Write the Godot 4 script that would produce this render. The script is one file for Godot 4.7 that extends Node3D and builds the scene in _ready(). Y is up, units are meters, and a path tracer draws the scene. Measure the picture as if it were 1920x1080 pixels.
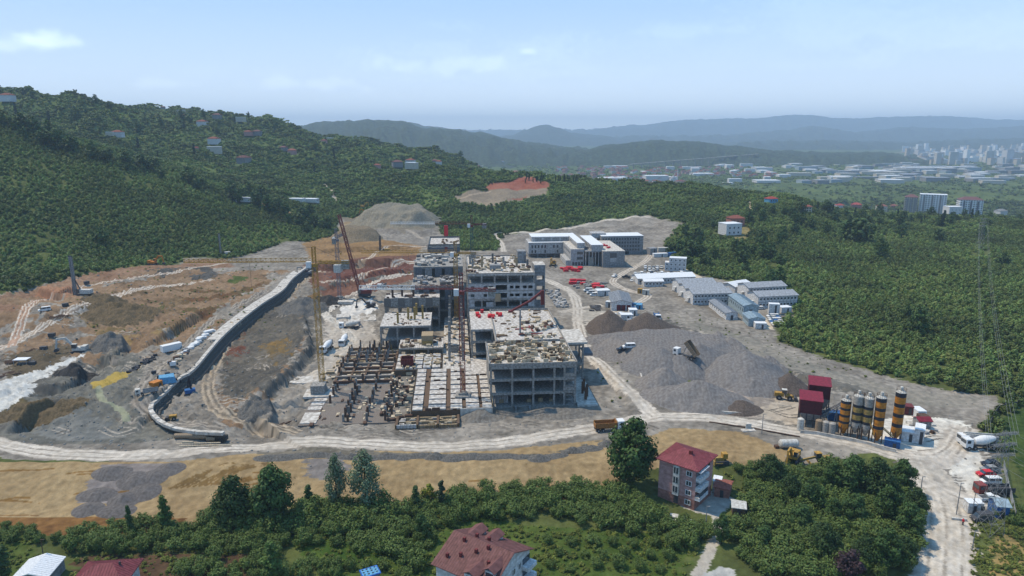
extends Node3D
# An earthwork and hospital building site between hazelnut groves, seen from a drone.

const F := 1280.0            # focal length in pixels of the 1920 px wide photograph
const CH := 84.0             # camera height above the site
const SP := 0.221548         # sin / cos of the camera's pitch (12.8 degrees down)
const CP := 0.975149
const NW := 2048             # ground map: 660 m x 555 m
const NH := 1722
const FW := 1400             # far ground map: 1400 m x 840 m
const FH := 840

var rng := RandomNumberGenerator.new()
var M := {}
var taken := {}

# ------------------------------------------------------------------ mesh builder
class MB:
	var v := PackedVector3Array()
	var n := PackedVector3Array()
	var c := PackedColorArray()
	var col := Color(1, 1, 1)
	var colored := false
	func tri(a: Vector3, b: Vector3, d: Vector3) -> void:
		var m := (d - a).cross(b - a).normalized()
		v.append(a); v.append(b); v.append(d)
		n.append(m); n.append(m); n.append(m)
		if colored:
			c.append(col); c.append(col); c.append(col)
	func facing(a: Vector3, b: Vector3, d: Vector3, out: Vector3) -> void:
		if (d - a).cross(b - a).dot(out) < 0.0:
			tri(a, d, b)
		else:
			tri(a, b, d)
	func quad(a: Vector3, b: Vector3, d: Vector3, e: Vector3) -> void:
		tri(a, b, d)
		tri(a, d, e)
	func hexa(p: Array) -> void:
		# p: four bottom corners counter-clockwise seen from above, then four top corners
		quad(p[4], p[7], p[6], p[5])
		quad(p[0], p[1], p[2], p[3])
		for i in 4:
			var j := (i + 1) % 4
			quad(p[i], p[i + 4], p[j + 4], p[j])
	func box(lo: Vector3, hi: Vector3) -> void:
		hexa([Vector3(lo.x, lo.y, hi.z), Vector3(hi.x, lo.y, hi.z), Vector3(hi.x, lo.y, lo.z), Vector3(lo.x, lo.y, lo.z),
			Vector3(lo.x, hi.y, hi.z), Vector3(hi.x, hi.y, hi.z), Vector3(hi.x, hi.y, lo.z), Vector3(lo.x, hi.y, lo.z)])
	func cbox(at: Vector3, size: Vector3, yaw := 0.0, tilt := 0.0) -> void:
		var b := Basis(Vector3.UP, yaw) * Basis(Vector3.RIGHT, tilt)
		var p := []
		for y in [-0.5, 0.5]:
			for q in [[-0.5, 0.5], [0.5, 0.5], [0.5, -0.5], [-0.5, -0.5]]:
				p.append(at + b * Vector3(q[0] * size.x, y * size.y, q[1] * size.z))
		hexa(p)
	func bar(a: Vector3, b: Vector3, w: float, h := -1.0) -> void:
		if h < 0.0:
			h = w
		var d := (b - a).normalized()
		var side := d.cross(Vector3.UP)
		side = Vector3.RIGHT if side.length() < 0.01 else side.normalized()
		var up := side.cross(d)
		var s := side * w * 0.5
		var u := up * h * 0.5
		hexa([a - s - u, b - s - u, b + s - u, a + s - u, a - s + u, b - s + u, b + s + u, a + s + u])
	func cyl(a: Vector3, b: Vector3, r0: float, r1: float, seg := 10, caps := true) -> void:
		var d := (b - a).normalized()
		var x := d.cross(Vector3(0.31, 0.2, 0.93)).normalized()
		var y := d.cross(x)
		for i in seg:
			var t0 := TAU * i / seg
			var t1 := TAU * (i + 1) / seg
			var e0 := x * cos(t0) + y * sin(t0)
			var e1 := x * cos(t1) + y * sin(t1)
			var q := [a + e0 * r0, b + e0 * r1, b + e1 * r1, a + e1 * r0]
			var m := [e0, e0, e1, e1]
			for k in [0, 1, 2, 0, 2, 3]:
				v.append(q[k]); n.append(m[k])
				if colored:
					c.append(col)
			if caps:
				tri(b, b + e0 * r1, b + e1 * r1)
				tri(a, a + e1 * r0, a + e0 * r0)
	func lathe(prof: Array, seg := 16) -> void:
		# prof: Vector2(radius, y) from the bottom to the top, round the y axis
		for i in seg:
			var t0 := TAU * i / seg
			var t1 := TAU * (i + 1) / seg
			for k in prof.size() - 1:
				var a: Vector2 = prof[k]
				var b: Vector2 = prof[k + 1]
				var nn := Vector2(b.y - a.y, a.x - b.x).normalized()
				var q := [Vector3(cos(t0) * a.x, a.y, sin(t0) * a.x), Vector3(cos(t0) * b.x, b.y, sin(t0) * b.x), Vector3(cos(t1) * b.x, b.y, sin(t1) * b.x), Vector3(cos(t1) * a.x, a.y, sin(t1) * a.x)]
				var m := [Vector3(cos(t0) * nn.x, nn.y, sin(t0) * nn.x), Vector3(cos(t0) * nn.x, nn.y, sin(t0) * nn.x), Vector3(cos(t1) * nn.x, nn.y, sin(t1) * nn.x), Vector3(cos(t1) * nn.x, nn.y, sin(t1) * nn.x)]
				for j in [0, 2, 1, 0, 3, 2]:
					v.append(q[j]); n.append(m[j])
					if colored:
						c.append(col)
	func extrude(poly: Array, lo: float, hi: float) -> void:
		# poly: Vector2(x, z) outline; a prism between the heights lo and hi
		var pts := PackedVector2Array(poly)
		var idx := Geometry2D.triangulate_polygon(pts)
		var cc := Geometry2D.is_polygon_clockwise(pts)
		for i in range(0, idx.size(), 3):
			var a: Vector2 = pts[idx[i]]
			var b: Vector2 = pts[idx[i + 1]]
			var d: Vector2 = pts[idx[i + 2]]
			facing(Vector3(a.x, hi, a.y), Vector3(b.x, hi, b.y), Vector3(d.x, hi, d.y), Vector3.UP)
			facing(Vector3(a.x, lo, a.y), Vector3(b.x, lo, b.y), Vector3(d.x, lo, d.y), Vector3.DOWN)
		for i in pts.size():
			var a: Vector2 = pts[i]
			var b: Vector2 = pts[(i + 1) % pts.size()]
			if not cc:
				var t := a
				a = b
				b = t
			quad(Vector3(a.x, lo, a.y), Vector3(a.x, hi, a.y), Vector3(b.x, hi, b.y), Vector3(b.x, lo, b.y))
	func profile(poly: Array, x0: float, x1: float) -> void:
		# poly: Vector2(z, y) outline swept along x
		var pts := PackedVector2Array(poly)
		var idx := Geometry2D.triangulate_polygon(pts)
		var cc := Geometry2D.is_polygon_clockwise(pts)
		for i in range(0, idx.size(), 3):
			var a: Vector2 = pts[idx[i]]
			var b: Vector2 = pts[idx[i + 1]]
			var d: Vector2 = pts[idx[i + 2]]
			facing(Vector3(x0, a.y, a.x), Vector3(x0, b.y, b.x), Vector3(x0, d.y, d.x), Vector3.LEFT)
			facing(Vector3(x1, a.y, a.x), Vector3(x1, b.y, b.x), Vector3(x1, d.y, d.x), Vector3.RIGHT)
		for i in pts.size():
			var a: Vector2 = pts[i]
			var b: Vector2 = pts[(i + 1) % pts.size()]
			if cc:
				var t := a
				a = b
				b = t
			quad(Vector3(x0, a.y, a.x), Vector3(x0, b.y, b.x), Vector3(x1, b.y, b.x), Vector3(x1, a.y, a.x))
	func mesh() -> ArrayMesh:
		var arr := []
		arr.resize(Mesh.ARRAY_MAX)
		arr[Mesh.ARRAY_VERTEX] = v
		arr[Mesh.ARRAY_NORMAL] = n
		if colored:
			arr[Mesh.ARRAY_COLOR] = c
		var m := ArrayMesh.new()
		m.add_surface_from_arrays(Mesh.PRIMITIVE_TRIANGLES, arr)
		return m

# ------------------------------------------------------------------ naming and parenting
func numbered(called: String) -> String:
	if not taken.has(called):
		taken[called] = 0
		return called
	taken[called] += 1
	return "%s_%03d" % [called, taken[called]]

func tag(o: Node, label: String, category: String, group := "") -> void:
	o.set_meta("label", label)
	o.set_meta("category", category)
	o.set_meta("kind", "thing")
	if group:
		o.set_meta("group", group)

func thing(called: String, label: String, category: String, at := Vector3.ZERO, yaw := 0.0, group := "") -> Node3D:
	var o := Node3D.new()
	o.name = numbered(called)
	add_child(o)
	o.position = at
	o.rotation.y = yaw
	tag(o, label, category, group)
	return o

func part(parent: Node, called: String, mb, m: Material, at := Vector3.ZERO, yaw := 0.0) -> MeshInstance3D:
	var o := MeshInstance3D.new()
	o.name = called
	o.mesh = mb.mesh() if mb is MB else mb
	o.material_override = m
	parent.add_child(o, true)
	o.position = at
	o.rotation.y = yaw
	return o

func solo(called: String, mb, m: Material, label: String, category: String, at := Vector3.ZERO, yaw := 0.0, group := "") -> MeshInstance3D:
	var o := MeshInstance3D.new()
	o.name = numbered(called)
	o.mesh = mb.mesh() if mb is MB else mb
	o.material_override = m
	add_child(o)
	o.position = at
	o.rotation.y = yaw
	tag(o, label, category, group)
	return o

func struct(called: String, mesh: Mesh, m: Material) -> MeshInstance3D:
	var o := MeshInstance3D.new()
	o.name = numbered(called)
	o.mesh = mesh
	o.material_override = m
	o.set_meta("kind", "structure")
	add_child(o)
	return o

func copy_of(o: Node3D, at: Vector3, yaw: float, label := "") -> Node3D:
	var c: Node3D = o.duplicate()
	c.name = numbered(String(o.name).rstrip("0123456789").rstrip("_"))
	add_child(c)
	c.position = at
	c.rotation.y = yaw
	if label:
		c.set_meta("label", label)
	return c

# ------------------------------------------------------------------ pixels and places
func P(px: float, py: float, h := 0.0) -> Vector3:
	# where the photograph's pixel meets the level h
	var d := Vector3((px - 960.0) / F, -SP - (py - 540.0) / F * CP, -CP + (py - 540.0) / F * SP)
	var t := (h - CH) / d.y
	return Vector3(d.x * t, h, d.z * t)

func G(px: float, py: float) -> Vector3:
	# where the photograph's pixel meets the terrain
	var d := Vector3((px - 960.0) / F, -SP - (py - 540.0) / F * CP, -CP + (py - 540.0) / F * SP)
	var t := 90.0
	var last := t
	while t < 6000.0:
		if CH + d.y * t < H(d.x * t, -d.z * t):
			break
		last = t
		t *= 1.012
	for i in 14:
		var m := (t + last) * 0.5
		if CH + d.y * m < H(d.x * m, -d.z * m):
			t = m
		else:
			last = m
	return Vector3(d.x * t, H(d.x * t, -d.z * t), d.z * t)

func yaw_of(a: Vector3, b: Vector3) -> float:
	# the turn that lays the x axis along a -> b
	return atan2(-(b.z - a.z), b.x - a.x)

# ------------------------------------------------------------------ terrain
var TD := [60.0, 300.0, 370.0, 400.0, 430.0, 500.0, 560.0, 620.0, 700.0, 760.0, 850.0, 1000.0, 1250.0, 1500.0, 2000.0, 3000.0, 16000.0]
# columns every 160 px of the photograph from -320 to 2240
var TH := [
	[0, 0, 12, 40, 66, 108, 130, 140, 125, 110, 125, 160, 165, 120, 60, -50, -50],
	[0, 0, 4, 25, 48, 84, 110, 122, 108, 96, 112, 154, 160, 115, 60, -50, -50],
	[0, 0, 0, 10, 26, 58, 84, 103, 90, 82, 100, 147, 150, 110, 60, -50, -50],
	[0, 0, 0, 2, 13, 40, 61, 76, 74, 70, 95, 137, 130, 105, 50, -50, -50],
	[0, 0, 0, 0, 2, 20, 36, 47, 51, 50, 62, 98, 128, 100, 40, -50, -50],
	[0, 0, 0, 0, 0, 3, 11, 18, 26, 28, 42, 74, 116, 85, 20, -50, -50],
	[0, 0, 0, 0, 0, 0, 1, 3, 6, 14, 32, 57, 77, 50, 0, -50, -50],
	[0, 0, 0, 0, 0, 0, 0, 3, 12, 24, 40, 36, 57, 30, -20, -50, -50],
	[0, 0, 0, 0, 0, 0, 0, 3, 14, 24, 35, 20, 10, -20, -50, -50, -50],
	[0, 0, 0, 0, 0, 0, 0, 5, 17, 23, 27, 5, -25, -45, -50, -50, -50],
	[0, 0, 0, 0, 0, 2, 6, 11, 19, 23, 20, -5, -40, -50, -50, -50, -50],
	[0, 0, 0, 0, 0, 3, 8, 12, 18, 16, 5, -25, -50, -50, -50, -50, -50],
	[0, 0, 0, 0, 0, 0, 0, 2, 3, -4, -20, -45, -50, -50, -50, -50, -50],
	[0, 0, 0, 0, 0, 0, 0, 0, -2, -10, -25, -48, -50, -50, -50, -50, -50],
	[0, 0, 0, 0, 0, 0, 0, 0, -4, -12, -28, -50, -50, -50, -50, -50, -50],
	[0, 0, 0, 0, 0, 0, 0, 0, -6, -14, -30, -50, -50, -50, -50, -50, -50],
	[0, 0, 0, 0, 0, 0, 0, 0, -6, -14, -30, -50, -50, -50, -50, -50, -50]]
var TM := []
var nz := FastNoiseLite.new()
var nz2 := FastNoiseLite.new()
var wall_px := [[419, 797], [361, 794], [320, 786], [296, 774], [284, 760], [286, 751], [306, 735], [337, 709], [368, 690], [424, 627], [487, 575], [529, 547], [551, 522], [587, 495]]
var wall_pts := []
var scarps := []
var banks := []          # cut banks: [points, rise behind the edge]
const WALL_H := 4.2

func prepare_terrain() -> void:
	nz.seed = 4
	nz.frequency = 0.02
	nz.fractal_octaves = 4
	nz2.seed = 9
	nz2.frequency = 0.09
	nz2.fractal_octaves = 3
	for col in TH:
		var m := []
		for k in TD.size():
			var a: int = maxi(0, k - 1)
			var b: int = mini(TD.size() - 1, k + 1)
			var s: float = (col[b] - col[a]) / (TD[b] - TD[a])
			if k > 0 and k < TD.size() - 1 and (col[k] - col[k - 1]) * (col[k + 1] - col[k]) <= 0:
				s = 0.0
			m.append(s)
		TM.append(m)
	for q in wall_px:
		wall_pts.append(P(q[0], q[1], WALL_H))
	add_bank([[470, 778], [505, 742], [556, 704], [590, 655], [580, 600], [566, 566]], 4.0)
	add_bank([[596, 548], [650, 530], [720, 517], [800, 506]], 3.4)
	add_bank([[560, 512], [640, 496], [720, 492], [800, 484]], 3.0)
	add_bank([[30, 640], [110, 618], [180, 604], [260, 606], [330, 616]], 2.6)
	add_bank([[0, 590], [60, 566], [120, 545], [210, 536]], 2.4)
	add_bank([[1090, 660], [1130, 700], [1160, 740], [1180, 770]], 1.6)
	add_bank([[1240, 600], [1330, 640], [1430, 690], [1520, 715], [1640, 745]], 2.4)
	for s in [[[60, 716], [90, 724], [118, 722], [150, 700], [163, 680]], [[0, 812], [30, 792], [66, 775], [125, 755]], [[182, 664], [205, 676], [231, 657], [230, 634]], [[470, 770], [500, 790], [512, 775], [505, 745]], [[60, 560], [110, 580], [150, 560]], [[560, 508], [600, 500], [680, 492], [740, 490], [800, 486]], [[590, 540], [640, 524], [700, 514], [760, 505], [810, 500]], [[570, 472], [640, 464], [720, 461], [800, 458]], [[240, 660], [300, 640], [350, 615], [400, 590]]]:
		var w := []
		for q in s:
			var p := P(q[0], q[1], 1.0)
			w.append(Vector2(p.x, -p.z))
		scarps.append(w)

func add_bank(px: Array, rise: float) -> void:
	var w := []
	var lo := Vector2(1e9, 1e9)
	var hi := Vector2(-1e9, -1e9)
	for q in px:
		var p := P(q[0], q[1], 1.0)
		w.append(Vector2(p.x, -p.z))
		lo = lo.min(w[-1])
		hi = hi.max(w[-1])
	banks.append([w, rise, lo.x - 40.0, hi.x + 40.0, lo.y - 40.0, hi.y + 40.0])

func bank_rise(x: float, D: float) -> float:
	var h := 0.0
	for k in banks:
		var s: Array = k[0]
		if x < k[2] or x > k[3] or D < k[4] or D > k[5]:
			continue
		var best := 1e9
		var side := 0.0
		var along := 0.0
		for i in s.size() - 1:
			var e: Vector2 = s[i + 1] - s[i]
			var q: Vector2 = Vector2(x, D) - s[i]
			var l := clampf(q.dot(e) / e.length_squared(), 0, 1)
			var w := q - e * l
			if w.length_squared() < best:
				best = w.length_squared()
				side = e.cross(w)
				along = (i + l) / (s.size() - 1.0)
		best = sqrt(best)
		if side > 0.0:
			var rag := 1.0 + 1.2 * nz2.get_noise_2d(x * 2.0, D * 2.0)
			h += k[1] * smoothstep(0.0, 0.25, along) * (1.0 - smoothstep(0.75, 1.0, along)) * exp(-best / 16.0) * smoothstep(0.0, 2.2 * rag + 0.4, best)
	return h

func table(x: float, D: float) -> float:
	var s := (1280.0 * x / (D * CP + CH * SP) + 960.0 + 320.0) / 160.0
	s = clampf(s, 0.0, 15.999)
	var c := int(s)
	var t := s - c
	t = t * t * (3.0 - 2.0 * t)
	D = clampf(D, 60.0, 15999.0)
	var k := 0
	while TD[k + 1] <= D:
		k += 1
	var w: float = TD[k + 1] - TD[k]
	var u: float = (D - TD[k]) / w
	var h00 := (1.0 + 2.0 * u) * (1.0 - u) * (1.0 - u)
	var h10 := u * (1.0 - u) * (1.0 - u)
	var h01 := u * u * (3.0 - 2.0 * u)
	var h11 := u * u * (u - 1.0)
	var a: float = h00 * TH[c][k] + h10 * w * TM[c][k] + h01 * TH[c][k + 1] + h11 * w * TM[c][k + 1]
	var b: float = h00 * TH[c + 1][k] + h10 * w * TM[c + 1][k] + h01 * TH[c + 1][k + 1] + h11 * w * TM[c + 1][k + 1]
	return lerpf(a, b, t)

func wall_x(D: float) -> float:
	for i in range(4, wall_pts.size() - 1):
		var a: Vector3 = wall_pts[i]
		var b: Vector3 = wall_pts[i + 1]
		if D <= -b.z:
			return lerpf(a.x, b.x, clampf((D + a.z) / maxf(-b.z + a.z, 0.01), 0, 1))
	return wall_pts[-1].x

func bench(x: float, D: float) -> float:
	# the ground behind the retaining wall lies a storey higher than the pit
	if x > -20.0 or D < 170.0 or D > 600.0:
		return 0.0
	var t := wall_x(D) - x
	var up := smoothstep(-0.5, 0.6, t) * smoothstep(176, 204, D)
	up *= 1.0 - smoothstep(395, 450, D)
	up *= 1.0 - 0.75 * smoothstep(22, 46, t) * (1.0 - smoothstep(250, 300, D))
	var h := WALL_H * up
	# upper working level of the piling rig
	h += 4.0 * smoothstep(252, 285, D + x * 0.12 + 20) * smoothstep(50, 85, t) * (1.0 - smoothstep(380, 430, D))
	for s in scarps:
		var best := 1e9
		var side := 0.0
		var along := 0.0
		for i in s.size() - 1:
			var a: Vector2 = s[i]
			var b: Vector2 = s[i + 1]
			var e := b - a
			var q := Vector2(x, D)
			var l := clampf((q - a).dot(e) / e.length_squared(), 0, 1)
			var w := q - a - e * l
			if w.length_squared() < best:
				best = w.length_squared()
				side = e.cross(w)
				along = (i + l) / (s.size() - 1.0)
		best = sqrt(best)
		if best < 30.0:
			var taper := smoothstep(0.0, 0.3, along) * (1.0 - smoothstep(0.7, 1.0, along))
			if side < 0.0:
				h -= 4.2 * taper * exp(-best / 9.0) * smoothstep(0.0, 1.5, best)
			else:
				h += 0.8 * taper * exp(-best / 7.0)
	return h

func H(x: float, D: float) -> float:
	var h := table(x, D)
	if D < 640.0:
		h -= 2.6 * (1.0 - smoothstep(150, 166, D - 0.04 * x))
		if x < 0.0:
			h += bench(x, D)
		h += nz2.get_noise_2d(x, D) * 0.45 + bank_rise(x, D)
		if x < -38.0 and D > 178.0 and D < 420.0:
			h += (absf(nz2.get_noise_2d(x * 1.3 + 300.0, D * 1.3)) - 0.2) * 2.6 * smoothstep(178, 190, D) * smoothstep(38, 55, -x) * (1.0 - smoothstep(380, 420, D))
		if D > 480.0:
			h += nz.get_noise_2d(x, D) * 6.0 * smoothstep(480, 640, D)
	else:
		h -= 6.0 * smoothstep(780, 950, D) * (1.0 - smoothstep(1350, 1600, D))
		h += nz.get_noise_2d(x, D) * (6.0 + 10.0 * smoothstep(700, 1000, D)) * (1.0 - 0.93 * smoothstep(1300, 2200, D))
	return h

func GY(p: Vector3, dy := 0.0) -> Vector3:
	return Vector3(p.x, H(p.x, -p.z) + dy, p.z)

# ------------------------------------------------------------------ painted ground: what lies on it, as matter
var near_px := PackedByteArray()
var far_px := PackedByteArray()
var near_id := PackedByteArray()
var far_id := PackedByteArray()
var grain := PackedByteArray()      # 512 x 512 fine noise
var blotch := PackedByteArray()     # 512 x 512 coarse noise

func noise_bytes(freq: float, oct: int, sd: int) -> PackedByteArray:
	var f := FastNoiseLite.new()
	f.seed = sd
	f.frequency = freq
	f.fractal_octaves = oct
	var im := f.get_seamless_image(512, 512)
	im.convert(Image.FORMAT_L8)
	return im.get_data()

func fill_poly(poly: PackedVector2Array, w: int, h: int, data: PackedByteArray, ids: PackedByteArray, a: Color, b: Color, id: int, rag: float, cover: int) -> void:
	var lo := 1e9
	var hi := -1e9
	for p in poly:
		lo = minf(lo, p.y)
		hi = maxf(hi, p.y)
	var y0 := maxi(0, int(ceil(lo)))
	var y1 := mini(h - 1, int(hi))
	var ar := a.r8
	var ag := a.g8
	var ab := a.b8
	var dr := b.r8 - ar
	var dg := b.g8 - ag
	var db := b.b8 - ab
	var n := poly.size()
	var soft := int(rag * 3.0) if rag > 2.5 else 0
	for y in range(y0, y1 + 1):
		if soft > 0 and mini(y - y0, y1 - y) * 255 < (grain[(y * 37) & 511] * soft) >> 1:
			continue
		var xs := []
		var yy := y + 0.01
		for i in n:
			var p := poly[i]
			var q := poly[(i + 1) % n]
			if (p.y <= yy) != (q.y <= yy):
				xs.append(p.x + (yy - p.y) / (q.y - p.y) * (q.x - p.x))
		xs.sort()
		for k in range(0, xs.size() - 1, 2):
			var e0: float = (grain[((y * 5) & 511) * 512 + (int(xs[k]) & 511)] - 128) * rag / 128.0
			var e1: float = (grain[((y * 5 + 77) & 511) * 512 + (int(xs[k + 1]) & 511)] - 128) * rag / 128.0
			var x0 := maxi(0, int(xs[k] + e0))
			var x1 := mini(w, int(xs[k + 1] + e1))
			var row := (y & 511) * 512
			for x in range(x0, x1):
				var g := grain[row + (x & 511)]
				if soft > 0 and mini(x - x0, x1 - 1 - x) * 255 < g * soft:
					continue
				if cover < 255 and blotch[row + (x & 511)] + (g >> 2) - 32 > cover:
					continue
				var t := (blotch[((y + (x >> 2)) & 511) * 512 + ((x - (y >> 2)) & 511)] + g) * 0.5
				t = clampf((t - 70.0) * 0.009, 0.0, 1.0)
				var o := (y * w + x) * 3
				data[o] = ar + int(dr * t)
				data[o + 1] = ag + int(dg * t)
				data[o + 2] = ab + int(db * t)
				if id >= 0:
					ids[y * w + x] = id

func to_near(p: Vector3) -> Vector2:
	return Vector2((p.x + 330.0) / 660.0 * NW, (-p.z - 85.0) / 555.0 * NH)

func to_far(p: Vector3) -> Vector2:
	return Vector2(p.x + 700.0, -p.z - 560.0)

func rgb8(c: Array) -> Color:
	return Color8(c[0], c[1], c[2])

func paint_pts(pts: Array, a: Array, b: Array, id := -1, rag := 3.0, cover := 255) -> void:
	var n := PackedVector2Array()
	var f := PackedVector2Array()
	var d0 := 1e9
	var d1 := 0.0
	for p in pts:
		n.append(to_near(p))
		f.append(to_far(p))
		d0 = minf(d0, -p.z)
		d1 = maxf(d1, -p.z)
	if d0 < 640.0:
		fill_poly(n, NW, NH, near_px, near_id, rgb8(a), rgb8(b), id, rag, cover)
	if d1 > 560.0:
		fill_poly(f, FW, FH, far_px, far_id, rgb8(a), rgb8(b), id, rag * 0.5, cover)

func paint(px: Array, a: Array, b: Array, id := -1, rag := 3.0, cover := 255) -> void:
	var pts := []
	for q in px:
		pts.append(G(q[0], q[1]))
	paint_pts(pts, a, b, id, rag, cover)

func curve_of(px: Array) -> Array:
	var c := Curve3D.new()
	var g := []
	for q in px:
		g.append(G(q[0], q[1]))
	for i in g.size():
		var t: Vector3 = (g[mini(i + 1, g.size() - 1)] - g[maxi(i - 1, 0)]) / 6.0
		c.add_point(g[i], -t, t)
	c.bake_interval = 1.5
	return Array(c.get_baked_points())

func ribbon(line: Array, half: float, off := 0.0, wob := 0.0) -> Array:
	var l := []
	var r := []
	for i in line.size():
		var d: Vector3 = (line[mini(i + 1, line.size() - 1)] - line[maxi(i - 1, 0)])
		d.y = 0
		d = d.normalized()
		var s := Vector3(-d.z, 0, d.x)
		var k := half * (1.0 + wob * nz2.get_noise_2d(line[i].x * 1.7 + off * 30.0, line[i].z * 1.7))
		l.append(line[i] + s * (off - k))
		r.push_front(line[i] + s * (off + k))
	return l + r

func road(px: Array, wide: float, a: Array, b: Array, tracks := 2, id := 2, ta := [197, 190, 179], tb := [176, 169, 158]) -> Array:
	var width := wide * 0.8
	var line := curve_of(px)
	paint_pts(ribbon(line, width * 0.5 * 1.3, 0.0, 0.4), [int(b[0] * 0.88), int(b[1] * 0.88), int(b[2] * 0.88)], [int(b[0] * 0.8), int(b[1] * 0.8), int(b[2] * 0.8)], -1, 6.0, 170)
	paint_pts(ribbon(line, width * 0.5, 0.0, 0.25), a, b, id, 2.0)
	for k in tracks:
		var o := (k - (tracks - 1) * 0.5) * width / tracks * 0.8
		paint_pts(ribbon(line, 0.3, o - 0.8, 0.5), ta, tb, -1, 1.0, 190)
		paint_pts(ribbon(line, 0.3, o + 0.8, 0.5), ta, tb, -1, 1.0, 190)
		paint_pts(ribbon(line, 0.25, o + 0.1, 0.6), [int(b[0] * 0.86), int(b[1] * 0.86), int(b[2] * 0.86)], b, -1, 1.0, 150)
	return line

# ------------------------------------------------------------------ camera, sky, sun
func stage() -> void:
	var cam := Camera3D.new()
	cam.name = "camera"
	cam.fov = 2.0 * rad_to_deg(atan(540.0 / F))
	cam.near = 0.5
	cam.far = 40000.0
	add_child(cam)
	cam.position = Vector3(0, CH, 0)
	cam.rotation_degrees = Vector3(-12.8, 0, 0)
	cam.current = true
	var sun := DirectionalLight3D.new()
	sun.name = "sun"
	add_child(sun)
	sun.look_at_from_position(Vector3(-0.912, 1.78, -0.41), Vector3.ZERO)
	sun.light_energy = 1.6
	sun.light_color = Color(1.0, 0.935, 0.83)
	sun.light_angular_distance = 0.6
	sun.shadow_enabled = true
	sun.directional_shadow_max_distance = 1200.0
	sun.sky_mode = DirectionalLight3D.SKY_MODE_LIGHT_ONLY
	var e := Environment.new()
	e.background_mode = Environment.BG_SKY
	e.tonemap_mode = Environment.TONE_MAPPER_LINEAR
	e.tonemap_exposure = 0.97
	var sm := ProceduralSkyMaterial.new()
	sm.sky_top_color = Color(0.40, 0.58, 0.76)
	sm.sky_horizon_color = Color(0.85, 0.885, 0.905)
	sm.sky_curve = 0.085
	sm.sky_energy_multiplier = 1.32
	sm.ground_bottom_color = Color(0.3, 0.33, 0.3)
	sm.ground_horizon_color = Color(0.66, 0.72, 0.77)
	sm.sky_cover = clouds()
	sm.sky_cover_modulate = Color(1, 1, 1, 0.7)
	var sky := Sky.new()
	sky.sky_material = sm
	e.sky = sky
	e.fog_enabled = true
	e.fog_density = 0.000125
	e.fog_light_color = Color(0.79, 0.90, 1.0)
	e.sdfgi_enabled = true
	e.ssao_enabled = true
	e.ssil_enabled = true
	var we := WorldEnvironment.new()
	we.name = "world"
	we.environment = e
	add_child(we)

func clouds() -> ImageTexture:
	# thin high streaks all round, and small low cumulus
	var w := 2048
	var h := 1024
	var im := Image.create_empty(w, h, false, Image.FORMAT_RGBA8)
	var thin := FastNoiseLite.new()
	thin.seed = 21
	thin.frequency = 0.011
	thin.fractal_octaves = 5
	thin.domain_warp_enabled = true
	thin.domain_warp_amplitude = 40.0
	var puff := FastNoiseLite.new()
	puff.seed = 5
	puff.frequency = 0.05
	puff.fractal_octaves = 5
	# [azimuth, elevation, half width, half height, strength]
	var puffs := [[-32.6, 5.9, 2.6, 0.75, 1.0], [-35.5, 5.5, 3.4, 0.9, 0.7], [-6.0, 5.2, 7.5, 1.1, 0.42], [1.3, 6.3, 0.8, 0.3, 0.7], [-16.0, 3.6, 5.0, 0.8, 0.36], [12.0, 7.6, 6.0, 0.8, 0.22], [-26.0, 3.4, 3.0, 0.6, 0.3]]
	var r := RandomNumberGenerator.new()
	r.seed = 12
	for i in 30:
		puffs.append([45.0 + i * 9.2 + r.randf_range(-4, 4), r.randf_range(3.5, 9.0), r.randf_range(1.5, 6.0), r.randf_range(0.4, 1.1), r.randf_range(0.3, 1.0)])
	for y in range(150, 512):
		var el := 90.0 - 180.0 * (y + 0.5) / h
		for x in w:
			var a := TAU * x / w
			var t := thin.get_noise_3d(cos(a) * 150.0, el * 11.0, sin(a) * 150.0) * 0.5 + 0.5
			var c := smoothstep(0.45, 0.9, t) * 0.16 * smoothstep(0.5, 6.0, el)
			im.set_pixel(x, y, Color(0.82, 0.84, 0.86, c))
	for p in puffs:
		for y in range(int((90.0 - p[1] - p[3] * 2.5) / 180.0 * h), int((90.0 - p[1] + p[3] * 2.5) / 180.0 * h) + 1):
			var el := 90.0 - 180.0 * (y + 0.5) / h
			for q in range(int((p[0] - p[2] * 1.6) / 360.0 * w), int((p[0] + p[2] * 1.6) / 360.0 * w) + 1):
				var x := posmod(q, w)
				var a := TAU * x / w
				var az := q * 360.0 / w
				var n := puff.get_noise_3d(cos(a) * 330.0, el * 9.0, sin(a) * 330.0)
				var d: float = 1.0 - Vector2((az - p[0]) / p[2], (el - p[1]) / (p[3] * (1.0 if el > p[1] else 0.6))).length() + n * 1.1
				var c: float = smoothstep(0.0, 0.9, d) * 0.5 * p[4]
				var o := im.get_pixel(x, y)
				o.a = minf(o.a + c, 0.75)
				im.set_pixel(x, y, o)
	return ImageTexture.create_from_image(im)

# ------------------------------------------------------------------ materials
func grime(sd: int, freq: float, low: float, warm := 0.0) -> ImageTexture:
	var a := noise_bytes(freq, 5, sd)
	var b := noise_bytes(freq * 6.0, 3, sd + 50)
	var d := PackedByteArray()
	d.resize(512 * 512 * 3)
	for i in 512 * 512:
		var t := clampf((a[i] * 0.65 + b[i] * 0.35 - 60.0) / 130.0, 0, 1)
		var g := low + (1.0 - low) * t
		d[i * 3] = int(255 * g)
		d[i * 3 + 1] = int(255 * (g - warm * (1.0 - t)))
		d[i * 3 + 2] = int(255 * (g - 2.0 * warm * (1.0 - t)))
	return ImageTexture.create_from_image(Image.create_from_data(512, 512, false, Image.FORMAT_RGB8, d))

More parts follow.
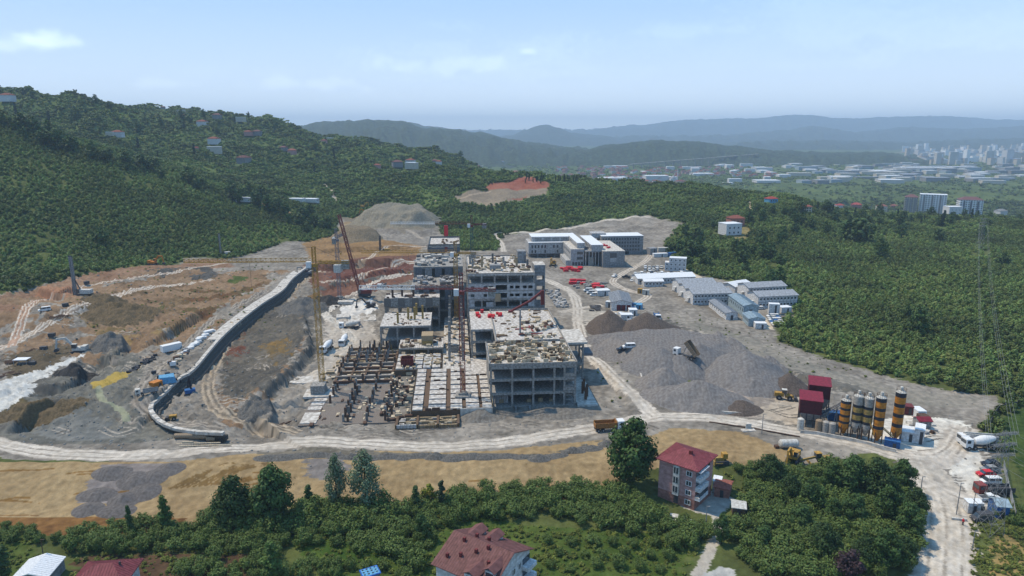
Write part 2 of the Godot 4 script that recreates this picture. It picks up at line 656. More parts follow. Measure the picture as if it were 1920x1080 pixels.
var mt_far: ImageTexture
var grimes := []
func mt(called: String, c: Array, rough := 0.9, dirt := 0, size := 6.0, metal := 0.0) -> StandardMaterial3D:
	# c: base colour, linear
	if M.has(called):
		return M[called]
	var m := StandardMaterial3D.new()
	m.resource_name = called
	m.albedo_color = Color(c[0], c[1], c[2]).linear_to_srgb()
	m.roughness = rough
	m.metallic = metal
	m.metallic_specular = 0.35
	m.cull_mode = BaseMaterial3D.CULL_DISABLED
	if dirt >= 0:
		m.albedo_texture = grimes[dirt]
		m.uv1_triplanar = true
		m.uv1_world_triplanar = true
		m.uv1_scale = Vector3.ONE / size
	M[called] = m
	return m

func leafy(called: String, c: Array) -> StandardMaterial3D:
	var m := StandardMaterial3D.new()
	m.resource_name = called
	m.albedo_color = Color(c[0], c[1], c[2]).linear_to_srgb()
	m.roughness = 0.62
	m.metallic_specular = 0.3
	m.cull_mode = BaseMaterial3D.CULL_DISABLED
	m.vertex_color_use_as_albedo = true
	m.backlight_enabled = true
	m.backlight = Color(0.55, 0.62, 0.25)
	M[called] = m
	return m

func prepare_materials() -> void:
	mt_far = grime(9, 0.03, 0.3)
	grimes = [grime(1, 0.012, 0.72, 0.02), grime(2, 0.02, 0.64, 0.02), grime(3, 0.03, 0.82)]
	mt("concrete", [0.34, 0.335, 0.32], 0.95, 1, 9.0)
	mt("pale_concrete", [0.56, 0.54, 0.50], 0.95, 0, 12.0)
	mt("white_block", [0.44, 0.45, 0.46], 0.95, 0, 10.0)
	mt("grey_wall", [0.27, 0.28, 0.29], 0.95, 0, 9.0)
	mt("dark_deck", [0.16, 0.15, 0.14], 0.95, 1, 6.0)
	mt("form_panel", [0.20, 0.19, 0.18], 0.9, 1, 4.0)
	mt("timber", [0.42, 0.33, 0.21], 0.9, 1, 3.0)
	mt("pale_timber", [0.58, 0.50, 0.37], 0.9, 0, 3.0)
	mt("brown_timber", [0.15, 0.10, 0.065], 0.9, 1, 3.0)
	mt("rust", [0.125, 0.075, 0.052], 0.9, 1, 3.0)
	mt("steel_blue", [0.14, 0.16, 0.19], 0.7, 0, 5.0)
	mt("yellow_paint", [0.46, 0.27, 0.05], 0.55, 0, 5.0)
	mt("dull_yellow", [0.36, 0.25, 0.08], 0.7, 0, 5.0)
	mt("orange_paint", [0.55, 0.20, 0.02], 0.55, 0, 4.0)
	mt("red_paint", [0.25, 0.055, 0.045], 0.5, 0, 4.0)
	mt("bright_red", [0.62, 0.03, 0.045], 0.6, 0, 4.0)
	mt("dark_red", [0.16, 0.03, 0.03], 0.7, 0, 4.0)
	mt("white_paint", [0.72, 0.73, 0.73], 0.55, 2, 5.0)
	mt("off_white", [0.58, 0.58, 0.55], 0.7, 0, 5.0)
	mt("grey_paint", [0.30, 0.31, 0.32], 0.6, 0, 5.0)
	mt("black_rubber", [0.02, 0.02, 0.022], 0.85, -1)
	mt("dark_metal", [0.05, 0.05, 0.055], 0.6, -1)
	mt("glass", [0.03, 0.04, 0.05], 0.12, -1)
	M["glass"].metallic_specular = 0.7
	mt("teal_paint", [0.04, 0.12, 0.14], 0.7, 0, 5.0)
	mt("blue_paint", [0.03, 0.13, 0.36], 0.5, 0, 4.0)
	mt("light_blue", [0.12, 0.36, 0.60], 0.6, 0, 4.0)
	mt("navy", [0.022, 0.028, 0.045], 0.5, 0, 4.0)
	mt("silo_orange", [0.50, 0.205, 0.025], 0.5, 0, 5.0)
	mt("metal_roof", [0.34, 0.37, 0.41], 0.55, 0, 8.0)
	mt("blue_roof", [0.33, 0.44, 0.52], 0.55, 0, 8.0)
	mt("white_roof", [0.72, 0.74, 0.76], 0.55, 2, 8.0)
	mt("maroon_roof", [0.175, 0.078, 0.074], 0.75, 0, 8.0)
	mt("maroon_sheet", [0.22, 0.018, 0.035], 0.5, 0, 6.0)
	mt("dark_maroon", [0.09, 0.012, 0.02], 0.6, 0, 6.0)
	mt("pink_wall", [0.50, 0.30, 0.28], 0.95, 0, 7.0)
	mt("brick_wall", [0.42, 0.20, 0.16], 0.95, 0, 5.0)
	mt("white_wall", [0.68, 0.70, 0.72], 0.9, 0, 6.0)
	mt("cream_wall", [0.60, 0.56, 0.48], 0.9, 0, 6.0)
	mt("tile_red", [0.28, 0.10, 0.075], 0.85, 0, 6.0)
	mt("bright_tile", [0.40, 0.075, 0.06], 0.8, 0, 6.0)
	mt("bark", [0.09, 0.07, 0.05], 0.95, 1, 2.0)
	mt("wire", [0.06, 0.06, 0.06], 0.7, -1)
	mt("loose_stone", [0.26, 0.255, 0.24], 1.0, 0, 7.0)
	mt("rubble", [0.21, 0.205, 0.192], 1.0, 1, 7.0)
	mt("dark_rubble", [0.075, 0.072, 0.07], 1.0, 1, 7.0)
	mt("gravel_grey", [0.258, 0.252, 0.252], 1.0, 0, 8.0)
	mt("gravel_brown", [0.165, 0.135, 0.117], 1.0, 1, 8.0)
	mt("gravel_dark", [0.07, 0.058, 0.05], 1.0, 1, 6.0)
	mt("stone_wall", [0.22, 0.215, 0.20], 1.0, 1, 5.0)
	mt("skin", [0.35, 0.2, 0.14], 0.7, -1)
	mt("slab_white", [0.58, 0.56, 0.53], 0.95, 1, 14.0)
	mt("pale_blue_wall", [0.34, 0.44, 0.50], 0.8, 0, 6.0)
	mt("maroon_bright", [0.235, 0.058, 0.07], 0.7, 0, 8.0)
	mt("roof_blue", [0.02, 0.13, 0.55], 0.5, 0, 4.0)
	mt("tower_white", [0.82, 0.83, 0.84], 0.8, 2, 20.0)
	mt("spoil", [0.25, 0.235, 0.21], 1.0, 0, 9.0)
	mt("pale_wire", [0.2, 0.21, 0.21], 0.6, -1)
	mt("grey_mast", [0.20, 0.20, 0.24], 0.7, 0, 5.0)
	mt("truck_orange", [0.36, 0.17, 0.05], 0.6, 0, 3.0)
	mt("gravel_pale", [0.285, 0.272, 0.264], 1.0, 0, 8.0)
	mt("gravel_violet", [0.225, 0.208, 0.20], 1.0, 0, 6.0)
	mt("mound_pale", [0.27, 0.25, 0.195], 1.0, 0, 14.0)
	mt("mound_tan", [0.27, 0.215, 0.14], 1.0, 1, 14.0)
	mt("earth_bank", [0.20, 0.15, 0.085], 1.0, 1, 9.0)
	mt("silo_grey", [0.36, 0.35, 0.33], 0.5, 0, 4.0)
	mt("rusty_tank", [0.34, 0.26, 0.18], 0.7, 1, 3.0)
	mt("rebar_mat", [0.235, 0.205, 0.18], 0.95, 1, 3.0)
	var f := FastNoiseLite.new()
	f.seed = 44
	f.frequency = 0.05
	f.fractal_octaves = 5
	var lumps := ImageTexture.create_from_image(f.get_seamless_image(512, 512))
	for k in ["rubble", "dark_rubble", "gravel_grey", "gravel_brown", "gravel_pale", "gravel_violet", "spoil", "mound_pale", "mound_tan", "earth_bank", "stone_wall"]:
		M[k].heightmap_enabled = true
		M[k].heightmap_texture = lumps
		M[k].heightmap_scale = 45.0
	leafy("leaf", [1, 1, 1])

# ------------------------------------------------------------------ what lies where on the ground
const GREY_A := [104, 99, 92]
const GREY_B := [146, 140, 131]
const DUST_A := [186, 178, 167]
const DUST_B := [160, 152, 141]
func paint_ground() -> void:
	grain = noise_bytes(0.09, 3, 31)
	blotch = noise_bytes(0.012, 4, 32)
	near_px.resize(NW * NH * 3)
	near_id.resize(NW * NH)
	far_px.resize(FW * FH * 3)
	far_id.resize(FW * FH)
	var soil := PackedByteArray()
	soil.resize(512 * 3)
	for y in NH:
		for x in range(0, NW):
			var o := (y * NW + x) * 3
			var t := blotch[(y & 511) * 512 + (x & 511)]
			near_px[o] = 66 + (t >> 3)
			near_px[o + 1] = 74 + (t >> 3)
			near_px[o + 2] = 44 + (t >> 4)
	near_id.fill(1)
	far_id.fill(1)
	for y in FH:
		for x in FW:
			var o := (y * FW + x) * 3
			var t := blotch[(y & 511) * 512 + (x & 511)]
			far_px[o] = 64 + (t >> 3)
			far_px[o + 1] = 78 + (t >> 3)
			far_px[o + 2] = 46 + (t >> 4)
	# the stripped site as a whole
	paint([[-200, 566], [0, 548], [60, 532], [150, 514], [250, 508], [330, 494], [335, 484], [420, 484], [470, 474], [530, 452], [560, 452], [600, 455], [628, 436], [636, 408], [690, 402], [760, 392], [800, 415], [830, 432], [870, 470], [925, 470], [938, 440], [1060, 426], [1130, 412], [1220, 403], [1292, 420], [1252, 452], [1262, 480], [1300, 512], [1385, 530], [1490, 556], [1500, 590], [1468, 606], [1472, 640], [1560, 672], [1640, 694], [1720, 716], [1810, 734], [1880, 742], [1895, 760], [1862, 790], [1852, 815], [1890, 850], [1905, 930], [1860, 975], [1835, 1000], [1800, 1100], [1700, 1100], [1735, 985], [1720, 890], [1640, 850], [1500, 880], [1420, 850], [1180, 830], [900, 850], [700, 848], [300, 868], [0, 862], [-200, 820]], GREY_A, GREY_B, 0, 5.0)
	# tan fields in front
	paint([[-200, 858], [0, 866], [300, 866], [470, 850], [700, 846], [900, 846], [1100, 826], [1180, 826], [1260, 800], [1400, 810], [1500, 850], [1480, 880], [1350, 872], [1240, 880], [1150, 915], [1000, 915], [900, 935], [750, 950], [560, 985], [380, 985], [260, 1010], [120, 1000], [0, 985], [-200, 990]], [134, 114, 84], [154, 134, 101], 3, 4.0)
	paint([[-200, 960], [0, 965], [200, 968], [370, 970], [380, 995], [240, 1020], [100, 1012], [0, 992], [-200, 1000]], [92, 66, 42], [126, 94, 58], 3, 8.0)
	paint([[440, 850], [580, 835], [760, 850], [1000, 852], [1140, 815], [1180, 822], [1080, 848], [960, 868], [860, 858], [700, 858], [560, 862]], [88, 84, 76], [120, 114, 102], 0, 8.0)
	paint([[182, 872], [340, 866], [352, 882], [310, 900], [300, 920], [215, 948], [128, 950]], [112, 105, 102], [134, 127, 123], 0, 3.0)
	paint([[555, 862], [660, 858], [672, 880], [640, 900], [585, 908], [560, 890]], [104, 99, 96], [128, 122, 118], 0, 4.0)
	# tracks in the tan field
	for k in 26:
		var y := 872.0 + rng.randf() * 90.0
		var x := rng.randf_range(-60, 1100) if k % 3 else rng.randf_range(340, 480)
		var l := rng.randf_range(40, 150)
		paint_pts(ribbon(curve_of([[x, y], [x + l * 0.5, y - rng.randf_range(0, 6)], [x + l, y - rng.randf_range(0, 14)]]), 0.3, 0, 0.6), [112, 86, 50], [126, 98, 60], -1, 1.0, 150)
	for k in 9:
		var x := 318.0 + k * 11
		paint_pts(ribbon(curve_of([[x, 918 - k], [x + 45, 895 - k * 1.5], [x + 110, 868]]), 0.35, 0, 0.5), [104, 84, 54], [120, 97, 62], -1, 1.0, 170)
	# earth of the cut in its colours
	paint([[0, 548], [150, 515], [330, 496], [340, 488], [430, 486], [450, 500], [330, 512], [260, 520], [200, 535], [120, 560], [40, 590], [-100, 640], [-150, 590]], [116, 90, 72], [140, 116, 96], 0, 5.0)
	paint([[60, 545], [160, 538], [175, 565], [140, 575], [100, 560], [60, 580], [30, 600], [20, 580]], [136, 100, 78], [150, 116, 92], 0, 6.0)
	paint([[160, 545], [340, 520], [500, 505], [520, 530], [440, 560], [400, 600], [370, 625], [250, 615], [190, 590]], [92, 76, 60], [120, 102, 78], 0, 6.0)
	paint([[330, 545], [470, 520], [510, 528], [440, 565], [390, 612], [330, 600]], [102, 74, 54], [90, 82, 58], 0, 6.0)
	paint([[140, 585], [200, 575], [300, 600], [330, 640], [260, 650], [190, 640], [150, 615]], [138, 116, 82], [112, 96, 68], 0, 5.0)
	paint([[260, 508], [400, 500], [420, 520], [300, 530]], [86, 86, 84], [70, 68, 66], 0, 5.0)
	paint([[415, 520], [490, 510], [500, 528], [450, 545], [415, 538]], [66, 82, 44], [88, 92, 54], 5, 7.0)
	for g in [[230, 590, 40, 8], [300, 575, 45, 9], [350, 590, 40, 8], [420, 545, 30, 8], [270, 560, 30, 6], [380, 560, 30, 7], [200, 600, 26, 5], [330, 612, 25, 5]]:
		paint([[g[0] - g[2], g[1]], [g[0] - g[2] * 0.4, g[1] - g[3]], [g[0] + g[2] * 0.6, g[1] - g[3] * 0.8], [g[0] + g[2], g[1]], [g[0] + g[2] * 0.3, g[1] + g[3]], [g[0] - g[2] * 0.5, g[1] + g[3] * 0.7]], [60, 74, 40], [86, 88, 52], -1, 10.0, 150)
	paint([[-120, 580], [0, 556], [330, 502], [560, 505], [500, 550], [390, 640], [250, 690], [60, 700], [-120, 710]], [118, 97, 76], [138, 117, 95], -1, 8.0, 138)
	paint([[380, 800], [400, 700], [470, 600], [560, 540], [600, 590], [590, 690], [500, 790]], [116, 94, 74], [132, 112, 92], -1, 8.0, 118)
	# red cut behind the yellow crane
	paint([[560, 500], [640, 470], [720, 470], [800, 480], [800, 520], [720, 545], [640, 560], [600, 560], [570, 530]], [98, 70, 58], [118, 88, 74], 0, 6.0)
	paint([[600, 505], [720, 488], [790, 488], [790, 508], [700, 522], [610, 540]], [90, 58, 50], [106, 74, 64], 0, 8.0)
	paint([[560, 455], [640, 440], [690, 445], [760, 455], [800, 462], [790, 478], [690, 482], [620, 492], [580, 492]], [146, 118, 82], [120, 96, 68], 0, 6.0)
	paint([[630, 430], [650, 408], [690, 402], [720, 425], [690, 442], [640, 446]], [150, 136, 110], [128, 112, 88], 0, 5.0)
	paint([[690, 408], [760, 392], [800, 415], [800, 432], [730, 430]], [132, 124, 106], [112, 106, 94], 0, 5.0)
	paint([[640, 405], [720, 400], [770, 395], [800, 418], [760, 440], [680, 425]], [128, 118, 100], [110, 104, 94], 0, 5.0, 150)
	# pit floor left of the hospital
	paint([[400, 640], [480, 560], [540, 555], [580, 590], [590, 640], [560, 680], [520, 740], [450, 760], [400, 740]], [78, 76, 72], [104, 98, 88], 0, 6.0)
	paint([[470, 640], [520, 610], [560, 640], [560, 670], [500, 690]], [124, 100, 62], [96, 86, 70], 0, 7.0, 150)
	paint([[400, 640], [470, 600], [480, 660], [420, 700]], [100, 62, 50], [100, 80, 68], 0, 8.0, 140)
	paint([[540, 560], [600, 545], [640, 570], [600, 590], [560, 590]], [96, 76, 56], [118, 96, 66], 0, 6.0)
	# pit lower left, grey rock
	paint([[-150, 720], [40, 720], [150, 680], [240, 650], [290, 690], [270, 760], [330, 800], [420, 815], [300, 830], [100, 838], [-100, 830]], [88, 88, 84], [116, 114, 106], 0, 6.0)
	paint([[40, 770], [140, 755], [220, 790], [260, 820], [120, 832], [40, 815]], [116, 116, 112], [98, 100, 98], 0, 7.0)
	paint([[0, 740], [120, 745], [60, 780], [0, 805], [-60, 800]], [96, 86, 62], [82, 76, 60], 0, 6.0)
	paint([[0, 665], [110, 640], [160, 650], [120, 690], [0, 715]], [82, 74, 60], [98, 88, 72], 0, 6.0)
	paint([[-120, 735], [0, 716], [60, 698], [120, 678], [163, 663], [158, 668], [110, 690], [75, 712], [55, 745], [0, 776], [-120, 800]], [204, 204, 200], [176, 176, 172], 2, 2.2)
	# pale rear yard, foundations and aggregate yard
	paint([[600, 600], [640, 590], [700, 585], [720, 640], [640, 700], [580, 730], [545, 722], [560, 700], [590, 690]], [182, 174, 162], [150, 142, 132], 0, 5.0)
	paint([[630, 575], [700, 560], [720, 580], [700, 590], [640, 595]], [206, 204, 198], [190, 186, 180], 0, 3.0)
	paint([[1180, 690], [1240, 660], [1300, 640], [1400, 660], [1500, 730], [1520, 790], [1420, 785], [1280, 772], [1230, 755]], [150, 140, 130], [128, 120, 112], 0, 5.0)
	paint([[1440, 745], [1520, 740], [1540, 790], [1480, 800], [1400, 780]], [176, 164, 148], [152, 142, 128], 0, 5.0)
	paint([[1080, 580], [1180, 585], [1210, 600], [1150, 625], [1090, 610]], [178, 170, 158], [150, 144, 134], 0, 5.0)
	paint([[1300, 620], [1340, 615], [1365, 640], [1330, 650], [1300, 640]], [186, 178, 164], [160, 152, 138], 0, 5.0)
	paint([[1290, 640], [1340, 650], [1410, 680], [1440, 700], [1400, 690], [1320, 665]], [148, 122, 86], [128, 110, 82], 0, 5.0)
	paint([[1200, 560], [1300, 600], [1440, 640], [1560, 690], [1700, 730], [1860, 745], [1850, 770], [1700, 760], [1560, 730], [1440, 690], [1300, 620]], [112, 110, 102], [138, 132, 122], 0, 7.0)
	for k in 60:
		var t := rng.randf()
		var x := lerpf(1250, 1640, t) + rng.randf_range(-40, 40)
		var y := lerpf(590, 715, t) + rng.randf_range(-16, 16)
		var s := rng.randf_range(4, 14)
		paint([[x - s, y], [x, y - s * 0.3], [x + s, y + s * 0.1], [x, y + s * 0.35]], [84, 88, 56], [104, 104, 74], -1, 5.0, 130)
	paint([[1620, 790], [1700, 775], [1830, 790], [1850, 830], [1870, 860], [1880, 960], [1820, 960], [1760, 880], [1700, 850], [1600, 830]], [204, 200, 190], [176, 170, 160], 0, 6.0)
	paint([[1690, 780], [1740, 770], [1750, 830], [1700, 830]], [214, 213, 208], [196, 194, 188], 0, 6.0)
	paint([[1772, 800], [1795, 795], [1812, 798], [1806, 806], [1784, 807]], [192, 206, 130], [182, 190, 140], 0, 4.0)
	paint([[1830, 1100], [1842, 1010], [1860, 985], [1920, 1000], [2000, 1010], [2000, 1100]], [148, 126, 82], [124, 114, 72], 3, 5.0)
	paint([[1860, 960], [1920, 965], [2000, 960], [2000, 1020], [1920, 1010], [1850, 1000], [1840, 1050], [1828, 1040]], [74, 82, 46], [98, 98, 60], 5, 8.0)
	paint([[1860, 790], [1900, 765], [2000, 760], [2000, 960], [1912, 940], [1890, 860]], [52, 70, 34], [70, 86, 44], 5, 5.0)
	# red cut and dirt road on the hill behind
	paint([[905, 352], [960, 340], [972, 332], [1000, 330], [1030, 345], [1035, 352], [1000, 358], [920, 360]], [126, 72, 58], [142, 96, 80], 0, 3.0)
	paint([[850, 368], [920, 356], [1030, 352], [1025, 366], [985, 375], [930, 385], [860, 380]], [140, 128, 110], [120, 110, 96], 0, 3.0)
	paint([[950, 375], [990, 366], [985, 374]], [138, 82, 66], [140, 100, 84], 0, 2.0)
	paint([[480, 372], [500, 380], [550, 400], [545, 402], [490, 388]], [150, 118, 84], [130, 104, 78], 0, 2.0)
	paint([[1360, 432], [1388, 420], [1414, 428], [1404, 452], [1375, 452]], [136, 122, 82], [110, 104, 70], 0, 4.0)
	# grass round the front houses
	paint([[700, 1000], [900, 960], [1000, 985], [1260, 1000], [1330, 1000], [1300, 1100], [980, 1100], [600, 1100], [560, 1000]], [58, 76, 34], [80, 94, 46], 5, 5.0)
	paint([[560, 1000], [740, 985], [760, 1040], [650, 1070], [540, 1040]], [54, 76, 32], [82, 98, 44], 5, 5.0)
	paint([[120, 1045], [330, 1030], [520, 1040], [500, 1100], [120, 1100]], [74, 58, 44], [94, 76, 58], 5, 5.0)
	paint([[0, 1000], [80, 1000], [100, 1060], [0, 1100], [-100, 1100]], [62, 78, 36], [84, 94, 50], 5, 5.0)
	paint([[1400, 1010], [1450, 1030], [1440, 1080], [1395, 1060]], [112, 86, 58], [92, 76, 50], 5, 5.0)
	# bare rock of the cut banks
	for q in [[[470, 778], [505, 742], [556, 704], [590, 655], [580, 600], [566, 566]], [[596, 548], [650, 530], [720, 517], [800, 506]], [[60, 716], [90, 724], [118, 722], [150, 700], [163, 680]], [[0, 812], [30, 792], [66, 775], [125, 755]], [[1240, 600], [1330, 640], [1430, 690], [1520, 715], [1640, 745]]]:
		var line := curve_of(q)
		paint_pts(ribbon(line, 4.5, -1.5, 0.6), [82, 81, 78], [108, 105, 98], -1, 5.0, 190)
	# wheel marks all over the yards
	for k in 150:
		var q: Array = [[300, 560, 560, 780], [560, 760, 780, 830], [1180, 1540, 700, 790], [1640, 1860, 790, 960], [1100, 1240, 500, 600], [20, 260, 580, 830], [860, 1200, 770, 830]][k % 7]
		var x := rng.randf_range(q[0], q[1])
		var y := rng.randf_range(q[2], q[3])
		var l := rng.randf_range(18, 70)
		var b := rng.randf_range(-0.6, 0.6)
		var line := curve_of([[x, y], [x + l * 0.5, y + l * b * 0.4], [x + l, y + l * b * 0.3 + rng.randf_range(-6, 6)]])
		var dark := k % 2 == 0
		for o in [-0.85, 0.85]:
			paint_pts(ribbon(line, 0.24, o, 0.5), [88, 84, 78] if dark else [160, 152, 141], [104, 99, 92] if dark else [146, 138, 128], -1, 1.0, 165)
	# roads
	road([[-200, 800], [-60, 822], [40, 842], [150, 853], [300, 851], [420, 842], [560, 829], [690, 832], [830, 838], [960, 828], [1060, 812], [1150, 797], [1230, 781], [1330, 783], [1440, 800], [1560, 824], [1660, 848], [1730, 875], [1760, 920], [1772, 980], [1765, 1100]], 7.5, [182, 174, 163], [160, 152, 141], 2)
	road([[1722, 872], [1752, 905], [1772, 950], [1778, 1000], [1772, 1110]], 14.0, [190, 182, 170], [166, 158, 146], 3)
	road([[1230, 781], [1200, 750], [1160, 715], [1105, 660], [1085, 610], [1082, 570], [1068, 545], [1030, 527], [1010, 522]], 6.5, DUST_A, DUST_B, 2)
	road([[1700, 856], [1760, 860], [1790, 840], [1810, 800]], 9.0, DUST_A, DUST_B, 2)
	road([[1745, 900], [1790, 930], [1840, 940]], 9.0, [206, 200, 190], DUST_B, 1)
	road([[1130, 590], [1150, 585], [1180, 575], [1215, 555], [1180, 545], [1150, 530], [1165, 515], [1210, 490], [1225, 470]], 5.5, [176, 164, 150], [150, 140, 128], 2)
	road([[1280, 505], [1310, 520], [1350, 545], [1400, 575], [1430, 600], [1440, 618]], 6.5, [196, 182, 160], [174, 162, 144], 0)
	road([[1050, 585], [1090, 578], [1130, 572]], 5.0, DUST_A, DUST_B, 1)
	road([[1085, 560], [1060, 540]], 5.0, DUST_A, DUST_B, 1)
	road([[420, 805], [330, 792], [280, 772], [262, 745], [285, 705], [340, 655], [400, 600], [450, 570], [500, 545]], 6.0, [134, 128, 118], [112, 107, 100], 2, 2, [156, 148, 138], [138, 130, 120])
	road([[560, 812], [470, 800], [400, 760], [395, 700], [430, 640], [480, 590], [530, 550], [580, 520]], 5.5, [146, 134, 116], [122, 113, 102], 2, 2, [166, 152, 134], [150, 138, 122])
	road([[-100, 670], [0, 655], [60, 625], [130, 585], [180, 565], [260, 545], [330, 535], [400, 525]], 5.5, [168, 152, 136], [146, 132, 118], 2)
	road([[20, 650], [40, 600], [70, 565], [100, 548]], 5.0, [174, 146, 126], [152, 124, 104], 2)
	road([[150, 540], [250, 522], [330, 510], [380, 500], [430, 492]], 3.6, [164, 148, 132], [146, 130, 116], 1)
	road([[640, 560], [680, 545], [700, 530], [740, 518], [790, 510]], 5.0, [188, 180, 168], [166, 156, 146], 2)
	road([[600, 530], [680, 512], [740, 500], [800, 492]], 4.5, [164, 142, 124], [142, 120, 104], 1)
	road([[580, 500], [680, 488], [720, 470], [800, 462]], 4.5, [156, 136, 114], [138, 118, 98], 1)
	road([[610, 665], [660, 640], [640, 610], [610, 590], [640, 570], [670, 560]], 5.0, [196, 190, 180], [172, 166, 156], 2)
	road([[945, 472], [940, 455], [930, 440], [960, 437], [1010, 434], [1070, 428], [1130, 414], [1220, 408]], 5.0, [192, 184, 172], [168, 160, 148], 1)
	road([[770, 392], [800, 385], [840, 372], [880, 366], [920, 360]], 4.0, [168, 152, 132], [150, 136, 118], 0)
	road([[795, 448], [780, 440], [760, 430]], 5.0, [158, 148, 134], [140, 132, 120], 0)
	road([[628, 378], [625, 362], [610, 345]], 5.0, [182, 170, 152], [164, 152, 136], 0)
	road([[1385, 425], [1405, 405], [1408, 375]], 3.0, [190, 172, 146], [168, 152, 128], 0)
	road([[1300, 1100], [1330, 1040], [1350, 985], [1335, 960]], 3.2, [182, 176, 164], [158, 152, 142], 0)
	paint([[1280, 1100], [1340, 1055], [1395, 1070], [1400, 1100]], [180, 180, 176], [160, 160, 156], 0, 3.0)
	paint([[1275, 950], [1340, 918], [1380, 938], [1350, 970], [1320, 965]], [150, 146, 138], [170, 165, 156], 0, 2.0)
	# turbid water
	paint([[168, 722], [200, 708], [250, 690], [275, 678], [240, 705], [195, 728], [180, 732]], [150, 128, 58], [136, 118, 58], 4, 2.0)
	paint_pts(ribbon(curve_of([[185, 726], [190, 745], [210, 758], [232, 772], [238, 792]]), 0.9, 0, 0.3), [132, 134, 110], [120, 122, 102], 4, 1.0)

# ------------------------------------------------------------------ terrain meshes, one for each kind of ground
func ground_mesh(rows: Array, step: int, ids: PackedByteArray, near: bool) -> void:
	var cols := []
	var s := -240
	while s <= 2160:
		cols.append(s)
		s += step
	var n := cols.size()
	var v := PackedVector3Array()
	var uv := PackedVector2Array()
	var uv2 := PackedVector2Array()
	for D in rows:
		for c in cols:
			var x: float = (c - 960.0) / F * (D * CP + CH * SP)
			v.append(Vector3(x, H(x, D), -D))
			if near:
				uv.append(Vector2((x + 330.0) / 660.0, (D - 85.0) / 555.0))
			else:
				uv.append(Vector2((x + 700.0) / 1400.0, (D - 560.0) / 840.0))
			uv2.append(Vector2(x + 0.3 * D, D - 0.3 * x) / 31.0)
	var nn := PackedVector3Array()
	nn.resize(v.size())
	for r in rows.size():
		for c in n:
			var i := r * n + c
			var a := v[i + 1 if c < n - 1 else i] - v[i - 1 if c > 0 else i]
			var b := v[i + n if r < rows.size() - 1 else i] - v[i - n if r > 0 else i]
			nn[i] = a.cross(b).normalized()
			if nn[i].y < 0:
				nn[i] = -nn[i]
	var groups := {}
	for r in rows.size() - 1:
		for c in n - 1:
			var i := r * n + c
			var m := (v[i] + v[i + n + 1]) * 0.5
			var id := 1
			if near:
				if absf(m.x) < 328.0 and -m.z > 86.0 and -m.z < 638.0:
					id = near_id[int((-m.z - 85.0) / 555.0 * NH) * NW + int((m.x + 330.0) / 660.0 * NW)]
			elif absf(m.x) < 698.0 and -m.z > 561.0 and -m.z < 1398.0:
				id = far_id[int(-m.z - 560.0) * FW + int(m.x + 700.0)]
			if not groups.has(id):
				groups[id] = PackedInt32Array()
			groups[id].append_array([i, i + n, i + 1, i + 1, i + n, i + n + 1])
	var names := {0: "ground", 1: "hillside", 2: "dirt_road", 3: "field", 4: "muddy_water", 5: "grass_ground"}
	for id in groups:
		var map := {}
		var arr := []
		arr.resize(Mesh.ARRAY_MAX)
		var av := PackedVector3Array()
		var an := PackedVector3Array()
		var au := PackedVector2Array()
		var aw := PackedVector2Array()
		var ai := PackedInt32Array()
		for i in groups[id]:
			if not map.has(i):
				map[i] = av.size()
				av.append(v[i])
				an.append(nn[i])
				au.append(uv[i])
				aw.append(uv2[i])
			ai.append(map[i])
		arr[Mesh.ARRAY_VERTEX] = av
		arr[Mesh.ARRAY_NORMAL] = an
		arr[Mesh.ARRAY_TEX_UV] = au
		arr[Mesh.ARRAY_TEX_UV2] = aw
		arr[Mesh.ARRAY_INDEX] = ai
		var am := ArrayMesh.new()
		am.add_surface_from_arrays(Mesh.PRIMITIVE_TRIANGLES, arr)
		struct(names[id], am, M["water"] if id == 4 else (M["near_ground"] if near else M["far_ground"]))

func build_terrain() -> void:
	var detail := grime(71, 0.02, 0.82)
	for k in ["near_ground", "far_ground", "water"]:
		var m := StandardMaterial3D.new()
		m.resource_name = k
		m.roughness = 0.65 if k == "water" else 1.0
		m.metallic_specular = 0.25 if k == "water" else 0.15
		m.texture_repeat = true
		if k == "far_ground":
			m.albedo_texture = ImageTexture.create_from_image(Image.create_from_data(FW, FH, false, Image.FORMAT_RGB8, far_px))
		elif k == "near_ground":
			m.albedo_texture = ImageTexture.create_from_image(Image.create_from_data(NW, NH, false, Image.FORMAT_RGB8, near_px))
		else:
			m.albedo_texture = M["near_ground"].albedo_texture
		if k != "water":
			m.detail_enabled = true
			m.detail_blend_mode = BaseMaterial3D.BLEND_MODE_MUL
			m.detail_uv_layer = BaseMaterial3D.DETAIL_UV_2
			m.detail_albedo = detail
			var mask := Image.create_empty(4, 4, false, Image.FORMAT_RGB8)
			mask.fill(Color(0.85, 0.85, 0.85))
			m.detail_mask = ImageTexture.create_from_image(mask)
		if k == "near_ground":
			# stones and clods: fine relief over the whole map
			var f := FastNoiseLite.new()
			f.seed = 15
			f.frequency = 0.13
			f.fractal_octaves = 4
			m.heightmap_enabled = true
			m.heightmap_texture = ImageTexture.create_from_image(f.get_image(NW, NH))
			m.heightmap_scale = 34.0
		m.cull_mode = BaseMaterial3D.CULL_DISABLED
		M[k] = m
	var rows := []
	var D := 84.0
	while D < 605.0:
		rows.append(D)
		D *= 1.0055
	ground_mesh(rows, 4, near_id, true)
	var far := [rows[-1] - 0.01]
	D = rows[-1] * 1.012
	while D < 15000.0:
		far.append(D)
		D *= 1.014 if D < 3000.0 else 1.05
	ground_mesh(far, 8, far_id, false)

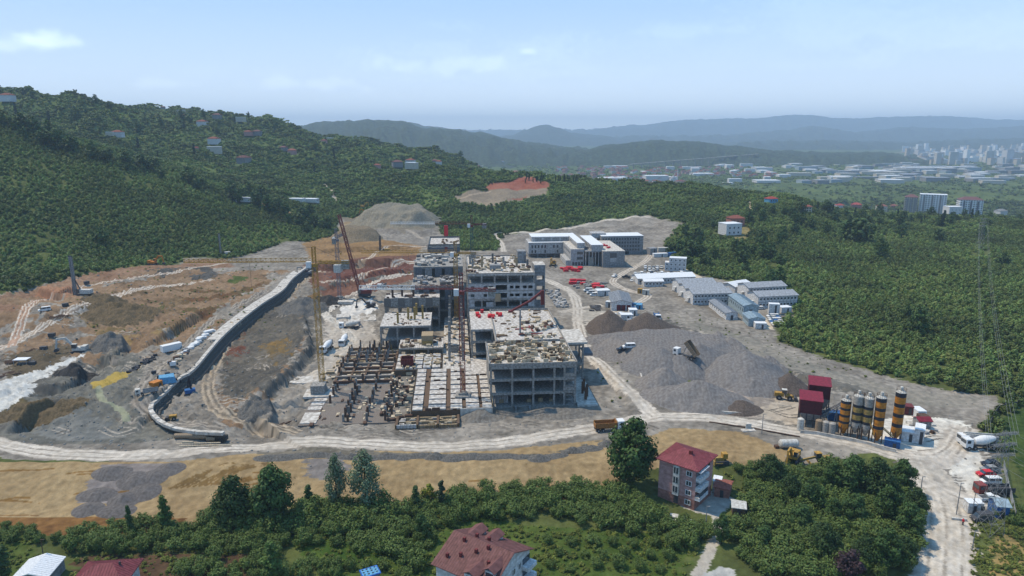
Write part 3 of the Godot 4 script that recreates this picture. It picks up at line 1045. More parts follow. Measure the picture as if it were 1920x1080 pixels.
# ------------------------------------------------------------------ plants
func leaf(mb: MB, at: Vector3, out: Vector3, size: float, r: RandomNumberGenerator) -> void:
	# one leafy spray: a folded rhombus turned roughly outwards
	var n := (out.normalized() + Vector3(r.randf_range(-0.7, 0.7), r.randf_range(-0.2, 0.9), r.randf_range(-0.7, 0.7))).normalized()
	var t := n.cross(Vector3(r.randf_range(-1, 1), r.randf_range(-1, 1), r.randf_range(-1, 1))).normalized()
	var b := n.cross(t)
	var s := size * r.randf_range(0.7, 1.25)
	var k := -n * s * 0.25
	mb.tri(at - t * s + k, at + b * s * 0.62, at - b * s * 0.62)
	mb.tri(at + t * s + k, at - b * s * 0.62, at + b * s * 0.62)

func crown(sd: int, n: int, lobes: Array, size: float, base: Array, vary := 0.28) -> ArrayMesh:
	# lobes: [centre, radii]; leaves sit in the outer part of every lobe
	var r := RandomNumberGenerator.new()
	r.seed = sd
	var mb := MB.new()
	mb.colored = true
	var total := 0.0
	for l in lobes:
		total += l[1].x * l[1].y
	for l in lobes:
		var tint := r.randf_range(0.82, 1.18)
		for i in int(n * l[1].x * l[1].y / total):
			var d := Vector3(r.randfn(), r.randfn(), r.randfn()).normalized()
			var k := pow(r.randf(), 0.4)
			if r.randf() < 0.08:
				k = r.randf_range(1.0, 1.25)
			var at: Vector3 = l[0] + d * l[1] * k
			if at.y < 0.1:
				continue
			var f := tint * r.randf_range(1.0 - vary, 1.0 + vary)
			mb.col = Color(base[0] * f * r.randf_range(0.9, 1.15), base[1] * f, base[2] * f * r.randf_range(0.85, 1.1))
			leaf(mb, at, d, size, r)
	return mb.mesh()

func dome(sd: int, rad: float, high: float, count: int) -> Array:
	var r := RandomNumberGenerator.new()
	r.seed = sd
	var l := [[Vector3(0, high * 0.45, 0), Vector3(rad * 0.7, high * 0.45, rad * 0.7)]]
	for i in count:
		var a := TAU * i / count + r.randf_range(-0.4, 0.4)
		var k := r.randf_range(0.45, 0.72) * rad
		var y := high * r.randf_range(0.28, 0.72)
		var s := rad * r.randf_range(0.32, 0.46)
		l.append([Vector3(cos(a) * k, y, sin(a) * k), Vector3(s, s * 0.9, s)])
	return l

func tree_lobes(sd: int, rad: float, lo: float, hi: float, count: int, narrow := 0.0) -> Array:
	var r := RandomNumberGenerator.new()
	r.seed = sd
	var l := []
	for i in count:
		var t := (i + 0.5) / count
		var w := sin(PI * pow(t, 0.75) * 0.92 + 0.15)
		var a := i * 2.4 + r.randf_range(-0.5, 0.5)
		var k := rad * w * r.randf_range(0.35, 0.72) * (1.0 - narrow)
		var s := rad * r.randf_range(0.36, 0.52) * (0.6 + 0.4 * w)
		l.append([Vector3(cos(a) * k, lerpf(lo, hi, t), sin(a) * k), Vector3(s, s * r.randf_range(0.7, 1.0), s)])
	return l

func trunk_mesh(sd: int, high: float, r0: float, lobes: Array) -> ArrayMesh:
	var r := RandomNumberGenerator.new()
	r.seed = sd
	var mb := MB.new()
	var p := Vector3(0, -0.4, 0)
	var steps := 5
	var pts := [p]
	for i in steps:
		p += Vector3(r.randf_range(-0.12, 0.12) * high / 6.0, (high + 0.4) / steps, r.randf_range(-0.12, 0.12) * high / 6.0)
		pts.append(p)
	for i in steps:
		mb.cyl(pts[i], pts[i + 1], r0 * (1.0 - 0.8 * i / steps), r0 * (1.0 - 0.8 * (i + 1) / steps), 7, false)
	for i in lobes.size():
		if i % 2 == 0:
			var c: Vector3 = lobes[i][0]
			var at: Vector3 = pts[clampi(int(c.y / high * steps * 0.7), 1, steps - 1)]
			mb.cyl(at, c, r0 * 0.3, r0 * 0.06, 5, false)
	return mb.mesh()

var kinds := {}
func prepare_plants() -> void:
	var g := [0.09, 0.135, 0.036]
	for i in 4:
		kinds["hazel%d" % i] = crown(100 + i, 950, dome(200 + i, 2.3, 3.7, 10), 0.23, g)
	for i in 4:
		kinds["grove%d" % i] = crown(120 + i, 130, dome(220 + i, 2.0, 3.5, 6), 0.55, [0.09, 0.132, 0.036])
	for i in 3:
		kinds["mass%d" % i] = crown(140 + i, 46, dome(240 + i, 2.3, 3.3, 4), 0.95, [0.09, 0.132, 0.036])
	var specs := {
		"broad0": [3.8, 1.6, 10.0, 16, 0.045, 0.085, 0.024, 0.0, 4600, 0.29], "broad1": [3.4, 1.3, 8.6, 14, 0.05, 0.092, 0.028, 0.0, 4200, 0.28], "broad2": [4.2, 1.4, 8.2, 16, 0.04, 0.074, 0.024, 0.0, 4600, 0.29],
		"willow0": [4.0, 2.6, 11.4, 16, 0.12, 0.17, 0.105, 0.0, 3200, 0.25], "narrow0": [2.1, 1.0, 8.6, 12, 0.07, 0.12, 0.03, 0.45, 2200, 0.25], "narrow1": [1.6, 0.6, 7.6, 10, 0.05, 0.09, 0.03, 0.5, 1700, 0.23],
		"cone0": [1.5, 0.8, 9.6, 10, 0.024, 0.046, 0.02, 0.5, 700, 0.34], "purple0": [3.0, 1.6, 5.4, 9, 0.045, 0.028, 0.034, 0.0, 1000, 0.36], "lime0": [1.7, 1.2, 4.4, 7, 0.16, 0.18, 0.025, 0.0, 520, 0.3]}
	var i := 0
	for k in specs:
		var s: Array = specs[k]
		var l := tree_lobes(300 + i, s[0], s[1], s[2], s[3], s[7])
		kinds[k] = crown(320 + i, s[8], l, s[9], [s[4], s[5], s[6]])
		kinds[k + "_trunk"] = trunk_mesh(340 + i, s[2], 0.028 * s[2], l)
		kinds[k + "_high"] = s[2] + s[0] * 0.3
		# the same kind seen from far: fewer, larger sprays
		kinds[k + "_far"] = crown(360 + i, 320, l, s[9] * 2.2, [s[4], s[5], s[6]])
		i += 1

func tree(kind: String, at: Vector3, high: float, wide: float, called: String, label: String, group := "", far := false) -> Node3D:
	var t := thing(called, label, "tree", at, rng.randf() * TAU, group)
	var s: float = high / kinds[kind + "_high"]
	part(t, "trunk", kinds[kind + "_trunk"], M["bark"])
	part(t, "crown", kinds[kind + ("_far" if far else "")], M["leaf"])
	t.scale = Vector3(s * wide, s, s * wide)
	return t

func tree_px(kind: String, px: float, base: float, top: float, wide: float, called: String, label: String, group := "", far := false) -> Node3D:
	# base and top: rows of the photograph where the trunk stands and the crown ends
	var p := G(px, base)
	var d := 12.8 + rad_to_deg(atan((top - 540.0) / F))
	var h := CH + p.z * tan(deg_to_rad(d)) - p.y
	return tree(kind, p, h, wide, called, label, group, far)

func scatter(called: String, meshes: Array, label: String, category: String, where: Array) -> void:
	# where: for each mesh an array of [Transform3D, Color]
	for k in meshes.size():
		if where[k].is_empty():
			continue
		var mm := MultiMesh.new()
		mm.transform_format = MultiMesh.TRANSFORM_3D
		mm.use_colors = true
		mm.mesh = meshes[k]
		mm.instance_count = where[k].size()
		for i in where[k].size():
			mm.set_instance_transform(i, where[k][i][0])
			mm.set_instance_color(i, where[k][i][1])
		var o := MultiMeshInstance3D.new()
		o.name = numbered(called)
		o.multimesh = mm
		o.material_override = M["leaf"]
		tag(o, label, category)
		o.set_meta("kind", "stuff")
		add_child(o)

func ground_id(x: float, D: float) -> int:
	if D < 600.0 and absf(x) < 329.0 and D > 86.0:
		return near_id[int((D - 85.0) / 555.0 * NH) * NW + int((x + 330.0) / 660.0 * NW)]
	if D >= 561.0 and D < 1399.0 and absf(x) < 699.0:
		return far_id[int(D - 560.0) * FW + int(x + 700.0)]
	return 1

var keep_clear := []     # [x, D, radius]: houses and yards where no bush grows
func clear_of(x: float, D: float) -> bool:
	for q in keep_clear:
		if (x - q[0]) * (x - q[0]) + (D - q[1]) * (D - q[1]) < q[2] * q[2]:
			return false
	return true

func groves() -> void:
	var left := [[], [], [], []]
	var right := [[], [], [], []]
	var hills := [[], [], []]
	var plain := [[], [], []]
	var tone := FastNoiseLite.new()
	tone.seed = 77
	tone.frequency = 0.012
	tone.fractal_octaves = 3
	var D := 172.0
	while D < 4200.0:
		var sp := 3.3 * maxf(1.0, D / 640.0)
		if D > 1400.0:
			sp *= 1.5
		var w := (D * CP + CH * SP) * 0.80
		var x := -w
		while x < w:
			var qx := x + rng.randf_range(-0.42, 0.42) * sp
			var qd := D + rng.randf_range(-0.42, 0.42) * sp
			x += sp
			if qd < 205.0 and qx < 130.0:
				continue
			if ground_id(qx, qd) != 1 or not clear_of(qx, qd):
				continue
			if absf(qx) > 327.0 and qd < 360.0 and qx < 0.0:
				continue
			var plot := tone.get_noise_2d(qx, qd)
			if plot > 0.38 and rng.randf() < 0.55:
				continue
			if qd > 1400.0:
				var keep := smoothstep(-0.05, 0.35, tone.get_noise_2d(qx * 0.35 + 400.0, qd * 0.2))
				if rng.randf() > 0.12 + 0.8 * keep:
					continue
			var s := sp / 3.7 * rng.randf_range(0.78, 1.12)
			if qd > 1400.0:
				s = sp / 3.7 * rng.randf_range(0.5, 0.9)
			if rng.randf() < 0.02:
				s *= 1.6
			var b := Basis(Vector3.UP, rng.randf() * TAU).scaled(Vector3(s, pow(s, 0.45) * rng.randf_range(0.75, 1.15), s))
			# bushes differ by plot and by plant
			var f := 1.12 + plot * 0.8 + rng.randf_range(-0.22, 0.22)
			var c := Color(f * rng.randf_range(0.92, 1.14), f, f)
			var q := [Transform3D(b, Vector3(qx, H(qx, qd) - 0.25 * s, -qd)), c]
			var k := rng.randi() % 12
			if qd < 690.0:
				(left if qx < 30.0 else right)[k % 4].append(q)
			elif qd < 1400.0:
				hills[k % 3].append(q)
			else:
				plain[k % 3].append(q)
		D += sp
	scatter("hazel_grove", [kinds["grove0"], kinds["grove1"], kinds["grove2"], kinds["grove3"]], "dense dark hazelnut bushes covering the hillside above the piling rig", "hazel bushes", left)
	scatter("orchard_grove", [kinds["grove0"], kinds["grove1"], kinds["grove2"], kinds["grove3"]], "dense green hazelnut bushes on the land beyond the dormitories", "hazel bushes", right)
	scatter("hill_woods", [kinds["mass0"], kinds["mass1"], kinds["mass2"]], "bushes and woods covering the more distant hills", "woods", hills)
	scatter("valley_woods", [kinds["mass0"], kinds["mass1"], kinds["mass2"]], "scattered trees and bushes of the far valley floor", "woods", plain)

# bushes close enough to be told apart: [x0, y0, x1, y1 in photo pixels, spacing]
func in_poly(px: float, py: float, poly: Array) -> bool:
	return Geometry2D.is_point_in_polygon(Vector2(px, py), PackedVector2Array(poly))

func front_bushes() -> void:
	var proto := []
	for i in 4:
		proto.append(kinds["hazel%d" % i])
	var regions := [
		[[Vector2(745, 960), Vector2(840, 925), Vector2(930, 918), Vector2(1100, 905), Vector2(1160, 915), Vector2(1235, 945), Vector2(1290, 975), Vector2(1330, 1000), Vector2(1310, 1030), Vector2(1180, 1000), Vector2(1010, 970), Vector2(830, 985), Vector2(790, 1075), Vector2(740, 1075), Vector2(700, 1010)], 3.3, 1.0, "dense dark hazelnut bush in the orchard before the pink house", "hazelnut bushes before the pink house"],
		[[Vector2(1010, 1000), Vector2(1180, 1010), Vector2(1290, 1040), Vector2(1270, 1090), Vector2(1010, 1090)], 4.6, 0.68, "small young hazelnut bush standing in the grassy plot", "young hazelnut bushes in the grassy plot"],
		[[Vector2(90, 1010), Vector2(230, 990), Vector2(400, 985), Vector2(700, 965), Vector2(745, 975), Vector2(700, 1000), Vector2(560, 1010), Vector2(520, 1050), Vector2(330, 1035), Vector2(120, 1035)], 3.1, 0.86, "bushy green shrub along the edge of the tan field", "shrubs along the tan field"],
		[[Vector2(340, 1050), Vector2(560, 1050), Vector2(740, 1060), Vector2(770, 1100), Vector2(330, 1100)], 3.4, 0.8, "leafy shrub in the garden around the blue roofed hut", "shrubs around the blue roofed hut"],
		[[Vector2(370, 985), Vector2(420, 955), Vector2(560, 958), Vector2(700, 948), Vector2(745, 962), Vector2(720, 985), Vector2(560, 1000), Vector2(440, 1005)], 3.0, 1.25, "tall dense shrub at the feet of the dark trees and willows", "shrubs under the willows"],
		[[Vector2(560, 1015), Vector2(650, 1005), Vector2(740, 1010), Vector2(770, 1040), Vector2(740, 1050), Vector2(640, 1035), Vector2(560, 1040)], 3.6, 0.9, "green shrub on the lawn behind the blue roofed hut", "shrubs on the lawn"],
		[[Vector2(-40, 985), Vector2(60, 990), Vector2(100, 1015), Vector2(20, 1022), Vector2(-60, 1015)], 3.0, 0.7, "low shrub behind the garden shed", "shrubs behind the garden shed"],
		[[Vector2(1250, 1000), Vector2(1320, 985), Vector2(1335, 1005), Vector2(1280, 1040), Vector2(1250, 1030)], 3.0, 1.0, "hazelnut bush at the pale lane's edge", "bushes at the pale lane's edge"],
		[[Vector2(1378, 882), Vector2(1435, 872), Vector2(1440, 930), Vector2(1398, 965), Vector2(1404, 925)], 2.8, 0.85, "bush between the pink house's shack and the round dark tree", "bushes beside the garden shack"],
		[[Vector2(1860, 962), Vector2(1920, 958), Vector2(1990, 962), Vector2(1990, 990), Vector2(1880, 985)], 2.6, 0.7, "green shrub behind the blue cabin", "shrubs behind the blue cabin"],
		[[Vector2(1390, 930), Vector2(1440, 890), Vector2(1560, 880), Vector2(1700, 900), Vector2(1725, 960), Vector2(1715, 1080), Vector2(1460, 1090), Vector2(1400, 1085), Vector2(1362, 1000)], 3.6, 1.15, "dense hazelnut bush in the wooded plot beside the haul road", "hazelnut bushes beside the haul road"]]
	var made := 0
	var rest := [[], [], [], []]
	for g in regions:
		var lo := G(g[0][0].x, g[0][0].y)
		var hi := lo
		var poly := PackedVector2Array()
		for q in g[0]:
			var p := G(q.x, q.y)
			poly.append(Vector2(p.x, p.z))
			lo = lo.min(p)
			hi = hi.max(p)
		var z := lo.z
		var odd := false
		while z < hi.z:
			var x: float = lo.x + (g[1] * 0.5 if odd else 0.0)
			while x < hi.x:
				var at := Vector3(x + rng.randf_range(-0.7, 0.7), 0, z + rng.randf_range(-0.7, 0.7))
				x += g[1]
				if not Geometry2D.is_point_in_polygon(Vector2(at.x, at.z), poly) or not clear_of(at.x, -at.z) or made >= 900:
					continue
				var s: float = g[2] * rng.randf_range(0.72, 1.18)
				if made >= 300:
					var w := s * rng.randf_range(0.9, 1.12)
					rest[rng.randi() % 4].append([Transform3D(Basis(Vector3.UP, rng.randf() * TAU).scaled(Vector3(w, s, w)), GY(at, -0.2)), Color(1, 1, 1)])
					made += 1
					continue
				var o := solo("hazelnut_bush", proto[rng.randi() % 4], M["leaf"], g[3], "bush", GY(at, -0.2), rng.randf() * TAU, g[4])
				o.scale = Vector3(s * rng.randf_range(0.9, 1.12), s * rng.randf_range(0.85, 1.2), s)
				made += 1
			z += g[1] * 0.9
			odd = not odd
	scatter("undergrowth", proto, "undergrowth of shrubs filling the wooded plot beside the haul road", "shrubs", rest)
	print("front bushes ", made)

func front_trees() -> void:
	var a := "trees at the edge of the tan field"
	tree_px("broad0", 1186, 915, 772, 0.95, "broad_tree", "tallest broadleaf tree, standing beside the pink house")
	tree_px("broad1", 515, 985, 862, 0.9, "broad_tree", "big dark broadleaf tree, right of the leaning twin by the field", a)
	tree_px("broad2", 440, 988, 884, 0.8, "broad_tree", "wide dark broadleaf tree beside the taller twin by the field", a)
	tree_px("willow0", 632, 958, 845, 0.62, "willow_tree", "slim silvery willow with bare lower trunk at the field edge", a)
	tree_px("willow0", 688, 960, 838, 0.85, "willow_tree", "full silvery willow at the field edge beside the slim one", a)
	tree_px("narrow0", 312, 1000, 924, 0.95, "narrow_tree", "narrow dark tree standing before the brown earth strip", a)
	tree_px("narrow1", 246, 1006, 944, 0.8, "narrow_tree", "ivy clad pale green columnar tree before the brown earth strip", a)
	tree_px("narrow1", 580, 962, 906, 1.2, "narrow_tree", "thin sapling with sparse leaves between willow and dark trees", a)
	tree_px("narrow1", 780, 958, 908, 1.3, "narrow_tree", "small dark tree on the field edge near the conifer", a)
	tree_px("lime0", 806, 946, 904, 0.9, "young_tree", "small yellow green tree beside the dark conifer", a)
	tree_px("cone0", 828, 955, 898, 1.5, "conifer", "dark pointed conifer at the edge of the tan field", a)
	tree_px("broad2", 1441, 908, 846, 0.95, "broad_tree", "round dark tree beside the yellow excavator")
	tree_px("purple0", 1590, 1085, 1030, 1.05, "purple_tree", "dark purple leaved tree in the wooded plot")
	tree_px("lime0", 1587, 1050, 1018, 1.0, "young_tree", "bright yellow green shrub tree beside the purple tree")
	var b := "larger trees in the wooded plot by the haul road"
	for q in [[1560, 925, 862, 0], [1594, 930, 846, 1], [1640, 935, 852, 2], [1688, 925, 855, 1], [1715, 965, 910, 2], [1520, 960, 890, 0], [1600, 985, 920, 1], [1660, 985, 905, 0], [1700, 1010, 935, 1], [1540, 1045, 975, 2], [1500, 1000, 940, 1], [1660, 1070, 985, 0], [1620, 1060, 1000, 2], [1430, 1030, 980, 1], [1690, 1060, 1000, 2], [1480, 940, 885, 2], [1560, 985, 930, 0]]:
		tree_px("broad%d" % q[3], q[0], q[1], q[2], 0.95, "broad_tree", "dark green broadleaf tree among the bushes beside the haul road", b)
	tree_px("broad1", 1352, 1020, 958, 0.7, "broad_tree", "round tree at the bend of the pale lane to the pink house")
	tree_px("narrow0", 512, 1095, 1010, 1.3, "broad_tree", "dark leaning tree behind the ploughed garden")
	tree_px("broad1", 790, 1012, 958, 0.8, "broad_tree", "dark bushy tree behind the maroon roofed house")
	tree_px("narrow1", 10, 1085, 1020, 1.5, "narrow_tree", "dark shrub tree beside the white garden shed")

func hill_trees() -> void:
	# the line of dark trees along the ridge of the near hill, and single trees elsewhere
	var ridge := [[0, 207], [50, 237], [140, 263], [213, 293], [300, 312], [417, 342], [500, 362], [620, 402]]
	for k in 58:
		var t := rng.randf() * 6.99
		var i := int(t)
		var u := t - i
		var px := lerpf(ridge[i][0], ridge[i + 1][0], u) + rng.randf_range(-8, 8)
		var py := lerpf(ridge[i][1], ridge[i + 1][1], u) + rng.randf_range(4, 26) + (8 if i > 3 else 0)
		tree("broad%d" % (k % 3), G(px, py), rng.randf_range(8, 17), rng.randf_range(0.9, 1.4), "ridge_tree", "dark broadleaf tree in the line along the near hill's ridge", "trees along the near hill's ridge", true)
	for k in 70:
		var px := rng.randf_range(0, 900)
		var py := rng.randf_range(175, 330)
		var p := G(px, py)
		if -p.z < 700 or -p.z > 1500:
			continue
		tree(["broad0", "broad1", "broad2", "cone0"][k % 4], p, rng.randf_range(9, 18), rng.randf_range(0.8, 1.2), "hill_tree", "single tall tree among the bushes of the far hillside", "single trees on the far hillside", true)
	for q in [[190, 460, 425], [560, 425, 395], [590, 425, 398], [540, 420, 398], [610, 430, 405], [575, 440, 415]]:
		tree_px("broad%d" % (int(q[0]) % 3), q[0], q[1], q[2], 1.3, "hill_tree", "tall bushy tree standing on the slope above the earth cut", "trees on the slope above the earth cut", true)
	for k in 46:
		var px := rng.randf_range(1255, 1470)
		var py := rng.randf_range(425, 545)
		var p := G(px, py)
		if px < 1300 and py > 500 or ground_id(p.x, -p.z) != 1 or not clear_of(p.x, -p.z):
			continue
		tree("broad%d" % (k % 3), p, rng.randf_range(7, 14), rng.randf_range(0.9, 1.3), "spur_tree", "large dark tree on the wooded spur behind the dormitories", "trees on the spur behind the dormitories", true)
	for q in [[1720, 628, 572, 1.0], [1650, 486, 442, 1.0], [1610, 455, 402, 1.4], [1590, 452, 405, 1.3], [1548, 440, 412, 1.0], [1700, 600, 570, 0.8], [1880, 500, 470, 1.1], [1760, 455, 425, 1.1], [1840, 450, 420, 1.0], [1490, 440, 415, 1.0], [1690, 445, 415, 1.1], [1520, 430, 405, 1.0], [1480, 620, 595, 0.9]]:
		tree_px("broad%d" % (int(q[0]) % 3), q[0], q[1], q[2], q[3], "grove_tree", "single dark tree rising above the hazelnut grove", "single trees in the hazelnut grove", true)
	for k in 60:
		var px := rng.randf_range(1400, 1920)
		var py := rng.randf_range(395, 425)
		tree(["broad0", "broad1", "cone0", "broad2"][k % 4], G(px, py), rng.randf_range(7, 13), 1.1, "plateau_tree", "tree on the edge of the plateau above the valley", "trees along the plateau's edge", true)
	for k in 26:
		var px := rng.randf_range(985, 1085)
		tree("cone0", G(px, rng.randf_range(336, 345)), rng.randf_range(6, 10), 1.0, "dark_conifer", "dark pointed conifer on the crest beside the red cut", "conifers on the crest beside the red cut", true)

func weeds() -> void:
	# tufts of grass and weeds on lawns, banks and field edges
	var tufts := [[], []]
	for q in [[-20, 1000, 985, 1080, 1500, 5], [1000, 1340, 960, 1080, 900, 5], [1820, 1930, 960, 1080, 500, -1], [1250, 1640, 585, 720, 260, 0], [150, 520, 500, 640, 500, 0], [1350, 1480, 860, 1000, 300, 1], [1080, 1180, 660, 760, 30, 0]]:
		for i in q[4]:
			var p := P(rng.randf_range(q[0], q[1]), rng.randf_range(q[2], q[3]), -2.6 if q[2] > 850 else 0.0)
			if q[5] >= 0 and ground_id(p.x, -p.z) != q[5] or not clear_of(p.x, -p.z):
				continue
			var s := 0.07 + 0.2 * pow(rng.randf(), 2.0)
			var f := rng.randf_range(0.8, 1.7)
			tufts[i % 2].append([Transform3D(Basis(Vector3.UP, rng.randf() * TAU).scaled(Vector3(s * 1.3, s, s * 1.3)), GY(p, -0.05)), Color(f * 1.2, f, f * 0.8)])
	scatter("weeds", [kinds["grove0"], kinds["grove1"]], "tufts of weeds and tall grass on lawns and banks", "weeds", tufts)

# ------------------------------------------------------------------ the hospital under construction
const SITE_YAW := 0.0858
var SU := Vector3(0.99632, 0, -0.0857)
var SV := Vector3(-0.0857, 0, -0.99632)
var unit_box: ArrayMesh

func SO(u: float, v: float, h := 0.0) -> Vector3:
	# metres right and away from the front corner of the foundations
	return P(770, 800) + SU * u + SV * v + Vector3(0, h, 0)

func piece(parent: Node, called: String, m: Material, lo: Vector3, hi: Vector3) -> MeshInstance3D:
	var o := MeshInstance3D.new()
	o.name = called
	o.mesh = unit_box
	o.material_override = m
	parent.add_child(o, true)
	o.position = (lo + hi) * 0.5
	o.scale = (hi - lo).abs()
	return o

func block(called: String, m: Material, label: String, category: String, at: Vector3, size: Vector3, yaw: float, group := "", pitch := 0.0, roll := 0.0) -> MeshInstance3D:
	# one loose box-shaped thing (board, panel, crate) standing on its base
	var o := solo(called, unit_box, m, label, category, at + Vector3(0, size.y * 0.5, 0), yaw, group)
	o.rotation = Vector3(pitch, yaw, roll)
	o.scale = size
	return o

func wall_cells(mb: MB, x0: float, x1: float, y0: float, y1: float, z0: float, z1: float, holes: Array, along_z := false) -> void:
	# a wall with openings: holes are [x0, y0, x1, y1]
	var xs := [x0, x1]
	var ys := [y0, y1]
	for h in holes:
		xs.append_array([h[0], h[2]])
		ys.append_array([h[1], h[3]])
	xs.sort()
	ys.sort()
	for j in ys.size() - 1:
		if ys[j + 1] - ys[j] < 0.01:
			continue
		var start := -1.0e9
		for i in xs.size() - 1:
			var cx: float = (xs[i] + xs[i + 1]) * 0.5
			var cy: float = (ys[j] + ys[j + 1]) * 0.5
			var open := false
			for h in holes:
				if cx > h[0] and cx < h[2] and cy > h[1] and cy < h[3]:
					open = true
			if xs[i + 1] - xs[i] < 0.005:
				continue
			if not open and start < -1.0e8:
				start = xs[i]
			if start > -1.0e8 and (open or i == xs.size() - 2):
				var e: float = xs[i] if open else xs[i + 1]
				if along_z:
					mb.box(Vector3(z0, ys[j], start), Vector3(z1, ys[j + 1], e))
				else:
					mb.box(Vector3(start, ys[j], z0), Vector3(e, ys[j + 1], z1))
				start = -1.0e9
			elif i == xs.size() - 2 and start > -1.0e8:
				pass

func frame_block(o: Node3D, us: Array, vs: Array, floors: Array, m: Material, roof: Material, slab := 0.4, cw := 0.6) -> void:
	# columns on a grid, a slab at every floor, an edge beam on the slabs' rims; local x right, -z away
	for k in floors.size():
		var top: bool = k == floors.size() - 1
		piece(o, "floor_slab", roof if top else m, Vector3(us[0] - 0.3, floors[k] - slab, -vs[-1] - 0.3), Vector3(us[-1] + 0.3, floors[k], -vs[0] + 0.3))
		if k > 0:
			piece(o, "edge_beam", m, Vector3(us[0] - 0.32, floors[k] - slab - 0.45, -vs[0] - 0.2), Vector3(us[-1] + 0.32, floors[k] - slab, -vs[0] + 0.32))
			piece(o, "edge_beam", m, Vector3(us[0] - 0.32, floors[k] - slab - 0.45, -vs[-1]), Vector3(us[0] + 0.1, floors[k] - slab, -vs[0] - 0.2))
			piece(o, "edge_beam", m, Vector3(us[-1] - 0.1, floors[k] - slab - 0.45, -vs[-1]), Vector3(us[-1] + 0.32, floors[k] - slab, -vs[0] - 0.2))
	for u in us:
		for v in vs:
			piece(o, "column", m, Vector3(u - cw * 0.5, floors[0], -v - cw * 0.5), Vector3(u + cw * 0.5, floors[-1] - slab, -v + cw * 0.5))

func parapet(o: Node3D, u0: float, u1: float, v0: float, v1: float, y: float, high: float, m: Material) -> void:
	piece(o, "parapet", m, Vector3(u0, y, -v0 - 0.25), Vector3(u1, y + high, -v0))
	piece(o, "parapet", m, Vector3(u0, y, -v1), Vector3(u1, y + high, -v1 + 0.25))
	piece(o, "parapet", m, Vector3(u0, y, -v1 + 0.25), Vector3(u0 + 0.25, y + high, -v0 - 0.25))
	piece(o, "parapet", m, Vector3(u1 - 0.25, y, -v1 + 0.25), Vector3(u1, y + high, -v0 - 0.25))

func litter(n: int, u0: float, u1: float, v0: float, v1: float, h: float, kindset: Array, sz: Array) -> void:
	# loose building material lying about on a deck: kindset rows are [name, material, label, category, group]
	for i in n:
		var k: Array = kindset[rng.randi() % kindset.size()]
		var s := Vector3(rng.randf_range(sz[0], sz[1]), rng.randf_range(sz[2], sz[3]), rng.randf_range(sz[4], sz[5]))
		block(k[0], M[k[1]], k[2], k[3], SO(rng.randf_range(u0, u1), rng.randf_range(v0, v1), h + 0.01), s, SITE_YAW + (rng.randi() % 2) * PI * 0.5 + rng.randf_range(-0.15, 0.15), k[4])

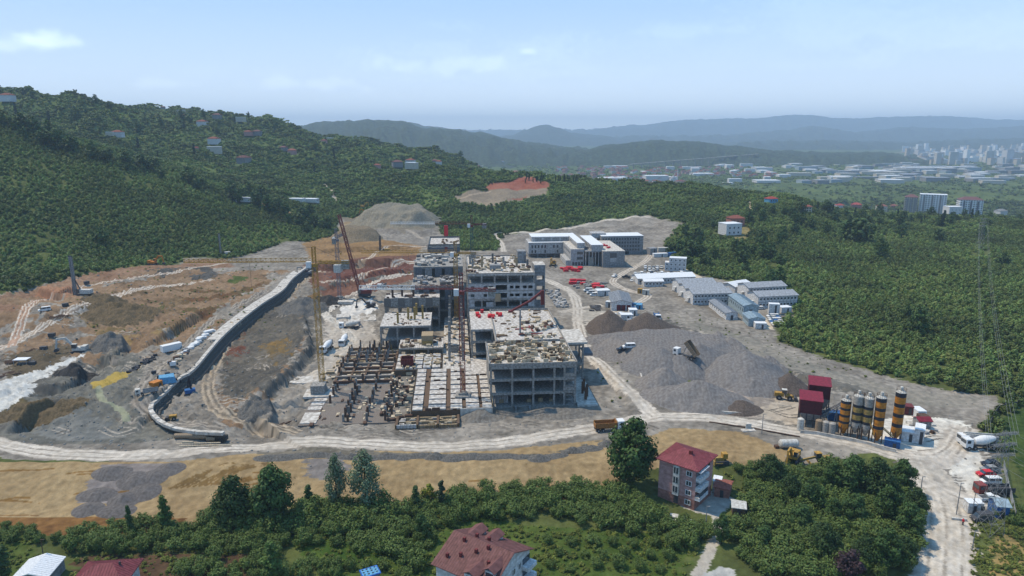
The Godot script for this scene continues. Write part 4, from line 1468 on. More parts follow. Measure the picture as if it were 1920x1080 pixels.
func hospital() -> void:
	var ub := MB.new()
	ub.box(Vector3(-0.5, -0.5, -0.5), Vector3(0.5, 0.5, 0.5))
	unit_box = ub.mesh()
	var con: Material = M["concrete"]
	# --- front block: three open storeys
	var a := thing("hospital_front_block", "three storey open concrete frame with formwork cluttered roof, facing the haul road", "building", SO(24, 11.5), SITE_YAW)
	frame_block(a, [0.3, 6.9, 13.5, 20.1, 23.3, 26.7], [0.3, 8.0, 15.6, 23.2], [0.5, 5.1, 9.6, 14.0], con, M["pale_concrete"])
	piece(a, "fascia", con, Vector3(0, 12.9, 0.02), Vector3(27, 14.75, 0.36))
	piece(a, "fascia", con, Vector3(-0.3, 13.1, -23.2), Vector3(0.0, 14.7, 0.02))
	piece(a, "fascia", con, Vector3(27.0, 13.1, -23.2), Vector3(27.3, 14.7, 0.02))
	for y in [5.1, 9.6]:
		piece(a, "sill_wall", con, Vector3(23.6, y + 0.1, -0.4), Vector3(26.4, y + 1.3, -0.15))
	for y in [1.8, 3.4, 6.6, 8.1]:
		piece(a, "stair_landing", con, Vector3(23.6, y, -3.6), Vector3(26.4, y + 0.25, -0.4))
	for y in [0.5, 5.1, 9.6]:  # back and side walls added to the open frame to keep its storeys dark
		piece(a, "back_wall", M["concrete"], Vector3(0.3, y + 0.02, -23.1), Vector3(26.5, y + 3.9, -22.9))
		piece(a, "side_wall", M["concrete"], Vector3(0.05, y + 0.02, -22.8), Vector3(0.25, y + 3.9, -8.4))
		piece(a, "partition", M["concrete"], Vector3(13.3, y + 0.02, -22.8), Vector3(13.5, y + 3.9, -8.4))
		piece(a, "side_wall", M["grey_wall"], Vector3(26.55, y + 0.02, -23.0), Vector3(26.8, y + 3.9, -9.0))
	for i in 7:
		piece(a, "stored_panel", M["white_block"], Vector3(0.9 + i * 0.72, 0.52, -3.2), Vector3(1.5 + i * 0.72, 2.9, -3.0))
	for q in [[3.0, 1.2], [11.8, 1.0], [15.5, 1.3], [19.0, 0.8]]:
		piece(a, "stored_pallet", M["timber"], Vector3(q[0], 0.52, -4.0), Vector3(q[0] + 1.4, 0.52 + q[1], -2.8))
	piece(a, "basement_wall", con, Vector3(0, -3.0, -0.6), Vector3(27, 0.08, 0.2))
	piece(a, "ramp_wall", M["grey_wall"], Vector3(7.6, -1.5, 0.2), Vector3(7.95, 1.2, 3.6))
	piece(a, "ramp_wall", M["grey_wall"], Vector3(12.0, -1.5, 0.2), Vector3(12.35, 0.9, 3.2))
	var pod := thing("podium_slab", "pale concrete podium slab with rusty column starters beside the front block", "slab", SO(51.3, 10.5), SITE_YAW)
	piece(pod, "slab", M["pale_concrete"], Vector3(0.2, -0.6, -25), Vector3(6.6, 0.55, 0))
	for i in 4:
		piece(pod, "column_starter", M["rust"], Vector3(3.2 + (i % 2) * 0.9, 0.56, -5.0 - i * 2.6), Vector3(3.9 + (i % 2) * 0.9, 4.6, -4.3 - i * 2.6))
	# --- annex with the overhanging roof
	var an := thing("hospital_annex", "open annex with overhanging pale roof slab on tall columns", "building", SO(51.6, 33.0), SITE_YAW)
	frame_block(an, [0.4, 5.6], [0.4, 7.0, 14.0], [0.2, 6.8, 13.6], con, M["pale_concrete"])
	piece(an, "roof_overhang", M["pale_concrete"], Vector3(-0.2, 13.62, -15.2), Vector3(6.9, 14.3, 0.8))
	piece(an, "side_canopy", M["steel_blue"], Vector3(6.0, 9.4, -8.0), Vector3(9.2, 9.7, -1.0))
	piece(an, "canopy_bracket", M["steel_blue"], Vector3(6.0, 8.8, -1.2), Vector3(9.2, 9.4, -1.0))
	piece(an, "side_wall", M["grey_wall"], Vector3(0.2, 0.3, -14.0), Vector3(0.4, 13.0, -0.8))
	# --- middle deck
	var b := thing("hospital_middle_deck", "broad pale roof deck between front block and windowed block, littered with boards", "building", SO(19.3, 35.0), SITE_YAW)
	frame_block(b, [8.4, 16.0, 24.0, 31.8], [0.6, 10.0, 18.0, 26.0, 34.0, 42.8], [0.2, 5.1, 9.6, 14.0], con, M["slab_white"])
	frame_block(b, [0.3, 7.8], [17.5, 26.0, 34.0, 42.8], [0.2, 5.1, 9.6, 13.96], con, M["slab_white"])
	parapet(b, 8.2, 32.0, 0.5, 43.2, 14.0, 0.7, con)
	piece(b, "back_wall", M["grey_wall"], Vector3(0.3, 0.3, -30.0), Vector3(31.6, 13.4, -29.7))
	piece(b, "recess_floor", M["slab_white"], Vector3(-0.4, 0.4, -17.2), Vector3(8.0, 3.0, -0.2))
	# --- windowed block
	var c := thing("hospital_windowed_block", "tall block with white infill walls, dark window openings and timber cluttered roof", "building", SO(19.0, 83.0), SITE_YAW)
	frame_block(c, [0.3, 5.6, 10.9, 16.3, 21.6, 27.1], [0.5, 10, 20, 30, 42], [0.2, 7.0, 14.3, 17.8, 21.1, 24.4, 28.0], con, M["slab_white"], 0.35, 0.7)
	for k in 2:
		var y: float = [17.8, 21.1][k]
		var holes := []
		for i in 5:
			if i == 2:
				holes.append([11.3, y + 0.3, 15.9, y + 2.4])
			elif k == 0 or i != 5:
				holes.append([[0.9, 6.1, 11.4, 16.9, 22.3][i] + 0.2, y + 0.85, [0.9, 6.1, 11.4, 16.9, 22.3][i] + 1.7, y + 2.05])
				if i > 0:
					holes.append([[0.9, 6.1, 11.4, 16.9, 22.3][i] + 2.4, y + 0.85, [0.9, 6.1, 11.4, 16.9, 22.3][i] + 4.2, y + 2.05])
		var wm := MB.new()
		wall_cells(wm, 0.0, 27.4, y, y + 2.95, -0.3, -0.05, holes)
		part(c, "infill_wall", wm, M["white_block"])
		piece(c, "back_wall", M["concrete"], Vector3(0.3, y + 0.02, -12.2), Vector3(27.0, y + 2.9, -12.0))
	for q in [[14.3, 0.3, 2.6, 17.4], [14.3, 24.6, 27.2, 17.4], [14.3, 7.4, 10.4, 16.4]]:
		piece(c, "infill_panel", M["white_block"], Vector3(q[1], q[0] + 0.02, -0.3), Vector3(q[2], q[3], -0.08))
	for y in [14.3, 24.4]:
		piece(c, "back_wall", M["grey_wall"], Vector3(0.3, y + 0.02, -8.2), Vector3(27.0, y + 2.9, -8.0))
	for i in 3:
		piece(c, "side_wall", M["white_block"], Vector3(27.2, 14.6 + i * 3.4, -41), Vector3(27.4, 17.4 + i * 3.4, -1.2))
	piece(c, "hoist_platform", M["timber"], Vector3(10.9, 17.0, 0.36), Vector3(13.2, 20.2, 1.6))
	parapet(c, 0.0, 27.4, 0.2, 42.2, 28.0, 0.5, con)
	for i in 13:
		var x := 1.6 + (i % 6) * 4.7 + rng.randf_range(-0.8, 0.8)
		var z := -14.0 - int(i / 6.0) * 10.0 + rng.randf_range(-1, 1)
		piece(c, "column_form", M[["concrete", "timber", "form_panel"][i % 3]], Vector3(x, 28.02, z - 0.8), Vector3(x + 0.9, 28 + rng.randf_range(2.6, 4.4), z))
	piece(c, "core_wall", M["grey_wall"], Vector3(22.5, 28.02, -30), Vector3(26.2, 33.2, -24))
	piece(c, "core_wall", M["grey_wall"], Vector3(9.4, 28.02, -11), Vector3(14.0, 30.2, -8))
	var st := thing("stair_tower", "slender concrete stair tower beside the windowed block", "tower", SO(47.2, 92.0), SITE_YAW)
	var sm := MB.new()
	wall_cells(sm, 0, 4.6, 0, 29.6, -0.3, 0, [[1.0, 23.6, 4.0, 25.2], [1.0, 19.2, 4.0, 20.8], [1.0, 14.8, 4.0, 16.2]])
	part(st, "front_wall", sm, M["grey_wall"])
	piece(st, "side_wall", M["grey_wall"], Vector3(4.3, 0, -8.0), Vector3(4.6, 29.6, -0.3))
	piece(st, "side_wall", M["grey_wall"], Vector3(0, 0, -8.0), Vector3(0.3, 29.6, -0.3))
	piece(st, "roof", M["pale_concrete"], Vector3(0, 29.62, -8.0), Vector3(4.6, 29.9, 0))
	# --- back blocks on the left
	var d := thing("hospital_rear_block", "two tier grey block of board formed walls behind the yellow crane mast", "building", SO(-6.0, 113.0), SITE_YAW)
	frame_block(d, [0.4, 6.0, 12.0, 18.0, 23.6], [0.4, 9.0, 18.0], [0.2, 6.0, 11.5, 17.0], con, M["concrete"])
	frame_block(d, [0.6, 6.2, 12.0, 17.8, 23.4], [20.0, 30.0, 40.0, 54.0], [0.2, 8.0, 16.6, 22.0], con, M["concrete"])
	for i in 5:
		piece(d, "shear_wall", M[["steel_blue", "grey_wall", "steel_blue"][i % 3]], Vector3(1.0 + i * 4.7, 17.05, -20.4), Vector3(4.2 + i * 4.7, 21.5, -19.5))
		piece(d, "shear_wall", M[["grey_wall", "steel_blue"][i % 2]], Vector3(1.0 + i * 4.7, 6.2, 0.02), Vector3(3.4 + i * 4.7, 16.4, 0.3))
	var e := thing("hospital_tower_block", "square tower block with white formed roof and dark netted walls", "building", SO(0.2, 170.0), SITE_YAW)
	frame_block(e, [0.4, 8.2, 16.2], [0.4, 14, 28], [0.2, 7.0, 13.0, 19.4, 26.0], con, M["slab_white"])
	piece(e, "net_wall", M["steel_blue"], Vector3(0.0, 19.6, 0.36), Vector3(16.6, 25.1, 0.5))
	piece(e, "net_wall", M["steel_blue"], Vector3(-0.5, 13.2, -28), Vector3(-0.36, 25.1, 0.2))
	piece(e, "red_banner", M["red_paint"], Vector3(8.6, 14.0, 0.55), Vector3(10.1, 25.4, 0.62))
	parapet(e, 0, 16.6, 0, 28.4, 26.0, 0.8, M["form_panel"])
	for i in 16:
		var x := rng.randf_range(6.5, 15.0)
		var z := rng.randf_range(-26, -2)
		piece(e, "roof_opening_form", M["brown_timber"], Vector3(x, 26.02, z), Vector3(x + 1.2, 26.5, z + 1.6))
	# --- left decks
	var f := thing("hospital_formed_storey", "pale storey with board formed parapet face above dark open columns", "building", SO(-17.0, 103.0), SITE_YAW)
	frame_block(f, [0.4, 6.2, 12.0, 18.0, 23.6], [0.4, 6.0, 12.0], [0.2, 5.0, 10.4, 13.6], con, M["slab_white"])
	for i in 8:
		piece(f, "form_face", M[["form_panel", "concrete"][i % 2]], Vector3(i * 3.0, 10.4, 0.36), Vector3(i * 3.0 + 2.94, 14.2, 0.6))
	for i in 14:
		piece(f, "prop", M["timber"], Vector3(0.5 + i * 1.75, 9.0, 0.4), Vector3(0.62 + i * 1.75, 10.4, 0.52))
	for q in [[3.0, -3.0], [7.0, -5.0], [12.0, -4.0]]:
		piece(f, "column_starter", M["rust"], Vector3(q[0], 13.62, q[1] - 0.9), Vector3(q[0] + 0.9, 18.4, q[1]))
	var g := thing("hospital_white_slab", "white first floor slab with timber column forms over dark open bays", "building", SO(-16.0, 73.0), SITE_YAW)
	frame_block(g, [0.4, 6.8, 13.2, 19.6], [0.4, 7.0, 13.6, 20.0], [0.2, 5.0, 10.0], con, M["slab_white"])
	for q in [[6.4, -4.0, 4.4], [10.2, -9.5, 4.8], [12.8, -9.0, 5.2], [16.0, -10.0, 5.6], [13.2, -16.0, 5.0]]:
		piece(g, "column_form", M["dull_yellow"], Vector3(q[0], 10.02, q[1] - 0.8), Vector3(q[0] + 0.8, 10 + q[2], q[1]))
	for i in 5:
		piece(g, "brace", M["brown_timber"], Vector3(8.2 + i * 0.9, 10.02, -4.5), Vector3(8.6 + i * 0.9, 10.2, -2.6))
	var hs := thing("hospital_low_deck", "low pale deck wrapped in scaffold props between white slab and raft", "building", SO(-8.0, 60.5), SITE_YAW)
	frame_block(hs, [0.4, 5.8, 11.2, 16.6], [0.4, 6.0, 12.0], [0.2, 4.8], con, M["slab_white"], 0.3)
	for i in 22:
		piece(hs, "scaffold_post", M["dull_yellow"], Vector3(0.2 + i * 0.78, 0.2, 0.6), Vector3(0.28 + i * 0.78, rng.randf_range(5.2, 6.6), 0.68))
	piece(hs, "stair_form", M["timber"], Vector3(8.6, 4.82, -9.0), Vector3(13.0, 8.6, -3.0))
	piece(hs, "stair_form", M["dull_yellow"], Vector3(9.0, 5.4, -2.9), Vector3(12.6, 6.6, -2.7))
	# --- central strip with free-standing columns
	var cs := thing("hospital_corridor_deck", "narrow low deck with tall free standing columns between the wings", "building", SO(8.8, 43.0), SITE_YAW)
	piece(cs, "deck", M["slab_white"], Vector3(0, -0.5, -70), Vector3(10, 2.4, 0))
	for i in 9:
		for k in 2:
			piece(cs, "column", M["concrete"], Vector3(2.0 + k * 5.0, 2.42, -9.0 - i * 7.0), Vector3(2.9 + k * 5.0, 9.5 + (i % 3) * 2.0, -8.2 - i * 7.0))
	for q in [[2.6, -21.0, 6.2, -20.8], [2.6, -18.2, 6.2, -18.0], [2.6, -20.8, 2.8, -18.2], [6.0, -20.8, 6.2, -18.2]]:
		piece(cs, "lift_pit_wall", M["concrete"], Vector3(q[0], 2.42, q[1]), Vector3(q[2], 4.6, q[3]))
	# --- beam deck at the front
	var bd := thing("beam_deck", "low pale deck of cast panels divided by brown beam trenches", "deck", SO(0.0, 5.5), SITE_YAW)
	piece(bd, "base_form", M["brown_timber"], Vector3(0, -0.5, -37), Vector3(24.4, 2.5, 0))
	var ux := [0.2, 3.2, 5.0, 10.2, 11.7, 15.2, 16.4, 20.4, 21.4, 24.2]
	for i in 5:
		for k in 9:
			var z0 := -0.2 - k * 4.1
			var j := rng.randf_range(0, 0.5)
			piece(bd, "cast_panel", M[["pale_concrete", "slab_white", "slab_white"][rng.randi() % 3]], Vector3(ux[i * 2], 2.52, z0 - 3.4 + j), Vector3(ux[i * 2 + 1], 3.0 + rng.randf_range(-0.12, 0.1), z0))
	piece(bd, "edge_wall", M["pale_concrete"], Vector3(14.6, -1.5, 0.02), Vector3(24.4, 2.9, 0.3))
	for k in 36:
		var x := rng.randf_range(0.4, 23.5)
		var zz := -int(rng.randf_range(0, 9)) * 4.1 + 0.05
		piece(bd, "rebar_tuft", M["rust"], Vector3(x, 2.52, zz), Vector3(x + rng.randf_range(0.6, 2.4), rng.randf_range(2.9, 3.5), zz + 0.1))
	# --- starter pit in front of it
	var fp := thing("footing_pit", "timbered footing pit bristling with rebar at the foot of the beam deck", "footings", SO(-4.6, -1.8), SITE_YAW)
	piece(fp, "bottom", M["rebar_mat"], Vector3(0, -0.6, -7), Vector3(19, 0.12, 0))
	for i in 4:
		piece(fp, "tie_beam", M["brown_timber"], Vector3(i * 6.0 + 0.2, 0.13, -6.9), Vector3(i * 6.0 + 0.9, 1.3, -0.2))
	for k in 3:
		piece(fp, "tie_beam", M["timber"], Vector3(1.0, 0.13, -6.6 + k * 2.9), Vector3(18.0, 0.9, -6.1 + k * 2.9))
	piece(fp, "white_form", M["white_paint"], Vector3(0.6, 0.3, -0.15), Vector3(6.4, 1.4, 0.1))
	for i in 46:
		var x := 0.2 + i * 0.41
		piece(fp, "starter_bar", M["rust" if i % 3 else "dull_yellow"], Vector3(x, 0.13, 0.12), Vector3(x + 0.1, rng.randf_range(1.2, 2.2), 0.22))
	for i in 60:
		var x := rng.randf_range(1.0, 17.5)
		var z := rng.randf_range(-6.4, -0.6)
		piece(fp, "board", M[["pale_timber", "timber", "pale_timber", "slab_white"][i % 4]], Vector3(x, 0.14, z), Vector3(x + rng.randf_range(0.6, 1.9), rng.randf_range(0.3, 1.1), z + rng.randf_range(0.15, 0.7)))
	# --- raft with its rows of column starters
	var rf := thing("raft_foundation", "brown raft foundation with rows of rusty column cages", "foundation", SO(-33.0, 3.0), SITE_YAW)
	piece(rf, "raft", M["rebar_mat"], Vector3(0, -0.6, -32), Vector3(28.4, 0.25, 0))
	piece(rf, "raft_edge", M["pale_concrete"], Vector3(0.3, 0.26, -9.0), Vector3(5.0, 0.5, -1.0))
	for i in 5:
		piece(rf, "walkway", M["slab_white"], Vector3(0.4 + i * 0.3, 0.26, -14.0 - i * 3.4), Vector3(4.6 + i * 0.2, 0.4, -11.4 - i * 3.4))
	for i in 70:
		var x := rng.randf_range(0.5, 27.0)
		var z := rng.randf_range(-31, -1)
		piece(rf, "loose_bar", M["rust" if i % 2 else "pale_timber"], Vector3(x, 0.26, z), Vector3(x + rng.randf_range(0.2, 1.2), 0.26 + rng.randf_range(0.1, 0.4), z + rng.randf_range(0.2, 2.6)))
	for r in 6:
		for k in 9:
			var x: float = [6.4, 12.6, 13.8, 19.4, 24.8, 26.4][r] + rng.randf_range(-0.2, 0.2)
			var z := -1.6 - k * 3.45 + rng.randf_range(-0.3, 0.3)
			if r == 0 and k < 4 or rng.randf() < 0.1:
				continue
			piece(rf, "column_cage", M[["rust", "concrete", "rust", "form_panel"][(r + k) % 4]], Vector3(x, 0.26, z - 0.75), Vector3(x + 0.62, rng.randf_range(2.4, 3.6), z))
	# --- foundation beam grid
	var cg := thing("foundation_grid", "grid of rusty ground beam cages with pale blinding between", "foundation", SO(-28.5, 36.0), SITE_YAW)
	piece(cg, "blinding", M["pale_concrete"], Vector3(0, -0.6, -40), Vector3(20.5, 0.3, 0))
	for k in 9:
		piece(cg, "beam_cage", M[["rust", "form_panel", "brown_timber"][k % 3]], Vector3(0.2, 0.31, -1.2 - k * 4.6), Vector3(20.2, 1.3, -0.3 - k * 4.6))
	for i in 5:
		piece(cg, "beam_cage", M["brown_timber"], Vector3(0.4 + i * 4.7, 0.32, -38.5), Vector3(1.1 + i * 4.7, 1.1, -0.4))
	for i in 14:
		var x := 0.4 + int(rng.randf() * 5) * 4.7
		var z := -0.8 - int(rng.randf() * 9) * 4.6
		piece(cg, "column_cage", M["rust"], Vector3(x, 1.0, z - 0.7), Vector3(x + 0.7, rng.randf_range(2.4, 4.2), z))
	for i in 40:
		var x := rng.randf_range(1.4, 18.5)
		var z := rng.randf_range(-38, -1)
		piece(cg, "board", M[["pale_timber", "timber", "slab_white"][i % 3]], Vector3(x, 0.31, z), Vector3(x + rng.randf_range(0.5, 2.2), rng.randf_range(0.5, 0.8), z + rng.randf_range(0.2, 0.9)))
	var cf := thing("column_field", "field of grey concrete columns with rusty tops between the decks", "columns", SO(-15.0, 58.0), SITE_YAW)
	for i in 5:
		for k in 4:
			var x := i * 3.6 + rng.randf_range(-0.2, 0.2) - 12.0
			var z := -k * 4.0 + rng.randf_range(-0.3, 0.3)
			var y := rng.randf_range(2.6, 4.6)
			piece(cf, "column", M[["concrete", "form_panel", "grey_wall"][(i + k) % 3]], Vector3(x, 0.2, z - 0.6), Vector3(x + 0.6, y, z))
			piece(cf, "column_top", M["rust"], Vector3(x + 0.1, y, z - 0.5), Vector3(x + 0.5, y + 1.1, z - 0.1))
	for i in 26:
		var x := rng.randf_range(-12, 6)
		var z := rng.randf_range(-15, 1)
		piece(cf, "scaffold_prop", M["dull_yellow" if i % 2 else "steel_blue"], Vector3(x, 0.2, z), Vector3(x + 0.12, rng.randf_range(2.4, 5.2), z + 0.12))
	var sc := thing("edge_scaffold", "timber edge scaffold along the beam deck and low deck", "scaffold", SO(0.0, 5.5), SITE_YAW)
	for i in 34:
		var z := -i * 1.1
		piece(sc, "post", M["dull_yellow" if i % 3 else "timber"], Vector3(24.5, 2.4, z - 0.1), Vector3(24.6, rng.randf_range(3.6, 4.8), z))
		piece(sc, "post", M["timber" if i % 3 else "rust"], Vector3(-0.2, 0.2, z - 0.1), Vector3(-0.1, rng.randf_range(3.2, 4.4), z))
	for k in 3:
		piece(sc, "rail", M["timber"], Vector3(24.5, 3.2 + k * 0.45, -37), Vector3(24.58, 3.32 + k * 0.45, 0))
	var rb := thing("red_wall_form", "dark red steel wall form standing open on the foundations", "formwork", SO(-6.0, 45.5), SITE_YAW)
	for q in [[0, 0, 4.4, 0.2], [0, -3.6, 4.4, -3.4], [0, -3.4, 0.2, 0], [4.2, -3.4, 4.4, 0]]:
		piece(rb, "form_side", M["dark_red"], Vector3(q[0], 0.3, q[1]), Vector3(q[2], 5.6, q[3]))
	for i in 5:
		piece(rb, "form_rib", M["red_paint"], Vector3(0.3 + i * 0.95, 0.3, 0.22), Vector3(0.42 + i * 0.95, 5.4, 0.36))
	var mid := thing("middle_deck_strip", "pale deck strip with panels and dark gaps behind the beam deck", "deck", SO(-8.0, 43.0), SITE_YAW)
	piece(mid, "base_form", M["brown_timber"], Vector3(0, -0.5, -17), Vector3(16.4, 2.3, 0))
	for i in 5:
		for k in 4:
			piece(mid, "cast_panel", M[["slab_white", "white_block", "pale_concrete"][rng.randi() % 3]], Vector3(0.3 + i * 3.2, 2.32, -3.8 - k * 4.1), Vector3(3.1 + i * 3.2, 2.7 + rng.randf_range(0, 0.3), -0.5 - k * 4.1))
	# --- loose material
	var fk := [["formwork_panel", "pale_timber", "pale plywood formwork panel stacked on the front block's roof", "panel", "formwork on the front block's roof"], ["formwork_panel", "timber", "brown plywood formwork panel stacked on the front block's roof", "panel", "formwork on the front block's roof"], ["formwork_panel", "pale_timber", "pale plywood formwork panel stacked on the front block's roof", "panel", "formwork on the front block's roof"], ["formwork_panel", "brown_timber", "dark plywood formwork panel stacked on the front block's roof", "panel", "formwork on the front block's roof"]]
	for i in 290:
		var u := rng.randf_range(25.0, 50.2)
		var v := rng.randf_range(12.5, 34.0)
		var k: Array = fk[rng.randi() % 4]
		var upright := rng.randf() < 0.62
		var s := Vector3(rng.randf_range(0.9, 2.0), rng.randf_range(0.7, 1.5) if upright else rng.randf_range(0.15, 0.5), rng.randf_range(0.16, 0.5) if upright else rng.randf_range(0.5, 1.4))
		block(k[0], M[k[1]], k[2], k[3], SO(u, v, 14.02), s, SITE_YAW + (PI * 0.5 if rng.randf() < 0.25 else 0.0) + rng.randf_range(-0.2, 0.2), k[4])
	litter(46, 28.5, 50.5, 36, 77, 14.02, [["timber_board", "brown_timber", "dark timber boards lying on the middle deck", "boards", "boards on the middle deck"], ["timber_board", "timber", "brown timber boards lying on the middle deck", "boards", "boards on the middle deck"]], [1.2, 3.4, 0.15, 0.5, 0.3, 1.2])
	litter(40, 38, 50.5, 36, 62, 14.02, [["plywood_stack", "pale_timber", "stack of plywood sheets at the crowded edge of the middle deck", "stack", "plywood stacks on the middle deck"], ["plywood_stack", "rust", "rusty bundle at the crowded edge of the middle deck", "bundle", "rusty bundles on the middle deck"]], [1.0, 2.4, 0.3, 1.0, 0.6, 1.4])
	litter(13, 20.5, 34, 66, 77, 14.02, [["red_scaffold_crate", "bright_red", "bright red scaffold crate on the middle deck below the windowed block", "crate", "red scaffold crates on the middle deck"]], [0.9, 2.0, 0.5, 1.3, 0.8, 1.5])
	litter(10, 36, 51, 40, 55, 14.02, [["red_beam_bundle", "red_paint", "red painted beam bundle lying on the middle deck", "beams", "red beams on the middle deck"]], [2.5, 5.5, 0.2, 0.4, 0.4, 0.9])
	litter(120, 19.8, 45.8, 84, 124, 28.02, [["roof_plank", "timber", "brown plank heap on the windowed block's roof", "planks", "planks on the windowed block's roof"], ["roof_plank", "rust", "rust brown bundle on the windowed block's roof", "planks", "bundles on the windowed block's roof"], ["roof_plank", "pale_timber", "pale plank heap on the windowed block's roof", "planks", "pale planks on the windowed block's roof"]], [0.8, 3.2, 0.2, 1.0, 0.3, 1.3])
	litter(70, -5.5, 17.5, 114, 131, 17.02, [["wall_form", "form_panel", "grey wall form on the lower tier of the rear block", "formwork", "wall forms on the rear block"], ["wall_form", "white_block", "pale wall form on the lower tier of the rear block", "formwork", "pale forms on the rear block"]], [1.0, 3.0, 0.3, 1.6, 0.4, 2.2])
	litter(70, -5.0, 17.5, 134, 166, 22.02, [["roof_form", "form_panel", "grey form box on the upper tier of the rear block", "formwork", "form boxes on the rear block"], ["roof_form", "pale_concrete", "pale form box on the upper tier of the rear block", "formwork", "pale form boxes on the rear block"]], [1.0, 3.6, 0.4, 1.6, 0.5, 3.0])
	litter(60, -7, 8, 44, 59, 2.75, [["deck_board", "timber", "brown boards on the strip behind the beam deck", "boards", "boards behind the beam deck"], ["deck_board", "pale_timber", "pale boards on the strip behind the beam deck", "boards", "pale boards behind the beam deck"]], [0.6, 2.2, 0.15, 0.8, 0.3, 1.2])
	litter(70, 9.2, 18.4, 44, 112, 2.45, [["corridor_board", "timber", "brown boards on the corridor deck between the wings", "boards", "boards on the corridor deck"], ["corridor_board", "pale_timber", "pale boards on the corridor deck between the wings", "boards", "pale boards on the corridor deck"]], [0.6, 2.2, 0.15, 0.9, 0.3, 1.4])
	litter(60, -7.4, 8.0, 61, 72, 4.85, [["low_deck_board", "pale_timber", "pale boards on the low deck before the white slab", "boards", "boards on the low deck"], ["low_deck_board", "brown_timber", "dark boards on the low deck before the white slab", "boards", "dark boards on the low deck"]], [0.6, 2.0, 0.15, 0.8, 0.3, 1.2])
	litter(90, -9.5, -0.6, 4, 44, 0.4, [["site_timber", "pale_timber", "pale timber heap beside the red wall form", "timber", "timber beside the red wall form"], ["site_timber", "rust", "rusty cage beside the red wall form", "cage", "cages beside the red wall form"]], [0.6, 2.4, 0.2, 1.2, 0.3, 1.2])
	litter(60, -34, -10, 38, 80, 0.32, [["yard_timber", "pale_timber", "pale timber stack beside the foundation grid", "timber", "timber beside the foundation grid"], ["yard_timber", "timber", "brown timber stack beside the foundation grid", "timber", "brown timber beside the foundation grid"]], [0.8, 3.0, 0.2, 0.8, 0.4, 1.4])
	litter(26, -15.6, 3, 74, 92, 10.02, [["slab_timber", "brown_timber", "dark boards lying on the white slab", "boards", "boards on the white slab"]], [0.5, 1.8, 0.12, 0.3, 0.2, 0.8])
	litter(24, -16, 6, 104, 114, 13.65, [["storey_form", "rust", "rusty form on the formed storey's slab", "formwork", "forms on the formed storey"], ["storey_form", "pale_concrete", "pale form on the formed storey's slab", "formwork", "pale forms on the formed storey"]], [0.8, 3.0, 0.2, 0.8, 0.4, 1.6])
	# earth berm round the front of the foundations
	pass

# ------------------------------------------------------------------ cranes
func lattice(mb: MB, a: Vector3, b: Vector3, w: float, h: float, step: float, t: float, tri := false) -> void:
	# a braced box (or triangular) girder from a to b
	var d := (b - a).normalized()
	var side := d.cross(Vector3.UP)
	side = Vector3.RIGHT if side.length() < 0.05 else side.normalized()
	var up := side.cross(d).normalized()
	var cs := [side * w * 0.5 - up * h * 0.5, -side * w * 0.5 - up * h * 0.5, -side * w * 0.5 + up * h * 0.5, side * w * 0.5 + up * h * 0.5]
	if tri:
		cs = [side * w * 0.5, -side * w * 0.5, up * h]
	for c in cs:
		mb.bar(a + c, b + c, t)
	var n := maxi(2, int((b - a).length() / step))
	for i in n:
		var p := a.lerp(b, float(i) / n)
		var q := a.lerp(b, float(i + 1) / n)
		for k in cs.size():
			var c0: Vector3 = cs[k]
			var c1: Vector3 = cs[(k + 1) % cs.size()]
			if i % 2:
				mb.bar(p + c0, q + c1, t * 0.6)
			else:
				mb.bar(p + c1, q + c0, t * 0.6)
			mb.bar(q + c0, q + c1, t * 0.6)

